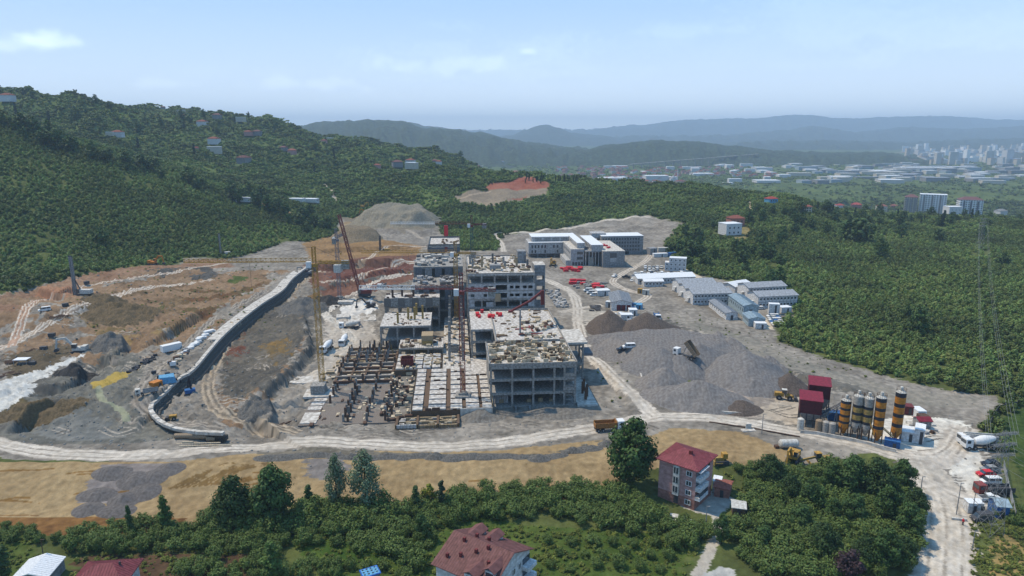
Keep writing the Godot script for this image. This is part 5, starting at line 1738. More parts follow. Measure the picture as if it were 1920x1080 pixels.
func tower_crane(label: String, at: Vector3, high: float, jib: float, tail: float, yaw: float, mast_m: String, jib_m: String, tip_m: String, mast_top_m := "", split := 0.5, bar := 0.14) -> Node3D:
	# the jib points along the local -x axis
	var o := thing("tower_crane", label, "crane", at, yaw, "")
	var mb := MB.new()
	lattice(mb, Vector3(0, 0, 0), Vector3(0, high * split, 0), 1.5, 1.5, 1.7, bar)
	part(o, "mast", mb, M[mast_m])
	mb = MB.new()
	lattice(mb, Vector3(0, high * split, 0), Vector3(0, high, 0), 1.5, 1.5, 1.7, bar)
	part(o, "upper_mast", mb, M[mast_top_m if mast_top_m else mast_m])
	mb = MB.new()
	mb.cbox(Vector3(0, 0.3, 0), Vector3(4.6, 0.6, 4.6))
	mb.cbox(Vector3(0, 0.9, 0), Vector3(2.6, 0.7, 2.6))
	part(o, "base", mb, M["concrete"])
	mb = MB.new()
	mb.cbox(Vector3(0, high + 0.5, 0), Vector3(2.0, 1.0, 2.0))
	part(o, "slewing_ring", mb, M[jib_m])
	mb = MB.new()
	mb.cbox(Vector3(-1.4, high + 0.9, 1.6), Vector3(1.5, 2.0, 1.3))
	part(o, "cab", mb, M["white_paint"])
	mb = MB.new()
	lattice(mb, Vector3(-1, high + 1.6, 0), Vector3(-jib * 0.45, high + 1.6, 0), 1.2, 1.2, 1.5, 0.13, true)
	part(o, "jib", mb, M[jib_m])
	mb = MB.new()
	lattice(mb, Vector3(-jib * 0.45, high + 1.6, 0), Vector3(-jib, high + 1.6, 0), 1.2, 1.1, 1.5, 0.15, true)
	part(o, "jib_end", mb, M[tip_m])
	mb = MB.new()
	lattice(mb, Vector3(1, high + 1.4, 0), Vector3(tail, high + 1.4, 0), 1.5, 0.7, 1.6, 0.17)
	part(o, "counter_jib", mb, M[jib_m])
	mb = MB.new()
	mb.cbox(Vector3(tail - 1.2, high + 0.6, 0), Vector3(2.2, 2.8, 1.5))
	part(o, "counterweight", mb, M["concrete"])
	mb = MB.new()
	lattice(mb, Vector3(0, high + 1.0, 0), Vector3(0, high + 6.5, 0), 1.0, 1.0, 1.4, 0.16)
	part(o, "tower_head", mb, M[jib_m])
	mb = MB.new()
	mb.bar(Vector3(0, high + 6.4, 0), Vector3(-jib * 0.7, high + 2.7, 0), 0.07)
	mb.bar(Vector3(0, high + 6.4, 0), Vector3(tail - 1, high + 1.8, 0), 0.07)
	mb.bar(Vector3(-jib * 0.5, high + 1.6, 0), Vector3(-jib * 0.5, high - 7.0, 0), 0.06)
	part(o, "cables", mb, M["wire"])
	mb = MB.new()
	mb.cbox(Vector3(-jib * 0.5, high - 7.4, 0), Vector3(0.7, 0.9, 0.5))
	part(o, "hook_block", mb, M["yellow_paint"])
	return o

func cranes() -> void:
	var y := SITE_YAW
	tower_crane("yellow tower crane standing on the grey ballast block left of the raft", GY(P(605, 733)), 42.0, 41.0, 11.0, 0.03, "yellow_paint", "yellow_paint", "yellow_paint")
	var bl := thing("ballast_block", "grey ballast block at the foot of the left yellow crane", "block", SO(-31.6, 28.6), y)
	piece(bl, "block", M["concrete"], Vector3(-2.2, 0, -2), Vector3(2.2, 3.6, 2.4))
	piece(bl, "plinth", M["pale_concrete"], Vector3(-4.4, 0, -3), Vector3(5.4, 0.7, 4.2))
	tower_crane("red tower crane with red and white jib rising from the beam deck", SO(15.6, 15.4, 3.0), 33.0, 31.0, 10.5, 0.0, "red_paint", "red_paint", "white_paint", "", 0.6)
	tower_crane("yellow tower crane standing in the corridor beside the windowed block", SO(14.2, 108.0, 2.3), 29.0, 41.0, 9.0, 0.02, "yellow_paint", "yellow_paint", "yellow_paint", "", 0.5, 0.24)
	var t4 := P(884, 470)
	t4 = Vector3((884.0 - 960.0) / F * (385.0 * CP + 11.0), 0, -385.0)
	var c4 := tower_crane("teal masted tower crane with white and red jib behind the tower block", GY(t4), 32.0, 46.0, 8.5, -0.02, "teal_paint", "dark_red", "white_paint")
	var hb := MB.new()
	hb.cbox(Vector3(-14.5, 29.5, 0), Vector3(2.2, 6.5, 0.8))
	part(c4, "red_banner", hb, M["bright_red"])
	# mast of a crane whose jib points away
	var t5 := GY(P(637, 560))
	var o := tower_crane("grey tower crane mast with a white sign, pointing away behind the red crawler crane", t5, 30.0, 12.0, 5.0, -PI * 0.52, "grey_mast", "grey_mast", "grey_mast")
	var sg := MB.new()
	sg.cbox(Vector3(0, 16.0, 0), Vector3(4.2, 4.0, 3.4))
	part(o, "white_sign", sg, M["off_white"])
	# crawler crane
	var base := GY(P(684, 557))
	var cc := thing("crawler_crane", "red crawler crane with a tall red lattice boom", "crane", base, 0.15)
	var mb := MB.new()
	for s in [-1.6, 1.6]:
		mb = MB.new()
		mb.cbox(Vector3(0, 0.6, s), Vector3(6.4, 1.2, 0.9))
		part(cc, "track", mb, M["dark_metal"])
	mb = MB.new()
	mb.cbox(Vector3(0.4, 2.2, 0), Vector3(6.6, 1.9, 3.0))
	mb.cbox(Vector3(2.4, 3.4, 0), Vector3(2.4, 0.9, 2.6))
	part(cc, "body", mb, M["red_paint"])
	mb = MB.new()
	mb.cbox(Vector3(-2.6, 2.6, 1.6), Vector3(1.6, 1.9, 1.1))
	part(cc, "cab", mb, M["glass"])
	mb = MB.new()
	lattice(mb, Vector3(-2.4, 2.4, 0), Vector3(-11.0, 42.5, -1.6), 1.3, 1.3, 1.6, 0.24)
	part(cc, "boom", mb, M["red_paint"])
	mb = MB.new()
	mb.bar(Vector3(1.6, 3.6, 0), Vector3(-1.0, 9.5, 0), 0.3)
	part(cc, "gantry", mb, M["red_paint"])
	mb = MB.new()
	mb.bar(Vector3(-1.0, 9.5, 0), Vector3(-11.0, 42.5, -1.6), 0.07)
	mb.bar(Vector3(-11.0, 42.5, -1.6), Vector3(-12.4, 14.0, -1.6), 0.07)
	part(cc, "cables", mb, M["wire"])
	# placing boom on the middle deck
	var pb := thing("placing_boom", "red concrete placing boom on a grey pole on the middle deck", "placing boom", SO(36.6, 45.0, 14.0), y)
	mb = MB.new()
	mb.cyl(Vector3(0, 0, 0), Vector3(0, 9.0, 0), 0.35, 0.3, 8)
	part(pb, "pole", mb, M["grey_paint"])
	mb = MB.new()
	mb.bar(Vector3(-3.0, 8.6, 0), Vector3(4.5, 10.4, -7.0), 0.5, 0.7)
	mb.bar(Vector3(4.5, 10.4, -7.0), Vector3(9.4, 12.6, -12.0), 0.45, 0.9)
	part(pb, "arm", mb, M["dark_red"])
	mb = MB.new()
	mb.bar(Vector3(9.4, 13.0, -12.0), Vector3(9.6, 7.6, -12.0), 1.1, 1.3)
	part(pb, "arm_end", mb, M["dark_red"])
	mb = MB.new()
	mb.cbox(Vector3(-3.4, 8.4, 0), Vector3(1.6, 0.8, 1.2))
	part(pb, "counterweight", mb, M["red_paint"])

# ------------------------------------------------------------------ machines and vehicles; the front points along the local -x axis
func wheel(o: Node3D, x: float, z: float, r: float, w: float) -> void:
	var mb := MB.new()
	mb.cyl(Vector3(0, 0, -w * 0.5), Vector3(0, 0, w * 0.5), r, r, 12)
	var t := part(o, "wheel", mb, M["black_rubber"], Vector3(x, r, z))
	mb = MB.new()
	mb.cyl(Vector3(0, 0, -w * 0.52), Vector3(0, 0, w * 0.52), r * 0.5, r * 0.5, 8)
	part(t, "rim", mb, M["grey_paint"])

func excavator(label: String, at: Vector3, yaw: float, paint: String, s := 1.0, reach := 0.0) -> Node3D:
	var o := thing("excavator", label, "excavator", at, yaw)
	o.scale = Vector3.ONE * s
	for z in [-1.25, 1.25]:
		var mb := MB.new()
		mb.profile([Vector2(-2.1, 0.1), Vector2(-1.8, 0.0), Vector2(1.8, 0.0), Vector2(2.1, 0.1), Vector2(2.3, 0.5), Vector2(2.0, 0.9), Vector2(-2.0, 0.9), Vector2(-2.3, 0.5)], -0.3, 0.3)
		part(o, "track", mb, M["dark_metal"], Vector3(0, 0, z), PI * 0.5)
	var mb := MB.new()
	mb.cbox(Vector3(0.5, 1.6, 0), Vector3(4.2, 1.0, 2.7))
	mb.cbox(Vector3(1.9, 2.2, 0), Vector3(1.5, 0.7, 2.6))
	part(o, "body", mb, M[paint])
	mb = MB.new()
	mb.cbox(Vector3(-0.9, 2.6, 0.85), Vector3(1.5, 1.4, 1.0))
	var cab := part(o, "cab", mb, M["glass"])
	mb = MB.new()
	mb.cbox(Vector3(-0.9, 3.36, 0.85), Vector3(1.6, 0.12, 1.1))
	part(cab, "cab_roof", mb, M[paint])
	mb = MB.new()
	mb.bar(Vector3(-1.3, 2.0, -0.2), Vector3(-3.8, 5.2, -0.2), 0.5, 0.7)
	mb.bar(Vector3(-3.7, 5.2, -0.2), Vector3(-6.2 - reach, 5.0, -0.2), 0.45, 0.6)
	part(o, "boom", mb, M[paint])
	mb = MB.new()
	mb.bar(Vector3(-6.0 - reach, 5.2, -0.2), Vector3(-6.6 - reach, 1.6, -0.2), 0.4, 0.5)
	part(o, "stick", mb, M[paint])
	mb = MB.new()
	mb.profile([Vector2(-0.6, 0.0), Vector2(0.5, 0.1), Vector2(0.8, 0.8), Vector2(0.3, 1.2), Vector2(-0.5, 1.0)], -0.6, 0.6)
	part(o, "bucket", mb, M["dark_metal"], Vector3(-6.6 - reach, 0.6, -0.2), PI * 0.5)
	return o

func truck(label: String, at: Vector3, yaw: float, cab: String, cargo: String, kind: String, group := "") -> Node3D:
	var o := thing({"dump": "dump_truck", "tip": "dump_truck", "mixer": "mixer_truck", "flat": "flatbed_truck", "pump": "pump_truck"}[kind], label, "truck", at, yaw, group)
	var mb := MB.new()
	mb.profile([Vector2(-1.2, 0.7), Vector2(1.2, 0.7), Vector2(1.2, 2.2), Vector2(1.15, 3.1), Vector2(-1.15, 3.1), Vector2(-1.2, 2.2)], -4.3, -2.3)
	var c := part(o, "cab", mb, M[cab])
	mb = MB.new()
	mb.cbox(Vector3(-4.32, 2.35, 0), Vector3(0.06, 0.9, 2.1))
	mb.cbox(Vector3(-3.5, 2.35, 1.21), Vector3(0.9, 0.8, 0.05))
	mb.cbox(Vector3(-3.5, 2.35, -1.21), Vector3(0.9, 0.8, 0.05))
	part(c, "window", mb, M["glass"])
	mb = MB.new()
	mb.cbox(Vector3(0.2, 0.95, 0), Vector3(8.4, 0.35, 1.1))
	part(o, "chassis", mb, M["dark_metal"])
	for x in [-3.3, -1.6, 2.0, 3.4]:
		for z in [-1.05, 1.05]:
			wheel(o, x, z, 0.55, 0.45)
	match kind:
		"dump", "tip":
			mb = MB.new()
			mb.cbox(Vector3(3.1, 0.25, 0), Vector3(6.2, 0.15, 2.5))
			for z in [-1.25, 1.25]:
				mb.cbox(Vector3(3.1, 0.9, z), Vector3(6.2, 1.5, 0.14))
				for i in 6:
					mb.cbox(Vector3(0.3 + i * 1.12, 0.9, z * 1.08), Vector3(0.14, 1.5, 0.16))
			mb.cbox(Vector3(0.0, 1.1, 0), Vector3(0.14, 1.9, 2.6))
			if kind == "dump":
				mb.cbox(Vector3(6.2, 0.8, 0), Vector3(0.14, 1.3, 2.5))
			var b := part(o, "tipper_body", mb, M[cargo], Vector3(-1.9, 1.2, 0))
			if kind == "tip":
				# raised about its rear hinge
				b.position = Vector3(4.1, 1.3, 0) - Basis(Vector3(0, 0, 1), -0.8) * Vector3(6.0, 0, 0)
				b.rotation = Vector3(0, 0, -0.8)
				mb = MB.new()
				mb.bar(Vector3(-0.8, 1.2, 0), Vector3(0.6, 4.6, 0), 0.22)
				part(o, "ram", mb, M["grey_paint"])
		"mixer":
			mb = MB.new()
			mb.lathe([Vector2(0.2, -3.0), Vector2(0.9, -2.8), Vector2(1.3, -1.0), Vector2(1.25, 0.4), Vector2(0.8, 2.2), Vector2(0.5, 2.8), Vector2(0.05, 2.8)], 14)
			var d := part(o, "drum", mb, M[cargo], Vector3(1.4, 2.55, 0))
			d.rotation = Vector3(0, 0, -PI * 0.5 + 0.16)
			mb = MB.new()
			mb.cbox(Vector3(4.5, 2.4, 0), Vector3(0.8, 2.2, 1.0))
			mb.bar(Vector3(4.6, 2.6, 0), Vector3(5.6, 1.4, 0.3), 0.5, 0.2)
			part(o, "chute", mb, M["grey_paint"])
		"pump":
			mb = MB.new()
			for k in 3:
				mb.bar(Vector3(-3.0, 3.3 + 0.3 * (k % 2), -0.6 + k * 0.6), Vector3(5.2, 2.6 + 0.3 * (k % 2), -0.6 + k * 0.6), 0.3, 0.35)
			part(o, "folded_boom", mb, M[cargo])
			mb = MB.new()
			mb.cbox(Vector3(1.4, 1.7, 0), Vector3(5.6, 0.9, 2.2))
			part(o, "deck", mb, M["grey_paint"])
		"flat":
			mb = MB.new()
			mb.cbox(Vector3(1.6, 1.4, 0), Vector3(6.0, 0.5, 2.4))
			for i in 2:
				mb.cbox(Vector3(1.6, 2.0, -1.15 + i * 2.3), Vector3(6.0, 0.8, 0.1))
			part(o, "load_bed", mb, M[cargo])
	return o

var car_shapes := {}
func car(label: String, at: Vector3, yaw: float, paint: String, kind := "car", group := "") -> Node3D:
	var key := paint + kind
	if car_shapes.has(key):
		var cc := copy_of(car_shapes[key], at, yaw, label)
		cc.set_meta("group", group)
		return cc
	var o := thing({"car": "parked_car", "van": "parked_van", "pickup": "pickup_truck"}[kind], label, kind if kind != "pickup" else "pickup", at, yaw, group)
	var lower := [Vector2(-2.2, 0.3), Vector2(-2.25, 0.7), Vector2(-1.3, 0.92), Vector2(2.0, 0.95), Vector2(2.2, 0.8), Vector2(2.2, 0.3)]
	var upper := [Vector2(-1.2, 0.92), Vector2(-0.5, 1.42), Vector2(1.2, 1.46), Vector2(1.9, 0.95)]
	if kind == "van":
		lower = [Vector2(-2.3, 0.35), Vector2(-2.35, 0.9), Vector2(-1.6, 1.15), Vector2(2.3, 1.2), Vector2(2.3, 0.35)]
		upper = [Vector2(-1.6, 1.15), Vector2(-0.9, 1.9), Vector2(2.2, 1.95), Vector2(2.3, 1.2)]
	elif kind == "pickup":
		lower = [Vector2(-2.5, 0.45), Vector2(-2.5, 1.0), Vector2(-1.3, 1.15), Vector2(2.5, 1.15), Vector2(2.5, 0.45)]
		upper = [Vector2(-1.2, 1.15), Vector2(-0.5, 1.75), Vector2(0.8, 1.75), Vector2(1.0, 1.15)]
	var mb := MB.new()
	mb.profile(lower, -0.88, 0.88)
	part(o, "body", mb, M[paint], Vector3.ZERO, -PI * 0.5).basis = Basis(Vector3(0, 0, -1), Vector3.UP, Vector3(1, 0, 0))
	mb = MB.new()
	mb.profile(upper, -0.78, 0.78)
	part(o, "windows", mb, M["glass"]).basis = Basis(Vector3(0, 0, -1), Vector3.UP, Vector3(1, 0, 0))
	mb = MB.new()
	var ra: Vector2 = upper[1]
	var rb: Vector2 = upper[2]
	mb.box(Vector3(ra.x - 0.1, ra.y - 0.05, -0.8), Vector3(rb.x + 0.1, rb.y + 0.05, 0.8))
	for x in [ra.x + 0.05, (ra.x + rb.x) * 0.5, rb.x]:
		mb.box(Vector3(x - 0.06, 0.9, -0.81), Vector3(x + 0.06, ra.y, 0.81))
	part(o, "roof", mb, M[paint])
	for x in [-1.4, 1.35]:
		for z in [-0.8, 0.8]:
			wheel(o, x, z, 0.33, 0.22)
	for z in [-0.6, 0.6]:
		mb = MB.new()
		mb.cbox(Vector3(lower[1].x + 0.02, lower[1].y - 0.12, z), Vector3(0.1, 0.16, 0.34))
		part(o, "headlight", mb, M["off_white"])
	if kind == "pickup":
		mb = MB.new()
		mb.box(Vector3(1.05, 1.16, -0.7), Vector3(2.4, 1.18, 0.7))
		part(o, "load_bed", mb, M["dark_metal"])
	car_shapes[key] = o
	return o

func machines() -> void:
	# drilling rig with its tall leader
	var at := GY(P(160, 572, 4.0))
	var o := thing("piling_rig", "tall dark piling rig on white crawler body at the hill foot", "piling rig", at, 0.0)
	var mb := MB.new()
	for z in [-1.5, 1.5]:
		mb = MB.new()
		mb.cbox(Vector3(0, 0.5, z), Vector3(5.4, 1.0, 0.8))
		part(o, "track", mb, M["dark_metal"])
	mb = MB.new()
	mb.cbox(Vector3(1.0, 2.1, 0), Vector3(5.6, 1.9, 2.8))
	part(o, "body", mb, M["off_white"])
	mb = MB.new()
	mb.cbox(Vector3(-1.8, 2.4, 1.3), Vector3(1.4, 1.8, 1.0))
	part(o, "cab", mb, M["glass"])
	mb = MB.new()
	lattice(mb, Vector3(-3.8, 0.2, 0), Vector3(-3.9, 18.6, 0), 0.9, 0.8, 1.2, 0.3)
	part(o, "leader", mb, M["grey_paint"])
	mb = MB.new()
	mb.cyl(Vector3(-4.6, 0.3, 0), Vector3(-4.6, 17.0, 0), 0.25, 0.25, 8)
	mb.cyl(Vector3(-4.6, 0.3, 0), Vector3(-4.6, 4.5, 0), 0.5, 0.5, 8)
	part(o, "kelly_bar", mb, M["dark_metal"])
	mb = MB.new()
	mb.bar(Vector3(-1.2, 2.8, 0), Vector3(-3.6, 8.5, 0), 0.35)
	mb.cbox(Vector3(-4.1, 18.9, 0), Vector3(1.6, 0.5, 0.6))
	part(o, "backstay", mb, M["dark_metal"])
	copy_of(o, GY(P(424, 486)), 0.6, "small dark drill rig on the red bank below the hillside").scale = Vector3.ONE * 0.8
	var yr := copy_of(o, GY(P(722, 466)), 0.4, "yellow drill rig on the grey terrace behind the red cut")
	yr.scale = Vector3(0.9, 0.62, 0.9)
	for ch in yr.get_children():
		if String(ch.name).begins_with("body"):
			ch.material_override = M["yellow_paint"]
		elif String(ch.name).begins_with("leader"):
			ch.material_override = M["dark_metal"]
	excavator("white and dark excavator digging at the grey rock cut", GY(P(148, 655, 2)), 0.15, "off_white", 1.15, 0.5)
	excavator("orange excavator on the upper dirt road below the hillside", GY(P(290, 519)), PI * 0.95, "orange_paint", 1.1)
	excavator("yellow excavator parked before the white tank beside the haul road", GY(P(1487, 862)), 0.95, "yellow_paint", 0.95)
	excavator("dark excavator beside the far end of the retaining wall", GY(P(578, 518)), 0.5, "grey_paint", 1.0)
	excavator("orange excavator beside the mound behind the site", GY(P(690, 414)), 0.2, "orange_paint", 1.2)
	excavator("yellow excavator on the pale terrace behind the mound", GY(P(682, 404)), 2.6, "yellow_paint", 1.2)
	excavator("yellow excavator before the finished grey block", GY(P(1037, 498)), 1.3, "yellow_paint", 1.1)
	excavator("dark excavator on the ramp beside the white slab yard", GY(P(694, 578)), 0.4, "dark_metal", 1.0)
	# blue telescopic crane in the pit
	var bc := thing("blue_drill_rig", "blue crawler rig with raised dark boom below the stepped retaining wall", "drill rig", GY(P(356, 742)), 0.5)
	for z in [-0.9, 0.9]:
		mb = MB.new()
		mb.cbox(Vector3(0, 0.35, z), Vector3(3.4, 0.7, 0.55))
		part(bc, "track", mb, M["dark_metal"])
	mb = MB.new()
	mb.cbox(Vector3(0.2, 1.3, 0), Vector3(3.2, 1.2, 2.0))
	part(bc, "body", mb, M["blue_paint"])
	mb = MB.new()
	mb.bar(Vector3(0.6, 1.4, 0), Vector3(0.2, 6.4, 0), 0.55, 0.6)
	mb.bar(Vector3(0.2, 6.2, 0), Vector3(-0.3, 3.0, 0.6), 0.3, 0.3)
	part(bc, "boom", mb, M["navy"])
	# roller
	var rl := thing("road_roller", "small yellow roller inside the bend of the retaining wall", "roller", GY(P(321, 786)), 0.3)
	mb = MB.new()
	mb.cyl(Vector3(-1.1, 0.6, -0.8), Vector3(-1.1, 0.6, 0.8), 0.6, 0.6, 12)
	part(rl, "drum", mb, M["dark_metal"])
	mb = MB.new()
	mb.cbox(Vector3(0.6, 1.1, 0), Vector3(2.0, 0.9, 1.3))
	part(rl, "body", mb, M["yellow_paint"])
	wheel(rl, 0.9, 0.75, 0.6, 0.4)
	wheel(rl, 0.9, -0.75, 0.6, 0.4)
	# wheel loader, dozer, grader
	var wl := thing("wheel_loader", "yellow wheel loader digging into the dark gravel pile", "loader", GY(P(1470, 748)), PI - 0.3)
	for x in [-1.6, 1.6]:
		for z in [-1.1, 1.1]:
			wheel(wl, x, z, 0.8, 0.6)
	mb = MB.new()
	mb.cbox(Vector3(1.6, 1.7, 0), Vector3(2.8, 1.2, 1.7))
	mb.cbox(Vector3(-1.3, 1.2, 0), Vector3(2.2, 0.8, 1.4))
	part(wl, "body", mb, M["yellow_paint"])
	mb = MB.new()
	mb.cbox(Vector3(0.1, 2.6, 0), Vector3(1.4, 1.4, 1.4))
	var wc := part(wl, "cab", mb, M["glass"])
	mb = MB.new()
	mb.cbox(Vector3(0.1, 3.36, 0), Vector3(1.6, 0.12, 1.6))
	part(wc, "cab_roof", mb, M["off_white"])
	mb = MB.new()
	for z in [-0.6, 0.6]:
		mb.bar(Vector3(-1.0, 1.8, z), Vector3(-3.2, 0.9, z), 0.25, 0.4)
	part(wl, "lift_arm", mb, M["yellow_paint"])
	mb = MB.new()
	mb.profile([Vector2(-3.0, 0.2), Vector2(-4.3, 0.1), Vector2(-3.3, 1.4), Vector2(-2.9, 1.2)], -1.4, 1.4)
	part(wl, "bucket", mb, M["dark_metal"]).basis = Basis(Vector3(0, 0, -1), Vector3.UP, Vector3(1, 0, 0))
	var dz := thing("bulldozer", "yellow bulldozer on the brown earth behind the pink house", "bulldozer", GY(P(1352, 866)), 0.1)
	for z in [-1.0, 1.0]:
		mb = MB.new()
		mb.cbox(Vector3(0, 0.5, z), Vector3(3.4, 1.0, 0.5))
		part(dz, "track", mb, M["dark_metal"])
	mb = MB.new()
	mb.cbox(Vector3(-0.6, 1.4, 0), Vector3(2.4, 0.9, 1.3))
	part(dz, "body", mb, M["dull_yellow"])
	mb = MB.new()
	mb.cbox(Vector3(0.8, 2.2, 0), Vector3(1.3, 1.4, 1.5))
	part(dz, "cab", mb, M["yellow_paint"])
	mb = MB.new()
	mb.cbox(Vector3(-2.3, 0.7, 0), Vector3(0.25, 1.2, 3.2))
	mb.bar(Vector3(-2.2, 0.6, 1.3), Vector3(0, 0.6, 1.35), 0.2)
	mb.bar(Vector3(-2.2, 0.6, -1.3), Vector3(0, 0.6, -1.35), 0.2)
	part(dz, "blade", mb, M["dull_yellow"])
	var gr := thing("road_grader", "yellow grader parked beside the wooded plot", "grader", GY(P(1526, 866)), 0.05)
	wheel(gr, -3.6, 0.9, 0.65, 0.4)
	wheel(gr, -3.6, -0.9, 0.65, 0.4)
	for x in [2.0, 3.5]:
		wheel(gr, x, 1.0, 0.65, 0.4)
		wheel(gr, x, -1.0, 0.65, 0.4)
	mb = MB.new()
	mb.bar(Vector3(-3.8, 1.2, 0), Vector3(0.8, 2.2, 0), 0.4, 0.5)
	mb.cbox(Vector3(2.9, 1.7, 0), Vector3(2.8, 1.1, 1.5))
	part(gr, "body", mb, M["dull_yellow"])
	mb = MB.new()
	mb.cbox(Vector3(0.9, 2.5, 0), Vector3(1.4, 1.5, 1.4))
	part(gr, "cab", mb, M["glass"])
	mb = MB.new()
	mb.cbox(Vector3(0.9, 3.32, 0), Vector3(1.6, 0.14, 1.6))
	part(gr, "cab_roof", mb, M["yellow_paint"])
	mb = MB.new()
	mb.cbox(Vector3(-1.2, 0.6, 0), Vector3(0.2, 0.6, 3.4))
	part(gr, "blade", mb, M["dull_yellow"])
	# trucks
	truck("orange dump truck with a white cab driving on the pale haul road", GY(P(1142, 806)), PI + 0.13, "white_paint", "truck_orange", "dump")
	truck("white dump truck tipping its raised bed on the grey gravel", on_heaps(P(1284, 668, 5.2)), -0.75, "white_paint", "rusty_tank", "tip")
	truck("white drum mixer truck parked in front at the plant yard", GY(P(1834, 842)), 0.0, "white_paint", "white_paint", "mixer", "trucks in the plant yard")
	truck("white pump truck with folded boom behind the parked mixer truck", GY(P(1826, 832)), 0.0, "white_paint", "off_white", "pump", "trucks in the plant yard")
	truck("white mixer truck under the left yellow crane", GY(P(613, 660)), PI * 0.45, "white_paint", "white_paint", "mixer", "mixer trucks beside the foundations")
	truck("white mixer truck beside the foundation grid", GY(P(645, 646)), PI * 0.5, "white_paint", "white_paint", "mixer", "mixer trucks beside the foundations")
	truck("mixer truck with white drum parked by the white slab yard", GY(P(655, 616)), 0.1, "white_paint", "off_white", "mixer", "mixer trucks beside the foundations")
	truck("grey flatbed truck behind the retaining wall beside the blue tarpaulin", GY(P(276, 744, 4)), 0.5, "off_white", "grey_paint", "flat").scale = Vector3.ONE * 0.72
	truck("white truck driving down the curved road behind the left decks", GY(P(716, 540)), 1.4, "white_paint", "grey_paint", "flat")
	truck("dark red flatbed truck with yellow load parked beside the chain fence", GY(P(1864, 908)), 0.0, "red_paint", "dark_metal", "flat")
	truck("blue bed truck parked before the dormitory embankment", GY(P(1232, 598)), 1.5, "white_paint", "blue_paint", "flat")
	# cars
	var g := "vehicles parked in the plant yard"
	car("dark blue car parked at the end of the plant yard row", GY(P(1858, 866)), 0.05, "navy", "car", g)
	car("silver car parked between the dark blue and the red one", GY(P(1857, 874)), 0.02, "grey_paint", "car", g)
	car("red car parked in the plant yard row", GY(P(1850, 880)), 0.0, "bright_red", "car", g)
	car("white van parked beside the red car", GY(P(1859, 891)), 0.0, "white_paint", "van", g)
	car("white pickup parked beside the white cabin", GY(P(1858, 921)), PI, "white_paint", "pickup", g)
	car("dark grey van parked before the gate cabins", GY(P(1843, 957)), 0.1, "dark_metal", "van", g)
	car("white car parked at the pink house wall", GY(P(1284, 962)), PI - 0.3, "white_paint", "car", "cars at the pink house")
	car("silver car half hidden beside the pink house wall", GY(P(1268, 956)), PI - 0.3, "off_white", "car", "cars at the pink house")
	car("white van standing on the grey gravel", on_heaps(P(1178, 674)), 0.1, "white_paint", "van")
	car("dark car standing beside the white van on the gravel", on_heaps(P(1166, 672)), 0.1, "navy", "car")
	car("white van parked at the left end of the hill foot track", GY(P(8, 552)), 0.0, "white_paint", "van")
	car("white van driving along the upper dirt road", GY(P(87, 604, 4)), 0.7, "white_paint", "van")
	car("white pickup on the crossing before the finished block", GY(P(1152, 520)), 1.0, "white_paint", "pickup")
	car("black pickup on the dirt road beside the parked row", GY(P(1174, 521)), -0.2, "navy", "pickup")
	car("white car on the track behind the long white barrack", GY(P(1185, 527)), 1.2, "white_paint", "car")
	for i in 3:
		car("white van in the row beside the white storage hut", GY(P(1102 + i * 6, 547 + i * 4)), 0.1, "white_paint", "van", "white vans beside the storage hut")
	for i in 15:
		car("car in the long parked row behind the white barrack", GY(P(1191 + i * 6.2, 515.5)), 1.45 + rng.randf_range(-0.08, 0.08), ["white_paint", "off_white", "white_paint", "grey_paint", "white_paint", "navy"][i % 6], ["car", "car", "van"][i % 3], "cars parked behind the barrack")
	for i in 9:
		car("car parked beside the container block", GY(P(1210 + (i % 5) * 7.5, 503 + int(i / 5.0) * 5)), 1.4 + rng.randf_range(-0.3, 0.3), ["white_paint", "off_white", "grey_paint"][i % 3], "car", "cars beside the container block")
	for i in 11:
		car("car in the staggered row below the dormitories", GY(P(1446 + (i % 6) * 2.2 + int(i / 6.0) * 8, 594 + (i % 6) * 3.6)), 0.1 + rng.randf_range(-0.1, 0.1), ["white_paint", "off_white", "white_paint", "blue_paint"][i % 4], "car", "cars below the dormitories")
	car("white car beside the lower dormitory's end", GY(P(1425, 580)), 0.1, "white_paint", "car")

# ------------------------------------------------------------------ batching plant, heaps, walls
var heap_list := []      # [centre, rx, rz, high, noise, turn, sharp, flat]
func heap_height(k: Array, x: float, z: float) -> float:
	var n: FastNoiseLite = k[4]
	var w := Basis(Vector3.UP, -k[5]) * Vector3(x - k[0].x, 0, z - k[0].z)
	var d := Vector2(w.x / k[1], w.z / k[2]).length() + 0.16 * n.get_noise_2d(x * 0.7, z * 0.7)
	var h: float = k[3] * pow(clampf(1.04 - d, 0, 1), k[6])
	if k[7] > 0.0:
		h = minf(h, k[7] + 0.5 * n.get_noise_2d(x * 0.8, z * 0.8))
	return h + (0.5 * n.get_noise_2d(x * 3.0, z * 3.0) + 0.5 * n.get_noise_2d(x * 1.2 + 90.0, z * 1.2)) * clampf(h, 0, 1)

func on_heaps(p: Vector3) -> Vector3:
	var h := 0.0
	for k in heap_list:
		if absf(k[0].x - p.x) < 40.0 and absf(k[0].z - p.z) < 40.0:
			h = maxf(h, heap_height(k, p.x, p.z))
	return GY(p, h)

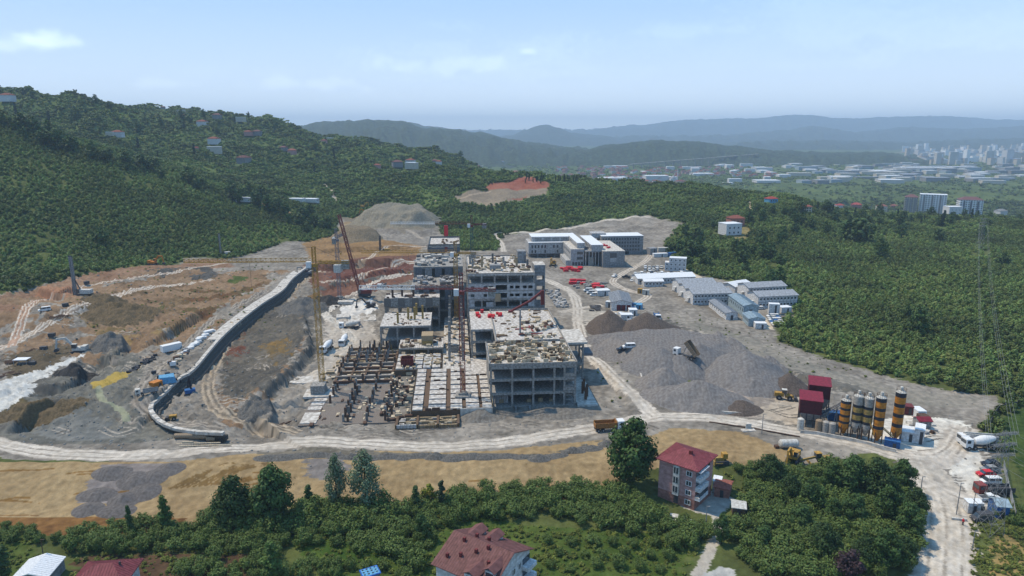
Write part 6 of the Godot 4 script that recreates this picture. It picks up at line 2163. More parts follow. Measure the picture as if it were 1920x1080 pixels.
func heap_px(called: String, label: String, m: String, px: float, py: float, rx: float, rz: float, high: float, sd: int, yaw := 0.0, sharp := 1.0, flat := 0.0, group := "") -> void:
	# a poured heap: a noisy cone with flanks at the angle of repose
	var n := FastNoiseLite.new()
	n.seed = sd
	n.frequency = 0.06
	n.fractal_octaves = 4
	var c := GY(P(px, py))
	var k := [c, rx, rz, high, n, yaw, sharp, flat]
	heap_list.append(k)
	var v := PackedVector3Array()
	var ix := PackedInt32Array()
	var N := 48
	var b := Basis(Vector3.UP, yaw)
	for i in N + 1:
		for j in N + 1:
			var w := b * Vector3((i / float(N) - 0.5) * 2.3 * rx, 0, (j / float(N) - 0.5) * 2.3 * rz)
			var h := heap_height(k, c.x + w.x, c.z + w.z)
			v.append(Vector3(w.x, H(c.x + w.x, -c.z - w.z) - c.y + h - (0.25 if h <= 0.02 else 0.0), w.z))
	for i in N:
		for j in N:
			var q := i * (N + 1) + j
			ix.append_array([q, q + 1, q + N + 1, q + 1, q + N + 2, q + N + 1])
	var arr := []
	arr.resize(Mesh.ARRAY_MAX)
	arr[Mesh.ARRAY_VERTEX] = v
	arr[Mesh.ARRAY_INDEX] = ix
	var am := ArrayMesh.new()
	am.add_surface_from_arrays(Mesh.PRIMITIVE_TRIANGLES, arr)
	var st := SurfaceTool.new()
	st.create_from(am, 0)
	st.generate_normals()
	solo(called, st.commit(), M[m], label, "heap", c, 0.0, group)

func heaps() -> void:
	heap_px("gravel_heap", "brown gravel heap beside the block yard road", "gravel_brown", 1140, 616, 10, 13, 8.5, 1)
	heap_px("gravel_heap", "grey brown gravel heap beside the brown one", "gravel_brown", 1212, 620, 15, 13, 8.0, 2)
	heap_px("gravel_heap", "long pale gravel bank below the grey brown heap", "gravel_pale", 1205, 642, 24, 11, 5.0, 4, -0.1, 0.8, 3.0)
	heap_px("gravel_heap", "broad flat topped gravel heap that carries the tipping truck", "gravel_pale", 1256, 660, 30, 20, 16.0, 3, 0.1, 1.0, 5.2)
	heap_px("gravel_heap", "grey gravel cone below the tipping truck", "gravel_grey", 1308, 684, 15, 14, 9.0, 25)
	heap_px("gravel_heap", "low grey gravel cone beside the tipping truck", "gravel_grey", 1236, 690, 15, 13, 7.0, 26)
	heap_px("gravel_heap", "small grey gravel cone between two larger ones", "gravel_grey", 1274, 698, 11, 10, 6.4, 27)
	heap_px("gravel_heap", "rounded grey gravel heap beside the dark brown one", "gravel_grey", 1398, 706, 15, 19, 10.0, 5)
	heap_px("gravel_heap", "pale ridged gravel heap at the haul road's kerb", "gravel_pale", 1245, 726, 9.5, 9, 6.4, 6)
	heap_px("gravel_heap", "long low gravel heap along the kerbed road", "gravel_pale", 1308, 752, 18, 9.5, 6.8, 7, -0.18)
	heap_px("gravel_heap", "brown gravel spill at the end of the long heap", "gravel_brown", 1385, 766, 7, 6, 2.6, 8)
	heap_px("gravel_heap", "dark brown gravel heap behind the wheel loader", "gravel_brown", 1478, 728, 7.5, 7, 5.4, 9)
	heap_px("earth_heap", "brown earth heap on the dormitory embankment", "gravel_brown", 1290, 634, 5, 4, 2.6, 10)
	heap_px("earth_mound", "flat topped pale earth mound behind the building site", "mound_pale", 748, 424, 40, 34, 30, 11, 0.0, 1.0, 13.0)
	heap_px("earth_mound", "tan earth mound beside the red crawler crane's boom", "mound_tan", 672, 448, 20, 24, 16, 12, 0.0, 1.0, 9.0)
	heap_px("rock_heap", "grey rock heap in the pit behind the left crane", "rubble", 570, 580, 12, 16, 5.5, 13)
	heap_px("rock_heap", "blue grey rock heap below the grey crane mast", "dark_rubble", 610, 568, 9, 9, 4.0, 14)
	heap_px("rock_heap", "dark rock heap at the edge of the foundation pit", "rubble", 482, 772, 5.5, 6, 3.4, 15)
	heap_px("rock_heap", "grey earth spoil before the front block", "spoil", 1050, 776, 12, 4.5, 2.4, 16)
	heap_px("rock_heap", "grey earth spoil before the footing pit", "spoil", 900, 782, 8, 4, 2.2, 17)
	heap_px("rock_heap", "excavated grey rock bank in the lower pit", "rubble", 205, 655, 8, 7, 6.0, 18)
	heap_px("rock_heap", "brown earth bank beside the pale ramp", "earth_bank", 72, 782, 13, 4.5, 3.8, 19, 0.25)
	heap_px("rock_heap", "dark shale bank below the pale ramp", "dark_rubble", 140, 702, 7, 4, 3.4, 20, 0.3)
	heap_px("rock_heap", "tan earth bank above the rock cut", "earth_bank", 230, 612, 16, 12, 4.4, 21)
	heap_px("rock_heap", "tan earth bank at the hill foot beside the rig", "earth_bank", 200, 596, 10, 8, 3.4, 22)
	for k in 22:
		var t := k / 21.0
		heap_px("rubble_berm", "small grey rubble berm on the outer edge of the haul road", "rubble", lerpf(500, 1170, t), (856.0 if t < 0.75 else lerpf(862, 826, (t - 0.75) * 4.0)) + rng.randf_range(-2, 3), rng.randf_range(2.5, 5), rng.randf_range(1.2, 2.0), rng.randf_range(0.6, 1.3), 60 + k, 0.1, 1.0, 0.0, "rubble berms along the haul road")
	for q in [[210, 885], [250, 895], [290, 890], [180, 915], [230, 922], [270, 910], [165, 938], [320, 878], [215, 940]]:
		heap_px("gravel_mound", "low tipped gravel mound on the tan field", "gravel_violet", q[0], q[1], rng.randf_range(3.4, 5.2), rng.randf_range(2.6, 3.6), rng.randf_range(1.0, 1.7), 30 + q[0], 0.0, 1.0, 0.0, "gravel mounds on the tan field")

func retaining_wall() -> void:
	# stepped stone wall that holds the upper road, capped with pale slabs
	var o := thing("retaining_wall", "long stepped stone retaining wall with pale slab cap and curved end", "wall")
	var c := Curve3D.new()
	for i in wall_pts.size():
		var t: Vector3 = (wall_pts[mini(i + 1, wall_pts.size() - 1)] - wall_pts[maxi(i - 1, 0)]) / 6.0
		c.add_point(wall_pts[i], -t, t)
	var n := 64
	var len := c.get_baked_length()
	for i in n:
		var a := c.sample_baked(len * i / n)
		var b := c.sample_baked(len * (i + 0.985) / n)
		var d := (b - a).normalized()
		var s := Vector3(-d.z, 0, d.x)
		var k := float(i) / n
		var hi := lerpf(1.4, WALL_H, smoothstep(0.02, 0.3, k))
		var y0 := -0.8
		var wide := 1.0 if k < 0.36 else (4.6 if k < 0.9 else 1.2)
		var mb := MB.new()
		for st in 3:
			var top := hi * (1.0 - st * 0.3)
			var w0: float = 0.15 + st * 0.9
			mb.hexa([a - s * 0.4 + Vector3(0, y0 - a.y, 0), a + s * w0 + Vector3(0, y0 - a.y, 0), b + s * w0 + Vector3(0, y0 - b.y, 0), b - s * 0.4 + Vector3(0, y0 - b.y, 0), a - s * 0.4 + Vector3(0, top - a.y, 0), a + s * w0 + Vector3(0, top - a.y, 0), b + s * w0 + Vector3(0, top - b.y, 0), b - s * 0.4 + Vector3(0, top - b.y, 0)])
		part(o, "wall_stone", mb, M[["stone_wall", "rubble"][i % 2]])
		mb = MB.new()
		var t0 := hi - a.y
		var cap := 0.8 + rng.randf_range(0, 0.12)
		mb.hexa([a - s * wide + Vector3(0, t0, 0), a + s * 0.25 + Vector3(0, t0, 0), b + s * 0.25 + Vector3(0, t0, 0), b - s * wide + Vector3(0, t0, 0), a - s * wide + Vector3(0, t0 + cap, 0), a + s * 0.25 + Vector3(0, t0 + cap, 0), b + s * 0.25 + Vector3(0, t0 + cap, 0), b - s * wide + Vector3(0, t0 + cap, 0)])
		part(o, "cap_slab", mb, M["pale_concrete"])

func plant() -> void:
	# cement silos
	var silos := [[1580, 814, 750, "orange and navy banded silo beside the conveyor", true], [1602, 819, 742, "grey silo with dull banding beside the orange one", false], [1621, 823, 746, "shorter grey silo with dull banding between two others", false], [1643, 828, 745, "orange and navy banded silo beside the red pipe", true], [1678, 826, 735, "tallest orange and navy banded silo beside the cabin", true]]
	for s in silos:
		var p := GY(P(s[0], s[1]))
		var dep := 12.8 + rad_to_deg(atan((s[2] - 540.0) / F))
		var h: float = CH + p.z * tan(deg_to_rad(dep)) - p.y
		var o := thing("cement_silo", s[3], "silo", p, rng.randf(), "cement silos of the batching plant")
		var r := 1.35
		var lo := 3.4 if not s[4] else 2.6
		for i in 8:
			var y0 := lerpf(lo, h, (i + (0.14 if i % 2 else -0.14)) / 8.0) if i > 0 else lo
			var y1 := lerpf(lo, h, (i + 1 + (-0.14 if i % 2 else 0.14)) / 8.0) if i < 7 else h
			var mb := MB.new()
			mb.lathe([Vector2(r, y0), Vector2(r, y1)], 18)
			part(o, "silo_band", mb, M[("navy" if i % 2 else "silo_orange") if s[4] else (["silo_grey", "navy", "dull_yellow", "navy", "dull_yellow", "navy", "silo_grey", "silo_grey"][i])])
		var mb := MB.new()
		mb.lathe([Vector2(0.3, lo - 2.2), Vector2(r, lo)], 18)
		part(o, "hopper", mb, M["silo_orange" if s[4] else "silo_grey"])
		mb = MB.new()
		mb.lathe([Vector2(r, h), Vector2(r * 0.6, h + 0.35), Vector2(0.02, h + 0.5)], 18)
		part(o, "roof", mb, M["off_white"])
		mb = MB.new()
		mb.lathe([Vector2(0.42, h + 0.3), Vector2(0.42, h + 1.5), Vector2(0.02, h + 1.7)], 10)
		part(o, "filter", mb, M["off_white"])
		for k in 4:
			mb = MB.new()
			var e := Vector3(cos(k * PI * 0.5), 0, sin(k * PI * 0.5)) * r * 0.95
			mb.bar(e, e + Vector3(0, lo + 0.6, 0), 0.22)
			part(o, "leg", mb, M["rust"])
		mb = MB.new()
		mb.bar(Vector3(r + 0.15, 0.2, -0.2), Vector3(r + 0.15, h + 1, -0.2), 0.08)
		mb.bar(Vector3(r + 0.15, 0.2, 0.2), Vector3(r + 0.15, h + 1, 0.2), 0.08)
		for i in int(h):
			mb.bar(Vector3(r + 0.15, i + 0.6, -0.2), Vector3(r + 0.15, i + 0.6, 0.2), 0.06)
		part(o, "ladder", mb, M["grey_paint"])
		mb = MB.new()
		for k in 14:
			var e0 := Vector3(cos(TAU * k / 14), 0, sin(TAU * k / 14)) * (r - 0.1) + Vector3(0, h + 0.05, 0)
			var e1 := Vector3(cos(TAU * (k + 1) / 14), 0, sin(TAU * (k + 1) / 14)) * (r - 0.1) + Vector3(0, h + 0.05, 0)
			mb.bar(e0 + Vector3(0, 1, 0), e1 + Vector3(0, 1, 0), 0.05)
			mb.bar(e0, e0 + Vector3(0, 1, 0), 0.05)
		part(o, "railing", mb, M["rust"])
	# screw pipes between silos
	var pp := MB.new()
	var s4 := GY(P(1643, 828))
	pp.cyl(s4 + Vector3(0.8, 4.5, 0), s4 + Vector3(4.4, 1.4, 0.2), 0.16, 0.16, 8)
	pp.cyl(s4 + Vector3(0.8, 4.9, 0.4), s4 + Vector3(4.4, 1.8, 0.6), 0.12, 0.12, 8)
	solo("screw_pipe", pp, M["dull_yellow"], "slanting yellow screw pipe between two banded silos", "pipe")
	pp = MB.new()
	pp.cyl(s4 + Vector3(-2.6, 6.0, 0.2), s4 + Vector3(-1.6, 2.6, 1.4), 0.14, 0.14, 8)
	solo("screw_pipe", pp, M["yellow_paint"], "short yellow screw pipe beside the grey silos", "pipe")
	# aggregate bunkers with their maroon sheds
	for q in [[1496, 798, 776, 742, 1545, "maroon aggregate shed nearer the haul road"], [1512, 778, 755, 722, 1545, "maroon aggregate shed behind its twin"]]:
		var a := GY(P(q[0], q[1]))
		var o := thing("aggregate_bunker", q[5], "shed", a, -0.36, "maroon aggregate sheds")
		var w := 6.0
		var dp := 5.6
		var y0 := 4.2 if q[0] < 1500 else 5.6
		var mb := MB.new()
		mb.box(Vector3(0, y0, -dp), Vector3(w, y0 + 4.0, 0))
		part(o, "shed_wall", mb, M["dark_maroon"])
		mb = MB.new()
		mb.hexa([Vector3(-0.2, y0 + 4.02, 0.2), Vector3(w + 0.2, y0 + 4.02, 0.2), Vector3(w + 0.2, y0 + 5.0, -dp - 0.2), Vector3(-0.2, y0 + 5.0, -dp - 0.2), Vector3(-0.2, y0 + 4.2, 0.2), Vector3(w + 0.2, y0 + 4.2, 0.2), Vector3(w + 0.2, y0 + 5.2, -dp - 0.2), Vector3(-0.2, y0 + 5.2, -dp - 0.2)])
		part(o, "shed_roof", mb, M["maroon_sheet"])
		mb = MB.new()
		mb.hexa([Vector3(1.2, 2.0, -1.2), Vector3(w - 1.2, 2.0, -1.2), Vector3(w - 1.2, 2.0, -dp + 1.2), Vector3(1.2, 2.0, -dp + 1.2), Vector3(0, y0 - 0.02, 0), Vector3(w, y0 - 0.02, 0), Vector3(w, y0 - 0.02, -dp), Vector3(0, y0 - 0.02, -dp)])
		part(o, "hopper", mb, M["grey_paint"])
		for i in 4:
			for k in 2:
				piece(o, "leg", M["dark_metal"], Vector3(i * (w - 0.3) / 3.0, -0.4, -k * (dp - 0.3) - 0.3), Vector3(i * (w - 0.3) / 3.0 + 0.3, y0 - 0.02, -k * (dp - 0.3)))
		for i in 3:
			piece(o, "brace", M["dark_metal"], Vector3(0, 1.0 + i * 1.1, -dp * 0.5), Vector3(w, 1.2 + i * 1.1, -dp * 0.5 + 0.15))
	# conveyor
	var cv := thing("conveyor", "long grey inclined conveyor from the sheds to the silos", "conveyor")
	var c0 := GY(P(1526, 795)) + Vector3(0, 1.2, 0)
	var c1 := GY(P(1582, 800)) + Vector3(0, 6.4, -2)
	var mb := MB.new()
	lattice(mb, c0, c1, 1.3, 0.9, 1.4, 0.13)
	part(cv, "girder", mb, M["grey_paint"])
	mb = MB.new()
	mb.bar(c0 + Vector3(0, 0.5, 0), c1 + Vector3(0, 0.5, 0), 1.0, 0.12)
	part(cv, "belt", mb, M["dark_metal"])
	for t in [0.35, 0.8]:
		var q := c0.lerp(c1, t)
		mb = MB.new()
		mb.bar(Vector3(q.x - 0.5, H(q.x, -q.z) - 0.2, q.z), q, 0.18)
		mb.bar(Vector3(q.x + 0.5, H(q.x, -q.z) - 0.2, q.z), q, 0.18)
		part(cv, "trestle", mb, M["grey_paint"])
	# standing tanks
	for q in [[1500, 806, "off_white", "white standing tank beside the maroon sheds"], [1534, 808, "rusty_tank", "rust stained standing tank"], [1547, 811, "silo_grey", "grey standing tank between two tanks"], [1559, 814, "silo_grey", "grey standing tank beside the orange silo"]]:
		mb = MB.new()
		mb.lathe([Vector2(0.95, 0), Vector2(0.95, 3.4), Vector2(0.6, 3.65), Vector2(0.02, 3.75)], 16)
		solo("standing_tank", mb, M[q[2]], q[3], "tank", GY(P(q[0], q[1])), 0.0, "standing tanks of the plant")
	var t := thing("cement_tank", "white horizontal tank lying beside the yellow excavator", "tank", GY(P(1478, 840)), 0.05)
	mb = MB.new()
	mb.lathe([Vector2(0.02, -2.7), Vector2(0.9, -2.5), Vector2(1.15, -2.2), Vector2(1.15, 2.2), Vector2(0.9, 2.5), Vector2(0.02, 2.7)], 18)
	part(t, "shell", mb, M["off_white"], Vector3(0, 1.5, 0)).rotation = Vector3(0, 0, PI * 0.5)
	for x in [-1.5, 1.5]:
		piece(t, "saddle", M["dark_metal"], Vector3(x - 0.2, 0, -0.9), Vector3(x + 0.2, 0.8, 0.9))
	piece(t, "end_box", M["rust"], Vector3(-3.8, 0, -0.6), Vector3(-2.8, 1.0, 0.6))
	# plant wall, containers, cabins
	var wl := thing("plant_wall", "low pale concrete kerb wall before the silos", "wall")
	var prev := GY(P(1500, 812))
	for q in [[1530, 815], [1560, 820], [1600, 828], [1640, 838], [1680, 848]]:
		var b := GY(P(q[0], q[1]))
		mb = MB.new()
		mb.bar(prev + Vector3(0, 0.3, 0), b + Vector3(0, 0.3, 0), 0.35, 1.2)
		part(wl, "wall_panel", mb, M["pale_concrete"])
		prev = b
	container("blue shipping container behind the conveyor", P(1552, 788), P(1585, 792), 2.5, 2.6, "blue_paint")
	container("blue skip container beside the tallest silo", P(1657, 836), P(1687, 842), 2.4, 1.9, "blue_paint")
	container("dark red container behind the tallest silo", P(1692, 778), P(1712, 780), 3.0, 2.6, "dark_red")
	container("white storage container at the back of the plant yard", P(1720, 786), P(1736, 786), 4.0, 2.6, "white_paint")
	container("rusty storage container between the white one and the pink roof", P(1728, 794), P(1744, 794), 3.0, 2.0, "rust")
	hut("small hut with a pink sheet roof in the plant yard", P(1722, 806), P(1745, 806), 3.2, 2.4, "grey_paint", "maroon_sheet")
	hut("white plant office cabin with dark door beside the tallest silo", P(1686, 826), P(1727, 832), 4.2, 2.9, "white_wall", "white_roof")
	container("white box annex on the plant office's end", P(1712, 830), P(1731, 834), 5.0, 4.2, "white_wall")
	container("white gate cabin with dark door at the yard entrance", P(1817, 943), P(1832, 944), 2.4, 2.6, "white_wall")
	container("white gate cabin beside its twin at the yard entrance", P(1834, 944), P(1846, 945), 2.4, 2.6, "white_wall")
	hut("blue sided cabin beside the chain fence", P(1870, 953), P(1894, 955), 4.0, 3.0, "blue_paint", "blue_roof")
	for i in 12:
		var p := GY(P(rng.randf_range(1700, 1760), rng.randf_range(795, 822)))
		block("plant_pallet", M[["off_white", "rust", "grey_paint"][i % 3]], "pallet of material lying in the white plant yard", "pallet", p, Vector3(rng.randf_range(0.6, 1.6), rng.randf_range(0.3, 0.9), rng.randf_range(0.6, 1.2)), rng.randf(), "pallets in the plant yard")
	# concrete kerb along the gravel
	var kb := thing("road_kerb", "pale concrete kerb curving between gravel heaps and road", "kerb")
	prev = GY(P(1200, 705))
	for q in [[1203, 715], [1212, 728], [1228, 740], [1250, 752], [1280, 762], [1320, 769], [1360, 775], [1390, 778]]:
		var b := GY(P(q[0], q[1]))
		mb = MB.new()
		mb.bar(prev + Vector3(0, 0.3, 0), b + Vector3(0, 0.3, 0), 0.5, 1.1)
		part(kb, "kerb_stone", mb, M["pale_concrete"])
		prev = b

func container(label: String, a: Vector3, b: Vector3, deep: float, high: float, m: String) -> Node3D:
	a = GY(a)
	var w := Vector2(b.x - a.x, b.z - a.z).length()
	var o := thing("container", label, "container", a, yaw_of(a, b))
	var mb := MB.new()
	mb.box(Vector3(0, 0.1, -deep), Vector3(w, high, 0))
	for i in int(w / 0.5):
		mb.box(Vector3(0.15 + i * 0.5, 0.25, 0), Vector3(0.35 + i * 0.5, high - 0.15, 0.06))
	part(o, "body", mb, M[m])
	piece(o, "roof", M["white_roof" if m in ["white_wall", "white_paint"] else m], Vector3(-0.06, high + 0.002, -deep - 0.06), Vector3(w + 0.06, high + 0.1, 0.06))
	piece(o, "door", M["dark_metal"], Vector3(w * 0.55, 0.15, 0.062), Vector3(w * 0.55 + 0.8, high - 0.5, 0.1))
	return o

func hut(label: String, a: Vector3, b: Vector3, deep: float, high: float, m: String, roof: String) -> Node3D:
	a = GY(a)
	var w := Vector2(b.x - a.x, b.z - a.z).length()
	var o := thing("hut", label, "hut", a, yaw_of(a, b))
	gable(o, w, deep, high, high * 0.28, m, roof, true, 0.3)
	var n := maxi(1, int(w / 3.0))
	for i in n:
		var x := w * (i + 0.5) / n
		piece(o, "window", M["glass"], Vector3(x - 0.4, high * 0.42, 0.005), Vector3(x + 0.4, high * 0.76, 0.04))
	piece(o, "door", M["dark_metal"], Vector3(w * 0.5 - 0.4, 0.0, 0.006), Vector3(w * 0.5 + 0.4, high * 0.8, 0.05))
	return o

func gable(o: Node3D, w: float, deep: float, high: float, rise: float, wall: String, roof: String, along_x: bool, over := 0.4) -> void:
	# walls and a two-pitched roof; the ridge runs along x, or along z
	var mb := MB.new()
	if along_x:
		mb.profile([Vector2(0, -0.6), Vector2(0, high), Vector2(-deep * 0.5, high + rise), Vector2(-deep, high), Vector2(-deep, -0.6)], 0, w)
	else:
		mb.profile([Vector2(0, -0.6), Vector2(0, high), Vector2(w * 0.5, high + rise), Vector2(w, high), Vector2(w, -0.6)], 0, deep)
	var wl := part(o, "wall", mb, M[wall])
	if not along_x:
		wl.basis = Basis(Vector3(0, 0, -1), Vector3.UP, Vector3(1, 0, 0))
	mb = MB.new()
	var t := 0.16
	var s := rise / (deep * 0.5 if along_x else w * 0.5)
	if along_x:
		var hd := deep * 0.5
		for k in 2:
			var z0 := over if k == 0 else -deep - over
			var y0 := high - over * s + 0.03
			mb.hexa([Vector3(-over, y0, z0), Vector3(w + over, y0, z0), Vector3(w + over, high + rise + 0.03, -hd), Vector3(-over, high + rise + 0.03, -hd), Vector3(-over, y0 + t, z0), Vector3(w + over, y0 + t, z0), Vector3(w + over, high + rise + 0.03 + t, -hd), Vector3(-over, high + rise + 0.03 + t, -hd)])
		for i in int(w / 0.9):
			mb.bar(Vector3(i * 0.9 + 0.4, high - over * s + t + 0.05, over), Vector3(i * 0.9 + 0.4, high + rise + t + 0.05, -hd), 0.06, 0.05)
	else:
		for k in 2:
			var x0 := -over if k == 0 else w + over
			var y0 := high - over * s + 0.03
			mb.hexa([Vector3(x0, y0, over), Vector3(w * 0.5, high + rise + 0.03, over), Vector3(w * 0.5, high + rise + 0.03, -deep - over), Vector3(x0, y0, -deep - over), Vector3(x0, y0 + t, over), Vector3(w * 0.5, high + rise + 0.03 + t, over), Vector3(w * 0.5, high + rise + 0.03 + t, -deep - over), Vector3(x0, y0 + t, -deep - over)])
			for i in int((deep + 2.0 * over) / 0.55):
				mb.bar(Vector3(x0, y0 + t + 0.02, over - 0.2 - i * 0.55), Vector3(w * 0.5, high + rise + 0.05 + t, over - 0.2 - i * 0.55), 0.09, 0.07)
	part(o, "roof", mb, M[roof])

# ------------------------------------------------------------------ barracks, finished block, stores
func window_grid(o: Node3D, x0: float, x1: float, n: int, ys: Array, w: float, h: float, z: float, m := "glass", frame := "") -> void:
	for y in ys:
		for i in n:
			var x := lerpf(x0, x1, (i + 0.5) / n)
			var win := piece(o, "window", M[m], Vector3(x - w * 0.5, y, z), Vector3(x + w * 0.5, y + h, z + 0.04))
			if frame:
				var fr := MB.new()
				fr.box(Vector3(-0.62, 0.5, -0.4), Vector3(0.62, 0.62, 1.2))
				fr.box(Vector3(-0.62, -0.62, -0.4), Vector3(0.62, -0.5, 1.6))
				fr.box(Vector3(-0.62, -0.5, -0.4), Vector3(-0.5, 0.5, 1.2))
				fr.box(Vector3(0.5, -0.5, -0.4), Vector3(0.62, 0.5, 1.2))
				fr.box(Vector3(-0.04, -0.5, -0.4), Vector3(0.04, 0.5, 1.2))
				part(win, "frame", fr, M[frame])

func dormitory(label: String, a: Vector3, b: Vector3, deep: float, high: float, n: int, rows: int, wall: String, roof: String, group := "") -> Node3D:
	a = GY(a)
	b = GY(b)
	var w := Vector2(b.x - a.x, b.z - a.z).length()
	var o := thing("dormitory", label, "building", a, yaw_of(a, b), group)
	gable(o, w, deep, high, deep * 0.14, wall, roof, true, 0.5)
	var ys := []
	for k in rows:
		ys.append(high * (k + 0.38) / rows)
		if k > 0:
			piece(o, "floor_band", M["steel_blue"], Vector3(-0.02, high * k / rows - 0.1, 0.003), Vector3(w + 0.02, high * k / rows + 0.1, 0.07))
	window_grid(o, 0.3, w - 0.3, n, ys, 0.95, 0.95, 0.004)
	for i in n + 1:
		piece(o, "post", M["steel_blue"], Vector3(w * i / n - 0.07, 0, 0.004), Vector3(w * i / n + 0.07, high, 0.075))
	piece(o, "end_door", M["grey_paint"], Vector3(-0.05, 0.1, -deep * 0.5 - 0.6), Vector3(-0.004, 2.1, -deep * 0.5 + 0.6))
	if rows > 1:
		var st := MB.new()
		for i in 9:
			st.box(Vector3(-1.4, 0.3 * i, -deep * 0.5 - 2.4 + i * 0.3), Vector3(-0.2, 0.3 * i + 0.12, -deep * 0.5 - 2.1 + i * 0.3))
		st.box(Vector3(-1.5, 2.7, -deep * 0.5 + 0.3), Vector3(-0.05, 2.85, -deep * 0.5 + 1.6))
		part(o, "outside_stair", st, M["white_paint"])
	return o

func deep_shed(label: String, fl: Vector3, fr: Vector3, bl: Vector3, high: float, wall: String, roof: String, called := "shed") -> Node3D:
	fl = GY(fl)
	bl = GY(bl)
	var d := bl - fl
	var deep := Vector2(d.x, d.z).length()
	var w := Vector2(fr.x - fl.x, fr.z - fl.z).length()
	var o := thing(called, label, "shed", fl, atan2(-d.x, -d.z))
	gable(o, w, deep, high, w * 0.13, wall, roof, false, 0.35)
	piece(o, "door", M["dark_metal"], Vector3(w * 0.5 - 0.6, 0, 0.005), Vector3(w * 0.5 + 0.6, high * 0.7, 0.06))
	for i in 8:
		piece(o, "window", M["glass"], Vector3(-0.05, high * 0.5, -deep * (i + 0.6) / 8.4), Vector3(-0.004, high * 0.75, -deep * (i + 0.3) / 8.4))
	return o

func camp() -> void:
	var g := "grey roofed two storey dormitories"
	dormitory("two storey dormitory in the left group, nearest the sheds", P(1299, 572), P(1371, 570), 11.0, 5.6, 11, 2, "white_wall", "metal_roof", g)
	dormitory("two storey dormitory in the middle of the left group of three", P(1285, 561), P(1357, 559), 10.0, 5.6, 11, 2, "white_wall", "metal_roof", g)
	dormitory("two storey dormitory in the left group, next to the white barrack", P(1272.5, 551), P(1340, 549), 10.0, 5.6, 11, 2, "white_wall", "metal_roof", g)
	dormitory("two storey dormitory of the right pair, nearer the parked cars", P(1421, 578), P(1494, 574.5), 11.0, 5.8, 11, 2, "white_wall", "metal_roof", g)
	dormitory("two storey dormitory of the right pair, next to the white shed", P(1403, 560), P(1473, 556), 11.0, 5.8, 11, 2, "white_wall", "metal_roof", g)
	dormitory("white roofed shed at the head of the dormitory road", P(1378, 550), P(1410, 544), 10.0, 3.6, 3, 1, "white_wall", "white_roof")
	dormitory("long low white roofed barrack behind the dormitories", P(1196, 533), P(1303, 529), 11.0, 3.4, 16, 1, "white_wall", "white_roof")
	dormitory("low white annex before the long white barrack", P(1208, 538), P(1243, 537.5), 6.0, 3.0, 5, 1, "white_wall", "white_roof")
	deep_shed("long narrow grey roofed shed beside the embankment", P(1361, 600), P(1383, 600), P(1329, 575), 3.0, "white_wall", "metal_roof")
	deep_shed("tall blue roofed hall in the middle of the sheds", P(1393, 595), P(1421, 595), P(1365, 573), 5.4, "pale_blue_wall", "blue_roof")
	deep_shed("lower blue roofed hall before the tall one", P(1403, 613), P(1432, 612), P(1392, 602), 3.4, "pale_blue_wall", "blue_roof")
	container("small white container at the end of the lower hall", P(1416, 618), P(1437, 618.5), 3.5, 2.6, "white_wall")
	container("white two high container stack below the right dormitories", P(1441, 590), P(1461, 591), 3.0, 5.2, "white_wall")
	container("white container hut beside the two high stack", P(1465, 588), P(1484, 587), 4.0, 2.8, "white_wall")
	# three storey container office
	var a := GY(P(1246, 507))
	var b := GY(P(1286, 509))
	var w := Vector2(b.x - a.x, b.z - a.z).length()
	var o := thing("container_office", "three storey white container office with stepped left end", "building", a, yaw_of(a, b))
	for k in 3:
		for i in 5:
			if k == 2 and i == 0:
				continue
			piece(o, "container_unit", M["white_wall"], Vector3(w * i / 5.0 + 0.04, k * 2.7 + 0.02, -6.0), Vector3(w * (i + 1) / 5.0 - 0.04, k * 2.7 + 2.6, 0))
			piece(o, "window", M["glass"], Vector3(w * (i + 0.35) / 5.0, k * 2.7 + 1.0, 0.004), Vector3(w * (i + 0.65) / 5.0, k * 2.7 + 1.9, 0.05))
	piece(o, "roof", M["white_roof"], Vector3(w * 0.2, 8.1, -6.1), Vector3(w + 0.1, 8.3, 0.1))
	container("grey container behind the container office", P(1219, 480), P(1232, 479), 5.0, 4.5, "grey_paint")
	container("white container row behind the container office", P(1226, 484), P(1252, 483), 3.0, 2.6, "white_wall")
	container("blue tarpaulin covered container beside the wooded spur", P(1257, 483), P(1268, 481), 3.0, 2.6, "blue_paint")
	container("pale container with flat roof behind the blue one", P(1234, 475), P(1258, 475), 3.0, 2.8, "off_white")
	# workshop and stores in the middle
	var ws := deep_shed("white workshop with grey gable roof and dark red doors", P(1146, 582), P(1184, 582), P(1141, 563), 4.0, "white_wall", "metal_roof", "workshop")
	for i in 3:
		piece(ws, "red_door", M["dark_red"], Vector3(2.6 + i * 2.4, 0, 0.07), Vector3(4.4 + i * 2.4, 2.9, 0.12))
	container("white storage hut beside the row of white vans", P(1120, 556), P(1144, 555), 5.0, 3.0, "white_wall")
	container("small white cabin at the workshop's corner", P(1135, 576), P(1145, 577), 2.5, 3.0, "white_wall")
	container("yellow kiosk beside the pink and white one", P(1195, 550), P(1203, 551), 2.2, 2.6, "yellow_paint")
	container("pink and white kiosk beside the yellow one", P(1204, 553), P(1216, 554), 2.2, 2.6, "off_white")
	container("white roofed store among the white tents", P(1164, 602), P(1186, 602), 4.0, 2.6, "white_wall")
	container("white tent cabin behind the white roofed store", P(1180, 592), P(1195, 592), 4.0, 2.8, "white_wall")
	container("pale blue cabin beside the workshop", P(1192, 580), P(1202, 581), 3.0, 2.4, "light_blue")
	for i in 8:
		block("blue_drum_stack", M[["blue_paint", "light_blue"][i % 2]], "stack of blue drums beside the workshop", "drums", GY(P(1186 + (i % 4) * 5, 573 + int(i / 4.0) * 6)), Vector3(1.6, 1.2, 1.4), rng.randf(), "blue drums beside the workshop")
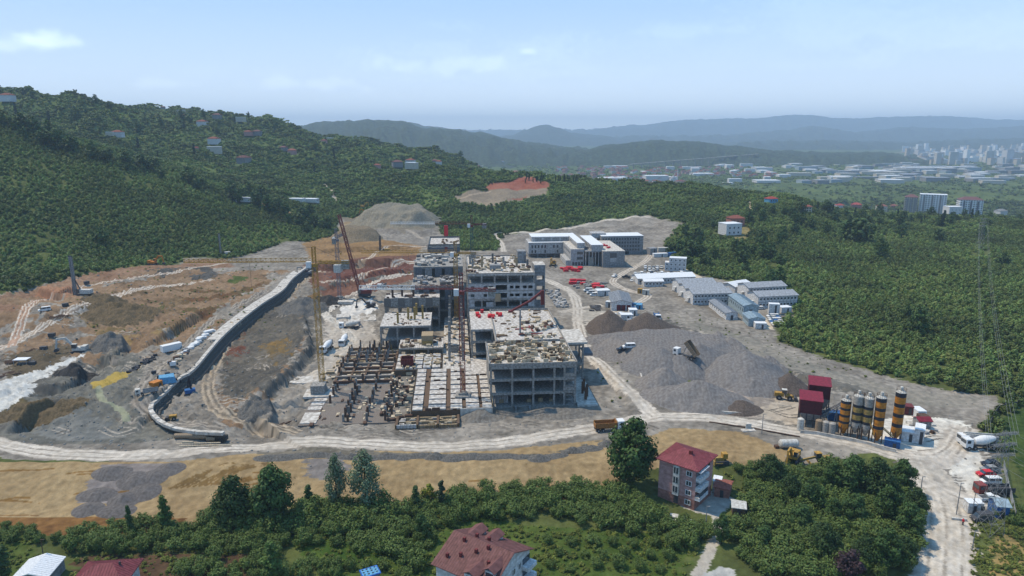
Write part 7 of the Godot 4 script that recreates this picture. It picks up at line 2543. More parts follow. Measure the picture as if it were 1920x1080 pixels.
	for i in 16:
		block("white_bale", M["white_roof"], "white wrapped bale among the stores by the workshop", "bale", GY(P(rng.randf_range(1150, 1205), rng.randf_range(588, 604))), Vector3(rng.randf_range(1, 2.4), rng.randf_range(0.6, 1.3), rng.randf_range(1, 2)), rng.randf(), "white bales by the workshop")
	for q in [[1052, 1090, 500, 510, 22], [1070, 1095, 528, 533, 9], [1108, 1130, 534, 540, 8]]:
		for i in q[4]:
			block("red_wrapped_pallet", M["bright_red"], "pallet wrapped in bright red sheeting before the finished block", "pallet", GY(P(rng.randf_range(q[0], q[1]), rng.randf_range(q[2], q[3]))), Vector3(rng.randf_range(1.8, 3.4), rng.randf_range(0.9, 1.8), rng.randf_range(1.5, 2.6)), rng.randf_range(-0.3, 0.3), "red wrapped pallets")
	for i in 24:
		block("grey_pallet", M["concrete"], "grey block pallet between the red wrapped pallets", "pallet", GY(P(rng.randf_range(1076, 1135), rng.randf_range(528, 541))), Vector3(rng.randf_range(1.2, 3), rng.randf_range(0.5, 1.2), rng.randf_range(1, 2)), rng.randf_range(-0.2, 0.2), "grey pallets between the red ones")
	for i in 90:
		var t := rng.randf()
		block("concrete_block_stack", M[["concrete", "white_block", "pale_concrete"][i % 3]], "stack of grey concrete blocks in the block yard", "blocks", GY(P(1028 + t * 20 + rng.randf_range(-6, 18), 545 + t * 32)), Vector3(rng.randf_range(0.9, 2.2), rng.randf_range(0.5, 1.3), rng.randf_range(0.8, 1.4)), rng.randf_range(0.2, 0.5), "concrete blocks in the block yard")
	var pm := MB.new()
	for i in 16:
		var c := GY(P(rng.randf_range(1108, 1124), rng.randf_range(574, 585)))
		pm.cyl(c + Vector3(-1.2, 0.4, 0), c + Vector3(1.2, 0.4 + rng.randf() * 0.4, 0.5), 0.35, 0.35, 8)
	solo("black_pipe_pile", pm, M["dark_metal"], "pile of black pipes on the pale pad before the workshop", "pipes")

func finished_block() -> void:
	# completed grey and white hospital wing
	var a := GY(P(991, 483))
	var o := thing("finished_wing", "finished white left wing with two rows of small windows", "building", a, SITE_YAW, "finished hospital wings")
	var w := 30.0
	piece(o, "ground_floor", M["grey_wall"], Vector3(0.4, -0.5, -20), Vector3(w, 2.4, -4.5))
	for i in 6:
		piece(o, "column", M["grey_wall"], Vector3(i * w / 5.0, -0.5, -0.35), Vector3(i * w / 5.0 + 0.6, 2.4, 0.1))
	piece(o, "wall", M["white_block"], Vector3(0, 2.42, -20), Vector3(w, 10.0, 0))
	piece(o, "upper_wall", M["white_block"], Vector3(2.5, 10.02, -20), Vector3(w + 4, 13.4, -4))
	piece(o, "roof", M["white_roof"], Vector3(2.3, 13.42, -20.2), Vector3(w + 4.2, 13.7, -3.8))
	piece(o, "terrace_roof", M["white_roof"], Vector3(-0.1, 10.03, -3.9), Vector3(w, 10.25, 0.1))
	for i in 5:
		piece(o, "floor_line", M["grey_wall"], Vector3(5.0 + i * 6.0, 10.6, -3.98), Vector3(9.6 + i * 6.0, 12.8, -3.94))
	for x in [2.0, 4.2, 6.4, 8.8, 11.0, 17.0, 19.6]:
		piece(o, "window", M["glass"], Vector3(x, 6.4, 0.004), Vector3(x + 1.1, 8.4, 0.05))
	for x in [2.0, 4.2, 11.0, 19.6]:
		piece(o, "window", M["glass"], Vector3(x, 3.0, 0.004), Vector3(x + 1.1, 5.0, 0.05))
	a = GY(P(1070, 498))
	o = thing("finished_wing", "finished front wing with terrace roof and raised central lantern", "building", a, SITE_YAW, "finished hospital wings")
	piece(o, "wall", M["white_block"], Vector3(0, -0.5, -34), Vector3(8.6, 10.6, 0))
	piece(o, "roof", M["pale_concrete"], Vector3(-0.1, 10.62, -34), Vector3(8.7, 10.9, 0.1))
	piece(o, "lantern", M["white_block"], Vector3(4.6, 10.92, -38), Vector3(9.4, 14.2, -3.0))
	piece(o, "lantern_roof", M["white_roof"], Vector3(4.5, 14.22, -38.2), Vector3(9.6, 14.5, -2.8))
	piece(o, "base_step", M["white_block"], Vector3(-3.0, -0.5, -26), Vector3(0, 3.4, -1))
	for i in 8:
		piece(o, "side_window", M["glass"], Vector3(-0.05, 7.4, -4.0 - i * 3.4), Vector3(-0.004, 9.0, -2.8 - i * 3.4))
		piece(o, "side_window", M["glass"], Vector3(-0.05, 4.0, -4.0 - i * 3.4), Vector3(-0.004, 5.6, -2.8 - i * 3.4))
		piece(o, "lantern_window", M["glass"], Vector3(4.55, 11.4, -6.0 - i * 3.6), Vector3(4.59, 13.2, -4.4 - i * 3.6))
	for y in [4.0, 7.4]:
		piece(o, "window", M["glass"], Vector3(4.0, y, 0.004), Vector3(7.8, y + 1.7, 0.05))
	for i in 4:
		piece(o, "window", M["glass"], Vector3(1.0 + i * 1.9, 0.2, 0.004), Vector3(2.4 + i * 1.9, 2.4, 0.05))
	a = GY(P(1097, 499))
	o = thing("finished_wing", "recessed entrance hall behind tall slender columns", "building", a, SITE_YAW, "finished hospital wings")
	piece(o, "back_wall", M["glass"], Vector3(0, -0.5, -12), Vector3(11.4, 9.0, -6))
	piece(o, "roof", M["grey_wall"], Vector3(0, 9.02, -22), Vector3(11.4, 9.5, -0.3))
	piece(o, "dark_roof", M["steel_blue"], Vector3(0, 9.52, -40), Vector3(11.4, 10.6, -10))
	for i in 6:
		piece(o, "column", M["white_block"], Vector3(0.2 + i * 2.1, -0.5, -0.9), Vector3(0.7 + i * 2.1, 9.0, -0.4))
	piece(o, "porch", M["cream_wall"], Vector3(3.0, -0.5, -5.6), Vector3(6.2, 5.0, -3.0))
	a = GY(P(1130, 501))
	o = thing("finished_wing", "finished right front wing with blank grey block wall and one large window", "building", a, SITE_YAW, "finished hospital wings")
	piece(o, "wall", M["grey_wall"], Vector3(0, -0.5, -44), Vector3(14.2, 10.2, 0))
	piece(o, "roof", M["pale_concrete"], Vector3(-0.1, 10.22, -44), Vector3(14.3, 10.5, 0.1))
	piece(o, "window", M["glass"], Vector3(4.6, 6.2, 0.004), Vector3(8.8, 9.2, 0.05))
	piece(o, "panel", M["white_block"], Vector3(4.6, 3.4, 0.004), Vector3(8.8, 6.0, 0.05))
	piece(o, "lantern", M["white_block"], Vector3(-6.5, 9.0, -46), Vector3(1.0, 13.6, -5))
	piece(o, "lantern_roof", M["white_roof"], Vector3(-6.7, 13.62, -46.2), Vector3(1.2, 13.9, -4.8))
	for i in 7:
		piece(o, "lantern_window", M["glass"], Vector3(-6.55, 11.0, -8.0 - i * 5.0), Vector3(-6.51, 12.8, -5.8 - i * 5.0))
	for i in 7:
		block("red_roof_pallet", M["bright_red"], "red pallet on the finished wing's roof", "pallet", a + SU * rng.randf_range(1, 7) + SV * rng.randf_range(10, 24) + Vector3(0, 10.52, 0), Vector3(1.6, 0.9, 1.6), 0.1, "red pallets on the finished wing's roof")
	a = GY(P(1127, 478))
	o = thing("finished_wing", "finished rear wing with five rows of dark square windows", "building", a, SITE_YAW, "finished hospital wings")
	var cells := []
	for k in 4:
		for i in 14:
			cells.append([0.8 + i * 1.95, 2.9 + k * 2.55, 2.0 + i * 1.95, 4.3 + k * 2.55])
	var mb := MB.new()
	wall_cells(mb, 0, 30.0, 2.4, 13.2, -0.4, 0, cells)
	part(o, "wall", mb, M["grey_wall"])
	for c in cells:
		piece(o, "window", M["glass"], Vector3(c[0], c[1], -0.36), Vector3(c[2], c[3], -0.3))
	piece(o, "body", M["grey_wall"], Vector3(0.02, 2.4, -16), Vector3(30.0, 13.2, -0.42))
	piece(o, "ground_floor", M["grey_wall"], Vector3(0.5, -0.5, -16), Vector3(20.0, 2.38, -4.5))
	piece(o, "ground_floor", M["grey_wall"], Vector3(20.02, -0.5, -16), Vector3(30.0, 2.38, -0.1))
	piece(o, "roof", M["white_roof"], Vector3(-0.1, 13.22, -16), Vector3(30.1, 13.5, 0.1))
	piece(o, "roof_hut", M["white_block"], Vector3(-6, 11.0, -16), Vector3(4.5, 14.6, -6))

func stores() -> void:
	var tp := thing("tarpaulin_store", "store under a bright blue tarpaulin beside the retaining wall", "tarpaulin", GY(P(314, 719, 4)), 0.6)
	var mb := MB.new()
	mb.hexa([Vector3(-2.6, 0, 1.7), Vector3(2.6, 0, 1.7), Vector3(2.6, 0, -1.7), Vector3(-2.6, 0, -1.7), Vector3(-2.2, 2.3, 1.2), Vector3(2.1, 2.0, 1.3), Vector3(2.3, 2.4, -1.3), Vector3(-2.1, 2.6, -1.2)])
	part(tp, "tarpaulin", mb, M["light_blue"])
	container("orange container beside the blue tarpaulin", P(290, 732, 4), P(306, 726, 4), 2.4, 2.2, "orange_paint")
	for i in 42:
		var t := rng.randf()
		var mbx := MB.new()
		mbx.cyl(Vector3(-0.7, 0.35, 0), Vector3(0.7, 0.35, 0.1), 0.42, 0.36, 7)
		solo("black_bag", mbx, M["navy" if i % 3 else "dark_metal"], "black bag in the heap beside the yellow ditch", "bag", GY(P(242 + t * 48 + rng.randf_range(-4, 4), 703 - t * 28 + rng.randf_range(-3, 3), 3)), rng.randf() * 3, "black bags beside the yellow ditch")
	for i in 16:
		block("dark_bundle", M["navy"], "dark bundle behind the blue tarpaulin", "bundle", GY(P(288 + rng.randf() * 52, 724 - rng.randf() * 26, 4)), Vector3(1.4, 0.8, 1.0), rng.randf(), "dark bundles behind the tarpaulin")
	for i in 34:
		var t := rng.randf()
		block("wall_pallet", M[["off_white", "pale_timber", "white_paint", "grey_paint", "rust"][i % 5]], "pallet of wall stone beside the retaining wall's cap", "pallet", GY(P(318 + t * 40 + rng.randf_range(-4, 4), 692 - t * 36 + rng.randf_range(-4, 4), 4)), Vector3(rng.randf_range(0.8, 2.0), rng.randf_range(0.5, 1.4), rng.randf_range(0.8, 1.4)), rng.randf(), "pallets beside the retaining wall")
	for i in 22:
		var t := i / 22.0
		block("white_panel_stack", M["white_paint"], "stack of white panels along the retaining wall", "panels", GY(P(357 + t * 44 + rng.randf_range(-1, 1), 655 - t * 34, 4)), Vector3(rng.randf_range(1.6, 2.6), rng.randf_range(0.5, 1.2), 1.6), 0.85, "white panel stacks along the wall")
	var tr := thing("box_trailer", "white box trailer parked above the retaining wall", "trailer", GY(P(322, 659, 4)), 0.85)
	piece(tr, "box", M["white_paint"], Vector3(-3.5, 0.8, -1.2), Vector3(3.5, 3.2, 1.2))
	for x in [-2.4, 2.4]:
		for z in [-1.0, 1.0]:
			wheel(tr, x, z, 0.45, 0.3)
	for q in [[346, 822, 5.2, 0.75], [373, 821, 5.0, 0.85], [396, 822, 2.4, 0.8]]:
		mb = MB.new()
		mb.cyl(Vector3(-q[2] * 0.5, q[3], 0), Vector3(q[2] * 0.5, q[3], 0), q[3], q[3], 14, false)
		mb.cyl(Vector3(-q[2] * 0.5, q[3], 0), Vector3(q[2] * 0.5, q[3], 0), q[3] * 0.86, q[3] * 0.86, 14, false)
		solo("casing_pipe", mb, M["rusty_tank"], "large rusty casing pipe lying beside the haul road", "pipe", GY(P(q[0], q[1])), 0.05, "rusty casing pipes")
	for q in [[372, 829, 12.0], [385, 833, 14.0], [352, 829, 3.0]]:
		mb = MB.new()
		mb.cyl(Vector3(-q[2] * 0.5, 0.3, 0), Vector3(q[2] * 0.5, 0.3, 0), 0.22, 0.22, 8)
		solo("drill_rod", mb, M["pale_timber"], "long pale drill rod lying before the casing pipes", "rod", GY(P(q[0], q[1])), 0.06, "drill rods before the casing pipes")
	var cn := thing("canopy", "white canopy on posts at the left working level", "canopy", GY(P(40, 668, 4)), 0.1)
	piece(cn, "roof", M["white_roof"], Vector3(-2.4, 2.4, -1.6), Vector3(2.4, 2.6, 1.6))
	for x in [-2.2, 2.2]:
		for z in [-1.4, 1.4]:
			piece(cn, "post", M["grey_paint"], Vector3(x - 0.08, 0, z - 0.08), Vector3(x + 0.08, 2.4, z + 0.08))
	piece(cn, "bench", M["dark_metal"], Vector3(-1.6, 0, -0.8), Vector3(1.6, 0.9, 0.8))
	for q in [[60, 640, 7, 5], [28, 662, 7, 4], [112, 606, 7, 5], [8, 688, 8, 4]]:
		var rm := thing("rebar_mat", "dark flat rebar mat lying on the left working level", "rebar", GY(P(q[0], q[1], 4), 0.05), 0.75, "rebar mats on the left working level")
		mb = MB.new()
		for i in 14:
			mb.bar(Vector3(-q[2] * 0.5 + i * q[2] / 13.0, 0.1, -q[3] * 0.5), Vector3(-q[2] * 0.5 + i * q[2] / 13.0, 0.1, q[3] * 0.5), 0.16)
			mb.bar(Vector3(-q[2] * 0.5, 0.24, -q[3] * 0.5 + i * q[3] / 13.0), Vector3(q[2] * 0.5, 0.24, -q[3] * 0.5 + i * q[3] / 13.0), 0.14)
		part(rm, "bars", mb, M["rust"])
	for q in [[126, 596], [58, 668], [80, 642], [97, 627], [166, 581], [165, 549]]:
		block("dark_skip", M["dark_metal"], "dark steel skip on the left working level", "skip", GY(P(q[0], q[1], 4)), Vector3(2.4, 1.4, 1.6), rng.randf(), "dark skips on the left working level")
	for i in 7:
		mb = MB.new()
		mb.cyl(Vector3(0, 0.15, -3.0), Vector3(0, 0.15, 3.0), 0.16, 0.16, 6)
		solo("rusty_pile", mb, M["rust"], "long rusty pipe in the stack beside the foundation pit", "pipe", GY(P(517 + i * 2.4, 783 + (i % 2))), -0.55, "rusty pipes beside the foundation pit")
	for i in 4:
		block("loose_plank", M["pale_timber" if i % 2 else "brown_timber"], "long plank lying before the beam deck", "plank", GY(P(876 + i * 6, 778 + i * 2)), Vector3(0.3, 0.12, 4.5), -0.5 - i * 0.05, "planks before the beam deck")
	mb = MB.new()
	mb.extrude([Vector2(-6, -3), Vector2(5, -4), Vector2(6, 3), Vector2(-2, 3.6), Vector2(-7, 2)], 0, 0.5)
	solo("concrete_pad", mb, M["pale_concrete"], "white concrete pad beside the left crane's pit", "slab", GY(P(572, 713)))
	mb = MB.new()
	mb.box(Vector3(-9, 0, -5), Vector3(9, 0.5, 5))
	mb.box(Vector3(-9, 0.52, -5), Vector3(-3, 1.6, 1))
	solo("concrete_apron", mb, M["pale_concrete"], "white concrete apron beside the ramp behind the left decks", "slab", GY(P(668, 597)), 0.2)
	mb = MB.new()
	mb.box(Vector3(-6, 0, -2), Vector3(6, 1.3, 2))
	solo("concrete_apron", mb, M["pale_concrete"], "white concrete footing under the grey crane mast", "slab", GY(P(640, 569)), 0.05)
	# stones strewn over the earthworks
	var rock := MB.new()
	rock.hexa([Vector3(-0.5, 0, 0.4), Vector3(0.4, 0, 0.5), Vector3(0.5, 0, -0.4), Vector3(-0.4, 0, -0.5), Vector3(-0.3, 0.5, 0.2), Vector3(0.2, 0.6, 0.3), Vector3(0.3, 0.45, -0.3), Vector3(-0.2, 0.55, -0.3)])
	var mm := MultiMesh.new()
	mm.transform_format = MultiMesh.TRANSFORM_3D
	mm.mesh = rock.mesh()
	var pl := []
	for q in [[0, 560, 640, 840, 1800, 0.3], [1100, 1600, 590, 760, 700, 0.25], [560, 1200, 780, 870, 800, 0.25], [1500, 1900, 700, 900, 400, 0.25], [560, 900, 400, 560, 700, 0.45], [0, 560, 500, 640, 700, 0.35]]:
		for i in q[4]:
			var p := P(rng.randf_range(q[0], q[1]), rng.randf_range(q[2], q[3]), 1.0)
			if ground_id(p.x, -p.z) != 0:
				continue
			var s: float = q[5] * pow(rng.randf(), 2.0) * 2.2 + 0.15
			pl.append(Transform3D(Basis(Vector3.UP, rng.randf() * TAU).scaled(Vector3(s, s * 0.8, s)), GY(p, -0.05)))
	mm.instance_count = pl.size()
	for i in pl.size():
		mm.set_instance_transform(i, pl[i])
	var ro := MultiMeshInstance3D.new()
	ro.name = "loose_stones"
	ro.multimesh = mm
	ro.material_override = M["loose_stone"]
	tag(ro, "loose grey stones strewn over the earthworks", "stones")
	ro.set_meta("kind", "stuff")
	add_child(ro)

# ------------------------------------------------------------------ houses in front
func hip_roof(w: float, deep: float, y: float, rise: float, over: float) -> MB:
	var mb := MB.new()
	var a := Vector3(-over, y, over)
	var b := Vector3(w + over, y, over)
	var c := Vector3(w + over, y, -deep - over)
	var d := Vector3(-over, y, -deep - over)
	var e := Vector3(deep * 0.42, y + rise, -deep * 0.5)
	var f := Vector3(w - deep * 0.42, y + rise, -deep * 0.5)
	mb.quad(a, e, f, b)
	mb.quad(c, f, e, d)
	mb.tri(b, f, c)
	mb.tri(d, e, a)
	mb.box(Vector3(-over, y - 0.22, -deep - over), Vector3(w + over, y - 0.004, over))
	var n := int((w + 2.0 * over) / 0.55) if w < 20.0 else 0
	for i in n:
		var x := -over + 0.3 + i * 0.55
		var t := minf(1.0, minf((x + over) / (e.x + over), (w + over - x) / (w + over - f.x)))
		for s in [0, 1]:
			var z0 := over if s == 0 else -deep - over
			mb.bar(Vector3(x, y + 0.03, z0), Vector3(x, y + rise * t + 0.03, lerpf(z0, -deep * 0.5, t)), 0.09, 0.07)
	for i in int((deep + 2.0 * over) / 0.55) if n > 0 else 0:
		var z := over - 0.3 - i * 0.55
		var t := minf((over - z) / (over + deep * 0.5), (z + deep + over) / (over + deep * 0.5))
		mb.bar(Vector3(-over, y + 0.03, z), Vector3(lerpf(-over, e.x, t), y + rise * t + 0.03, z), 0.09, 0.07)
		mb.bar(Vector3(w + over, y + 0.03, z), Vector3(lerpf(w + over, f.x, t), y + rise * t + 0.03, z), 0.09, 0.07)
	return mb

func houses() -> void:
	# pink apartment house: local x runs along the left face towards the near corner
	var a := GY(P(1233, 932, -2.6))
	var b := GY(P(1301, 957, -2.6))
	var w := Vector2(b.x - a.x, b.z - a.z).length()
	var deep := 9.6
	var o := thing("pink_house", "four storey pink apartment house with maroon hipped roof", "house", a, yaw_of(a, b))
	o.scale = Vector3(1, 0.88, 1)
	var hi := 11.4
	piece(o, "wall", M["pink_wall"], Vector3(0, 2.72, -deep), Vector3(w, hi, 0))
	piece(o, "ground_floor", M["brick_wall"], Vector3(0.02, -0.6, -deep + 0.02), Vector3(w - 0.02, 2.7, -0.02))
	piece(o, "bay", M["off_white"], Vector3(w * 0.42, 2.7, 0.004), Vector3(w * 0.58, hi - 0.1, 0.7))
	piece(o, "entrance", M["dark_metal"], Vector3(w * 0.44, 0, 0.005), Vector3(w * 0.56, 2.3, 0.08))
	for k in 3:
		var y := 3.6 + k * 2.75
		piece(o, "window", M["glass"], Vector3(w * 0.44, y, 0.705), Vector3(w * 0.56, y + 1.7, 0.74))
		piece(o, "window_bar", M["white_paint"], Vector3(w * 0.495, y, 0.745), Vector3(w * 0.505, y + 1.7, 0.77))
	window_grid(o, w * 0.74, w * 0.9, 1, [0.9, 3.7, 6.4, 9.2], 1.2, 1.2, 0.004, "glass", "white_paint")
	# balconies and windows of the right face
	for k in 3:
		var y := 2.74 + k * 2.8
		var bal := piece(o, "balcony", M["white_wall"], Vector3(w + 0.005, y, -4.8), Vector3(w + 1.2, y + 1.0, 0))
		bal.set_meta("label", "white balcony of the pink house")
		piece(o, "balcony_window", M["glass"], Vector3(w + (1.05 if k == 0 else 0.006), y + 1.0, -4.7), Vector3(w + (1.1 if k == 0 else 0.06), y + 2.5, -0.1))
		piece(o, "balcony_top", M["white_wall"], Vector3(w + 0.004, y + 2.52, -4.8), Vector3(w + 1.2, y + 2.7, 0))
		piece(o, "window", M["glass"], Vector3(w + 0.005, y + 0.9, -7.6), Vector3(w + 0.06, y + 2.1, -6.4))
		piece(o, "window", M["glass"], Vector3(w + 0.005, y + 0.9, -5.9), Vector3(w + 0.06, y + 2.1, -5.2))
	part(o, "roof", hip_roof(w, deep, hi + 0.24, 2.3, 0.8), M["maroon_bright"])
	piece(o, "chimney", M["dark_red"], Vector3(w * 0.62, hi + 1.2, -deep * 0.42), Vector3(w * 0.62 + 0.7, hi + 3.0, -deep * 0.42 + 0.7))
	keep_clear.append([(a.x + b.x) * 0.5 + 3, -(a.z + b.z) * 0.5 + 2, 11.0])
	keep_clear.append([P(1345, 945).x, -P(1345, 945).z, 7.0])
	var ax := hut("red roofed annex behind the pink house", P(1340, 912), P(1368, 918), 4.5, 2.6, "brick_wall", "tile_red")
	container("white sheet roofed lean-to behind the pink house", P(1336, 905), P(1352, 908), 3.0, 3.2, "white_wall")
	hut("small garden shack with pale patched roof", P(1374, 950), P(1398, 953), 3.4, 2.3, "brown_timber", "off_white")
	keep_clear.append([P(1386, 948).x, -P(1386, 948).z, 4.0])
	keep_clear.append([P(1352, 912).x, -P(1352, 912).z, 4.0])
	# maroon roofed house, its gable turned to the right
	a = P(921, 1085, 7.0)
	b = P(993, 1016, 7.0)
	a.y = -2.6
	b.y = -2.6
	w = Vector2(b.x - a.x, b.z - a.z).length()
	deep = 12.5
	o = thing("maroon_roof_house", "large white house with broad maroon roof, dormers and many chimneys", "house", a, yaw_of(a, b))
	o.scale = Vector3(1, 0.85, 1)
	gable(o, w, deep, 9.6, 3.4, "white_wall", "maroon_roof", false, 0.7)
	for k in 3:
		for q in [1.8, 4.6, 7.4, 9.6]:
			var y := 1.2 + k * 2.9
			if k == 2 or q < 9.0:
				var win := piece(o, "window", M["glass"], Vector3(q - 0.5, y, 0.005), Vector3(q + 0.5, y + 1.4, 0.05))
				var fr := MB.new()
				fr.box(Vector3(-0.6, -0.55, 0.2), Vector3(-0.48, 0.55, 1.6))
				fr.box(Vector3(0.48, -0.55, 0.2), Vector3(0.6, 0.55, 1.6))
				fr.box(Vector3(-0.6, 0.48, 0.2), Vector3(0.6, 0.58, 1.6))
				fr.box(Vector3(-0.05, -0.5, 0.2), Vector3(0.05, 0.5, 1.6))
				part(win, "frame", fr, M["white_paint"])
		piece(o, "balcony", M["white_wall"], Vector3(10.4, 0.2 + k * 2.9, 0.006), Vector3(w + 0.3, 1.2 + k * 2.9, 1.5))
		piece(o, "balcony_window", M["glass"], Vector3(10.6, 1.22 + k * 2.9, 0.007), Vector3(w, 2.7 + k * 2.9, 0.06))
	for q in [[1.6, -4.2, 2.6], [3.4, -1.2, 2.0], [9.6, -10.4, 2.4], [10.2, -6.8, 2.2]]:
		var y: float = 9.6 + 3.4 * (1.0 - absf(q[0] - w * 0.5) / (w * 0.5))
		var dm := MB.new()
		var s := -1.0 if q[0] < w * 0.5 else 1.0
		var x0: float = q[0] + s * 2.2
		dm.hexa([Vector3(minf(x0, q[0]), y - 2.2, q[1] + q[2] * 0.5), Vector3(maxf(x0, q[0]), y - 2.2, q[1] + q[2] * 0.5), Vector3(maxf(x0, q[0]), y - 2.2, q[1] - q[2] * 0.5), Vector3(minf(x0, q[0]), y - 2.2, q[1] - q[2] * 0.5), Vector3(minf(x0, q[0]), y + 0.2, q[1] + q[2] * 0.5), Vector3(maxf(x0, q[0]), y + 0.2, q[1] + q[2] * 0.5), Vector3(maxf(x0, q[0]), y + 0.2, q[1] - q[2] * 0.5), Vector3(minf(x0, q[0]), y + 0.2, q[1] - q[2] * 0.5)])
		var dw := part(o, "dormer", dm, M["white_wall"])
		dm = MB.new()
		dm.profile([Vector2(q[1] + q[2] * 0.5 + 0.35, y + 0.15), Vector2(q[1], y + 1.15), Vector2(q[1] - q[2] * 0.5 - 0.35, y + 0.15), Vector2(q[1] - q[2] * 0.5 - 0.35, y + 0.3), Vector2(q[1], y + 1.32), Vector2(q[1] + q[2] * 0.5 + 0.35, y + 0.3)], minf(x0, q[0] - s * 2.5) - (0.4 if s < 0 else 0.0), maxf(x0, q[0] - s * 2.5) + (0.4 if s > 0 else 0.0))
		part(dw, "dormer_roof", dm, M["maroon_roof"])
		piece(dw, "window", M["glass"], Vector3(x0 - 0.04, y - 1.6, q[1] - 0.8), Vector3(x0 + 0.04, y - 0.2, q[1] + 0.8))
	for q in [[2.6, -8.6], [4.2, -6.2], [5.6, -4.4], [3.0, -2.6], [5.4, -9.8], [7.6, -8.4], [8.2, -6.0], [1.6, -11.0]]:
		var y: float = 9.6 + 3.4 * (1.0 - absf(q[0] - w * 0.5) / (w * 0.5))
		piece(o, "chimney", M["dark_red"], Vector3(q[0] - 0.25, y - 0.2, q[1] - 0.25), Vector3(q[0] + 0.25, y + 1.1, q[1] + 0.25))
	keep_clear.append([-5.5, 114.0, 12.0])
	# hut with the blue roof
	a = GY(P(674, 1080))
	o = thing("blue_roof_hut", "small grey hut with bright blue flat roof dotted with dark weights", "hut", GY(P(694, 1072)), 0.5)
	piece(o, "wall", M["grey_wall"], Vector3(-1.6, -0.4, -1.2), Vector3(1.6, 2.3, 1.2))
	piece(o, "roof", M["roof_blue"], Vector3(-1.8, 2.32, -1.4), Vector3(1.8, 2.5, 1.4))
	piece(o, "roof_sheet", M["light_blue"], Vector3(-1.6, 2.502, -1.2), Vector3(1.6, 2.53, 1.2))
	for i in 12:
		piece(o, "roof_weight", M["dark_metal"], Vector3(-1.4 + (i % 4) * 0.8, 2.532, -1.0 + int(i / 4.0) * 0.8), Vector3(-1.1 + (i % 4) * 0.8, 2.66, -0.8 + int(i / 4.0) * 0.8))
	keep_clear.append([P(694, 1072).x, -P(694, 1072).z, 4.5])
	# white shed and red roof at the lower left
	o = thing("garden_shed", "pale sheet roofed garden shed beside the wooden pole", "shed", GY(P(22, 1088)), 0.12)
	gable(o, 6.4, 6.2, 2.8, 1.0, "grey_wall", "white_roof", false, 0.3)
	keep_clear.append([P(50, 1065).x, -P(50, 1065).z, 6.0])
	a = P(150, 1078, 1.4)
	o = thing("red_roof_house", "low house with bright maroon hipped roof and white fascia", "house", Vector3(a.x, -2.6, a.z + 4.0), 0.1)
	piece(o, "wall", M["white_wall"], Vector3(0.4, -0.4, -7.4), Vector3(9.6, 3.7, -0.4))
	part(o, "roof", hip_roof(10.0, 8.0, 4.0, 2.2, 0.3), M["maroon_bright"])
	piece(o, "chimney", M["dark_metal"], Vector3(7.6, 4.2, -4.4), Vector3(7.9, 6.2, -4.1))
	keep_clear.append([a.x + 5, -a.z - 1, 8.0])
	# fences, poles, pylon
	var fc := thing("panel_fence", "dark panel fence bending round the green meadow", "fence")
	var prev := GY(P(1855, 812))
	for q in [[1856, 800], [1861, 788], [1870, 775], [1884, 768], [1906, 764], [1910, 752]]:
		var e := GY(P(q[0], q[1]))
		var mb := MB.new()
		mb.bar(prev + Vector3(0, 0.9, 0), e + Vector3(0, 0.9, 0), 0.12, 2.4)
		part(fc, "fence_panel", mb, M["dark_metal"])
		prev = e
	fc = thing("chain_fence", "grey chain fence along the plant yard's outer edge", "fence")
	prev = GY(P(1882, 868))
	for q in [[1888, 885], [1893, 902], [1898, 920], [1902, 938], [1906, 955]]:
		var e := GY(P(q[0], q[1]))
		var mb := MB.new()
		for k in 8:
			mb.bar(prev + Vector3(0, 0.3 + k * 0.25, 0), e + Vector3(0, 0.3 + k * 0.25, 0), 0.05)
		part(fc, "mesh_panel", mb, M["grey_paint"])
		mb = MB.new()
		mb.bar(e + Vector3(0, -0.2, 0), e + Vector3(0, 2.4, 0), 0.12)
		part(fc, "post", mb, M["grey_paint"])
		prev = e
	var pb := GY(P(1858, 978))
	var py := thing("power_pylon", "tall grey lattice power pylon beside the plant yard fence", "pylon", pb, 0.2)
	var mb := MB.new()
	for s in 8:
		var y0 := s * 3.0
		var y1 := y0 + 3.0
		var r0 := lerpf(1.9, 0.45, s / 8.0)
		var r1 := lerpf(1.9, 0.45, (s + 1) / 8.0)
		for k in 4:
			var c0 := Vector3([-1, 1, 1, -1][k], 0, [-1, -1, 1, 1][k])
			var c1 := Vector3([-1, 1, 1, -1][(k + 1) % 4], 0, [-1, -1, 1, 1][(k + 1) % 4])
			mb.bar(c0 * r0 + Vector3(0, y0, 0), c0 * r1 + Vector3(0, y1, 0), 0.08)
			mb.bar(c0 * r0 + Vector3(0, y0, 0), c1 * r1 + Vector3(0, y1, 0), 0.04)
			mb.bar(c1 * r0 + Vector3(0, y0, 0), c0 * r1 + Vector3(0, y1, 0), 0.04)
			mb.bar(c0 * r1 + Vector3(0, y1, 0), c1 * r1 + Vector3(0, y1, 0), 0.04)
	part(py, "lattice", mb, M["grey_paint"])
	for y in [18.5, 21.0, 23.5]:
		mb = MB.new()
		lattice(mb, Vector3(-3.0, y, 0), Vector3(3.0, y, 0), 0.5, 0.4, 0.8, 0.07)
		part(py, "cross_arm", mb, M["grey_paint"])
	# the lines run on to a twin pylon far across the grove
	var far := P(1836, 470)
	far = GY(far)
	var py2 := copy_of(py, far, 0.2, "grey lattice power pylon standing in the hazelnut grove")
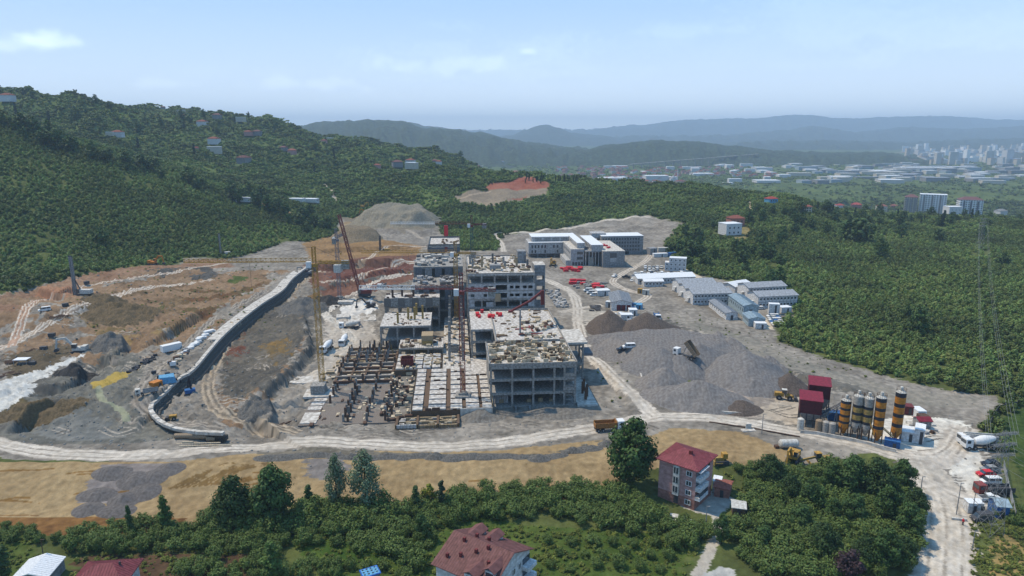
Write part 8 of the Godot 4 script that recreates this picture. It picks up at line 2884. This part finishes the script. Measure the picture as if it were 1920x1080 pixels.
	for i in 6:
		var s := -1.0 if i % 2 else 1.0
		var y: float = [18.5, 21.0, 23.5][int(i / 2.0)] - 0.6
		var p0 := pb + Vector3(3.0 * s, y, 0)
		var p1 := far + Vector3(3.0 * s, y, 0)
		var wm := MB.new()
		for k in 24:
			var t0 := k / 24.0
			var t1 := (k + 1) / 24.0
			wm.bar(p0.lerp(p1, t0) - Vector3(0, 32.0 * t0 * (1 - t0), 0), p0.lerp(p1, t1) - Vector3(0, 32.0 * t1 * (1 - t1), 0), 0.035)
		solo("power_line", wm, M["pale_wire"], "thin power line sagging between the two pylons", "power line", Vector3.ZERO, 0.0, "power lines between the pylons")
		wm = MB.new()
		var p2 := pb + Vector3(14.0 + s * 3.0, y - 4.0, 60.0)
		wm.bar(p0, p2, 0.03)
		solo("power_line", wm, M["pale_wire"], "thin power line running from the pylon over the dry field", "power line", Vector3.ZERO, 0.0, "power lines over the dry field")
	for q in [[1727, 915, 5.5, "slim brown lattice mast beside the wooded plot"], [1796, 945, 8.0, "slim grey lamp post at the gate"], [1825, 950, 6.0, "slim grey post before the gate cabins"], [82, 1045, 6.5, "wooden pole beside the garden shed"], [1324, 976, 6.0, "grey pole at the pink house's yard"], [1428, 815, 6.0, "thin pole beside the haul road's drain"], [1826, 1010, 4.5, "thin post at the dry field's edge"], [146, 505, 3.0, "white post on the edge of the hillside"]]:
		mb = MB.new()
		mb.cyl(Vector3(0, -0.3, 0), Vector3(0, q[2], 0), 0.12, 0.08, 7)
		mb.cbox(Vector3(0.3, q[2], 0), Vector3(0.8, 0.12, 0.16))
		solo("pole", mb, M["bark" if q[0] < 100 else "grey_paint"], q[3], "pole", GY(P(q[0], q[1])))
	block("barrier_block", M["off_white"], "white barrier block at the gate", "barrier", GY(P(1801, 955)), Vector3(3.2, 0.5, 0.5), -0.2)
	block("road_sign", M["off_white"], "small white board beside the haul road", "sign", GY(P(1403, 805)), Vector3(1.7, 1.7, 0.2), 0.1)
	block("concrete_slab", M["pale_concrete"], "pale concrete slab under the roadside board", "slab", GY(P(1403, 808)), Vector3(4.0, 0.3, 1.6), 0.1)
	for q in [[1330, 792, 1420, 806], [1420, 806, 1500, 820]]:
		var e0 := GY(P(q[0], q[1]))
		var e1 := GY(P(q[2], q[3]))
		mb = MB.new()
		mb.bar(e0 + Vector3(0, 0.12, 0), e1 + Vector3(0, 0.12, 0), 0.35, 0.3)
		solo("drain_pipe", mb, M["rust"], "long rusty pipe lying along the haul road", "pipe", Vector3.ZERO, 0.0, "rusty pipes along the haul road")
	# one person in red at the gate
	mb = MB.new()
	mb.colored = true
	mb.col = Color(0.02, 0.02, 0.03)
	for s in [-1, 1]:
		mb.cyl(Vector3(0.1 * s, 0.0, 0.02), Vector3(0.1 * s, 0.45, 0.0), 0.06, 0.075, 8)
		mb.cyl(Vector3(0.1 * s, 0.45, 0.0), Vector3(0.08 * s, 0.9, 0.0), 0.075, 0.1, 8)
		mb.cbox(Vector3(0.1 * s, 0.04, 0.07), Vector3(0.1, 0.08, 0.26))
	mb.col = Color(0.5, 0.02, 0.03)
	mb.lathe([Vector2(0.17, 0.85), Vector2(0.18, 1.0), Vector2(0.2, 1.3), Vector2(0.19, 1.42), Vector2(0.07, 1.5)], 10)
	for s in [-1, 1]:
		mb.cyl(Vector3(0.2 * s, 1.42, 0), Vector3(0.26 * s, 1.12, 0.02), 0.06, 0.05, 7)
		mb.cyl(Vector3(0.26 * s, 1.12, 0.02), Vector3(0.25 * s, 0.85, 0.1), 0.05, 0.04, 7)
	mb.col = Color(0.4, 0.24, 0.17)
	mb.lathe([Vector2(0.05, 1.47), Vector2(0.06, 1.54), Vector2(0.095, 1.62), Vector2(0.1, 1.68), Vector2(0.07, 1.77), Vector2(0.01, 1.79)], 10)
	var vm := StandardMaterial3D.new()
	vm.vertex_color_use_as_albedo = true
	vm.roughness = 0.9
	vm.cull_mode = BaseMaterial3D.CULL_DISABLED
	solo("person", mb, vm, "person in a red jacket and dark trousers standing at the gate", "person", GY(P(1808, 965)), 2.0)

# ------------------------------------------------------------------ far country
func range_mesh(sky: Array, D0: float, front: float, back: float, rough: float, sd: int) -> ArrayMesh:
	# a mountain range whose crest is seen along the given skyline, with spurs running down to the valley
	var n := FastNoiseLite.new()
	n.seed = sd
	n.frequency = 1.0 / (D0 * 0.06)
	n.fractal_octaves = 5
	n.fractal_type = FastNoiseLite.FRACTAL_RIDGED
	var v := PackedVector3Array()
	var ix := PackedInt32Array()
	var x0: float = sky[0][0]
	var x1: float = sky[-1][0]
	var cols := int((x1 - x0) / 4.0)
	var rows := 26
	for i in cols + 1:
		var px := lerpf(x0, x1, float(i) / cols)
		var k := 0
		while k < sky.size() - 2 and sky[k + 1][0] < px:
			k += 1
		var t: float = clampf((px - sky[k][0]) / (sky[k + 1][0] - sky[k][0]), 0, 1)
		t = t * t * (3 - 2 * t)
		var row := lerpf(sky[k][1], sky[k + 1][1], t)
		var top := CH - D0 * tan(deg_to_rad(12.8) + atan((row - 540.0) / F))
		var edge := smoothstep(0.0, 0.08, float(i) / cols) * (1.0 - smoothstep(0.92, 1.0, float(i) / cols))
		for j in rows + 1:
			var u := j / float(rows)
			var D := lerpf(D0 - front, D0 + back, u)
			var x := (px - 960.0) / F * D * CP
			var c := front / (front + back)
			var s := u / c if u < c else (1.0 - u) / (1.0 - c)
			var prof := s * s * (3 - 2 * s)
			var r := n.get_noise_2d(x, D)
			var h := -70.0 + (top + 70.0) * prof + rough * r * (0.25 + prof * (1.0 - prof) * 3.0)
			h = lerpf(-70.0, h, 0.25 + 0.75 * edge)
			v.append(Vector3(x, h, -D))
	for i in cols:
		for j in rows:
			var k := i * (rows + 1) + j
			ix.append_array([k, k + 1, k + rows + 1, k + 1, k + rows + 2, k + rows + 1])
	var arr := []
	arr.resize(Mesh.ARRAY_MAX)
	arr[Mesh.ARRAY_VERTEX] = v
	arr[Mesh.ARRAY_INDEX] = ix
	var am := ArrayMesh.new()
	am.add_surface_from_arrays(Mesh.PRIMITIVE_TRIANGLES, arr)
	var st := SurfaceTool.new()
	st.create_from(am, 0)
	st.generate_normals()
	return st.commit()

func mountains() -> void:
	mt("forest_far", [0.062, 0.095, 0.045], 1.0, 1, 320.0)
	M["forest_far"].albedo_texture = mt_far
	struct("hills", range_mesh([[480, 236], [560, 236], [600, 231], [640, 229], [700, 226], [750, 229], [800, 241], [850, 244], [900, 250], [950, 262], [1000, 270], [1060, 278], [1120, 285], [1200, 300], [1260, 318]], 4000.0, 1500.0, 900.0, 55.0, 1), M["forest_far"])
	struct("hills", range_mesh([[980, 318], [1020, 302], [1080, 285], [1150, 272], [1230, 264], [1300, 266], [1380, 275], [1450, 283], [1560, 288], [1650, 287], [1700, 293], [1760, 300], [1800, 312]], 3400.0, 700.0, 700.0, 30.0, 2), M["forest_far"])
	struct("mountains", range_mesh([[900, 262], [960, 254], [985, 244], [1005, 237], [1025, 234], [1045, 240], [1075, 250], [1120, 254], [1180, 262]], 8500.0, 1500.0, 1500.0, 40.0, 3), M["forest_far"])
	struct("mountains", range_mesh([[600, 240], [700, 240], [770, 231], [800, 238], [900, 250], [960, 262]], 6500.0, 1500.0, 1500.0, 60.0, 4), M["forest_far"])
	struct("mountains", range_mesh([[1200, 290], [1330, 277], [1420, 267], [1560, 265], [1700, 268], [1850, 262], [2000, 258], [2250, 255], [2400, 270]], 6800.0, 1600.0, 1500.0, 60.0, 5), M["forest_far"])
	struct("mountains", range_mesh([[1000, 275], [1080, 262], [1200, 257], [1350, 255], [1450, 248], [1530, 238], [1600, 249], [1700, 240], [1800, 243], [1920, 238], [2100, 240], [2300, 245]], 9500.0, 2000.0, 1500.0, 90.0, 6), M["forest_far"])
	struct("mountains", range_mesh([[500, 252], [760, 245], [900, 246], [1080, 246], [1200, 236], [1290, 226], [1400, 224], [1500, 217], [1580, 224], [1680, 221], [1760, 219], [1850, 225], [1950, 228], [2100, 232], [2400, 240]], 13500.0, 3000.0, 1500.0, 140.0, 7), M["forest_far"])

func far_house(called: String, label: String, at: Vector3, yaw: float, w: float, d: float, h: float, wall: String, roof: String, group := "", flat := false) -> Node3D:
	var o := thing(called, label, "house" if not flat else "building", at - Vector3(0, 0.5, 0), yaw, group)
	piece(o, "wall", M[wall], Vector3(-w * 0.5, 0, -d * 0.5), Vector3(w * 0.5, h, d * 0.5))
	if flat:
		piece(o, "roof", M[roof], Vector3(-w * 0.51, h + 0.01, -d * 0.51), Vector3(w * 0.51, h + 0.5, d * 0.51))
	else:
		var r := part(o, "roof", hip_roof(w, d, h + 0.2, minf(w, d) * 0.24, 0.5), M[roof])
		r.position = Vector3(-w * 0.5, 0, d * 0.5)
	return o

func facade(o: Node3D, w: float, d: float, h: float, floors: int, n: int) -> void:
	# windows of a far tower
	for k in floors:
		var y := h * (k + 0.35) / floors
		var e := h / floors * 0.45
		for i in n:
			var x := w * ((i + 0.5) / n - 0.5)
			piece(o, "window", M["glass"], Vector3(x - w / n * 0.28, y, d * 0.5 + 0.02), Vector3(x + w / n * 0.28, y + e, d * 0.5 + 0.3))
		for i in 4:
			var z := d * ((i + 0.5) / 4.0 - 0.5)
			piece(o, "window", M["glass"], Vector3(-w * 0.5 - 0.3, y, z - d * 0.07), Vector3(-w * 0.5 - 0.02, y + e, z + d * 0.07))

func at_depth(px: float, D: float) -> Vector3:
	var x := (px - 960.0) / F * (D * CP + (CH + 50.0) * SP)
	return Vector3(x, H(x, D), -D)

func towns() -> void:
	# apartment towers on the valley floor
	for q in [[1706, 1200, 20, 20, 33, "cream_wall", "maroon_roof", "beige apartment tower with maroon roof", 11, 6], [1746, 1190, 40, 22, 41, "tower_white", "white_roof", "widest white apartment tower with flat white roof", 12, 10], [1815, 1150, 34, 20, 37, "tower_white", "maroon_roof", "white apartment tower with dark balcony bands and maroon roof", 12, 9]]:
		var p := at_depth(q[0], q[1])
		var o := far_house("apartment_tower", q[7], p, -0.5 if q[0] < 1800 else -0.3, q[2], q[3], q[4], q[5], q[6], "apartment towers on the valley floor", q[6] == "white_roof")
		facade(o, q[2], q[3], q[4], q[8], q[9])
		for k in 3:
			piece(o, "balcony_stack", M["grey_wall" if q[0] < 1800 else "steel_blue"], Vector3(-q[2] * 0.36 + k * q[2] * 0.3, 2, q[3] * 0.5 + 0.1), Vector3(-q[2] * 0.36 + k * q[2] * 0.3 + 2.4, q[4] - 2, q[3] * 0.5 + 1.4))
	var label := "villa among the trees at the plateau's edge"
	for q in [[1445, 383, 10, "light_blue", "bright_tile", "small pale blue house with red roof on the crest"], [1573, 393, 14, "white_wall", "bright_tile", "white three storey house with bright red roof"], [1605, 390, 18, "brick_wall", "bright_tile", "low brick house with bright red roof"], [1652, 396, 16, "cream_wall", "tile_red", "cream house with red tile roof"], [1675, 392, 12, "brick_wall", "tile_red", "brown house beside the cream one"], [1368, 438, 14, "white_wall", "white_roof", "weathered white two storey house on the spur"], [1378, 424, 12, "brick_wall", "tile_red", "red roofed house above the weathered white one"], [1512, 396, 8, "cream_wall", "tile_red", "small house among the grove trees"], [1875, 405, 16, "white_wall", "grey_wall", "grey white house at the right edge of the plateau"], [1785, 402, 22, "white_wall", "white_roof", "white roofed shed between the apartment towers"]]:
		var p := G(q[0], q[1])
		keep_clear.append([p.x, -p.z, q[2] * 0.9])
		var o := far_house("village_house", q[5], p, rng.randf_range(-0.4, 0.4), q[2], q[2] * 0.8, q[2] * (0.62 if q[0] != 1605 else 0.4), q[3], q[4], "houses at the plateau's edge", q[4] == "white_roof")
		for k in 2:
			for i in 3:
				piece(o, "window", M["glass"], Vector3((i - 1) * q[2] * 0.28 - 0.6, q[2] * (0.1 + 0.27 * k), q[2] * 0.4 + 0.01), Vector3((i - 1) * q[2] * 0.28 + 0.6, q[2] * (0.1 + 0.27 * k) + 1.3, q[2] * 0.4 + 0.08))
	# houses on the far hillside
	var names := ["white", "cream", "brick", "grey"]
	var i := 0
	for q in [[15, 190, 15], [340, 213, 11], [345, 219, 6], [408, 223, 13], [380, 237, 14], [452, 228, 13], [466, 254, 11], [483, 254, 12], [402, 270, 14], [403, 288, 17], [369, 281, 6], [458, 307, 15], [222, 257, 12], [206, 254, 8], [548, 290, 12], [532, 283, 10], [594, 243, 9], [618, 264, 10], [608, 268, 8], [745, 313, 14], [770, 308, 12], [772, 316, 14], [707, 316, 9], [815, 307, 10], [823, 308, 9], [903, 313, 10], [897, 315, 7], [493, 214, 11], [411, 201, 9], [402, 198, 7], [470, 212, 8], [306, 205, 8]]:
		var p := G(q[0], q[1])
		keep_clear.append([p.x, -p.z, q[2] * 0.8])
		var k := i % 4
		far_house("hillside_house", "%s house with %s roof among the bushes of the far hillside" % [names[k], ["red", "pale", "red", "red"][k]], p, rng.randf_range(-0.5, 0.5), q[2], q[2] * 0.75, q[2] * 0.55, ["white_wall", "cream_wall", "pink_wall", "grey_wall"][k], ["tile_red", "white_roof", "tile_red", "maroon_roof"][k], "%s houses on the far hillside" % names[k], k == 1)
		i += 1
	for q in [[462, 377, 16, 9, 3.4, "metal_roof", "low grey roofed barn above the cut"], [556, 377, 16, 8, 3.0, "white_roof", "white roofed barn beside the other barn"], [580, 378, 18, 9, 3.4, "white_roof", "larger white roofed barn above the valley road"], [590, 380, 8, 6, 3, "tile_red", "small red roofed hut beside the white barns"]]:
		var p := G(q[0], q[1])
		keep_clear.append([p.x, -p.z, 11.0])
		far_house("barn", q[6], p, -0.2, q[2], q[3], q[4], "white_wall", q[5], "barns above the cut", true)
	# village, works and city on the valley floor
	for k in 230:
		var px := rng.randf_range(1040, 1460)
		var D := rng.randf_range(1700, 2700)
		if px > 1300 and D < 2100:
			continue
		var t := k % 3
		far_house("valley_house", "%s house with red roof in the valley village" % names[t], at_depth(px, D), rng.randf() * 3, rng.randf_range(10, 18), rng.randf_range(8, 14), rng.randf_range(5, 10), ["white_wall", "cream_wall", "pink_wall"][t], ["tile_red", "tile_red", "maroon_roof"][t], "%s houses of the valley village" % names[t])
	for k in 150:
		var px := rng.randf_range(1490, 1930) if k % 5 else rng.randf_range(1130, 1500)
		var D := rng.randf_range(1850, 2900)
		var t := k % 5
		far_house("factory_hall", "%s roofed factory hall in the valley works" % ["white", "pale blue", "plain white", "grey", "cream"][t], at_depth(px, D), rng.randf_range(-0.15, 0.15), rng.randf_range(14, 70), rng.randf_range(14, 40), rng.randf_range(6, 15), ["white_wall", "pale_blue_wall", "off_white", "grey_wall", "cream_wall"][t], ["white_roof", "metal_roof", "white_roof", "metal_roof", "off_white"][t], "%s roofed factory halls" % ["white", "pale blue", "plain white", "grey", "cream"][t], true)
	for q in [[1734, 2500, 190, 30], [1730, 2570, 170, 26], [1640, 2350, 140, 26], [1800, 2600, 110, 26]]:
		far_house("long_hall", "very long white roofed hall in the valley works", at_depth(q[0], q[1]), 0.0, q[2], q[3], 12.0, "off_white", "white_roof", "very long halls of the works", true)
	for k in 290:
		var px := 1690.0 + 280.0 * pow(rng.randf(), 0.75)
		var D := rng.randf_range(2950, 5400)
		var tall := rng.randf_range(14, 34) if k % 7 else rng.randf_range(40, 62)
		var t := k % 4
		far_house("city_block", "%s apartment block in the distant city" % ["white", "cream", "beige", "grey"][t], at_depth(px, D), rng.randf_range(-0.5, 0.5), rng.randf_range(16, 40), rng.randf_range(14, 26), tall, ["tower_white", "cream_wall", "off_white", "white_wall"][t], ["white_roof", "tile_red", "white_roof", "grey_wall"][t], "%s blocks of the distant city" % ["white", "cream", "beige", "grey"][t], true)
	for k in 70:
		var px := rng.randf_range(640, 1260)
		far_house("ridge_house", "pale house scattered over the hazy hills beyond the valley", at_hill(px, rng.randf_range(268, 305)), rng.randf() * 3, rng.randf_range(14, 24), rng.randf_range(12, 18), rng.randf_range(7, 14), ["white_wall", "cream_wall"][k % 2], ["tile_red", "white_roof"][k % 2], "pale houses on the hazy hills", true)
	# viaduct
	var o := thing("viaduct", "long pale viaduct crossing the far valley", "bridge")
	var a := at_depth(1180, 2650) + Vector3(0, 16, 0)
	var b := at_depth(1420, 3100) + Vector3(0, 42, 0)
	var mb := MB.new()
	mb.bar(a, b, 11.0, 2.0)
	part(o, "deck", mb, M["concrete"])
	for k in 18:
		var p := a.lerp(b, (k + 0.5) / 18.0)
		mb = MB.new()
		mb.bar(Vector3(p.x, -55, p.z), p - Vector3(0, 1.0, 0), 4.0)
		part(o, "pier", mb, M["concrete"])
	# mosque
	o = thing("mosque", "white domed mosque with a slim minaret in the valley village", "mosque", at_depth(1262, 1950))
	piece(o, "hall", M["white_wall"], Vector3(-9, 0, -9), Vector3(9, 9, 9))
	mb = MB.new()
	mb.lathe([Vector2(8.4, 9), Vector2(7.6, 12), Vector2(5.4, 15), Vector2(2.6, 16.8), Vector2(0.05, 17.4)], 16)
	part(o, "dome", mb, M["metal_roof"])
	mb = MB.new()
	mb.lathe([Vector2(1.3, 0), Vector2(1.2, 26), Vector2(1.8, 26.2), Vector2(1.8, 27.4), Vector2(1.0, 27.6), Vector2(1.0, 32), Vector2(0.05, 38)], 10)
	part(o, "minaret", mb, M["white_wall"], Vector3(12, 0, 0))

var hill_profile := [[560, 236], [640, 229], [700, 226], [750, 229], [800, 241], [900, 250], [1000, 270], [1120, 285], [1260, 310]]
func at_hill(px: float, row: float) -> Vector3:
	# a place on the face of the hazy hills: higher rows lie farther up their slope
	var k := 0
	while k < hill_profile.size() - 2 and hill_profile[k + 1][0] < px:
		k += 1
	var crest := lerpf(hill_profile[k][1], hill_profile[k + 1][1], clampf((px - hill_profile[k][0]) / (hill_profile[k + 1][0] - hill_profile[k][0]), 0, 1))
	row = maxf(row, crest + 6.0)
	var D := lerpf(3900.0, 2700.0, clampf((row - crest) / (318.0 - crest), 0, 1))
	var p := P(px, row, 0)
	var dd := deg_to_rad(12.8) + atan((row - 540.0) / F)
	return Vector3((px - 960.0) / F * D * CP, CH - D * tan(dd) - 3.0, -D)

func _ready() -> void:
	rng.seed = 7
	stage()
	prepare_terrain()
	prepare_materials()
	var t := Time.get_ticks_msec()
	paint_ground()
	build_terrain()
	print("terrain ", Time.get_ticks_msec() - t)
	mountains()
	hospital()
	finished_block()
	retaining_wall()
	heaps()
	plant()
	camp()
	cranes()
	machines()
	houses()
	stores()
	towns()
	print("built ", Time.get_ticks_msec() - t)
	prepare_plants()
	groves()
	front_bushes()
	front_trees()
	hill_trees()
	weeds()
	print("plants ", Time.get_ticks_msec() - t)
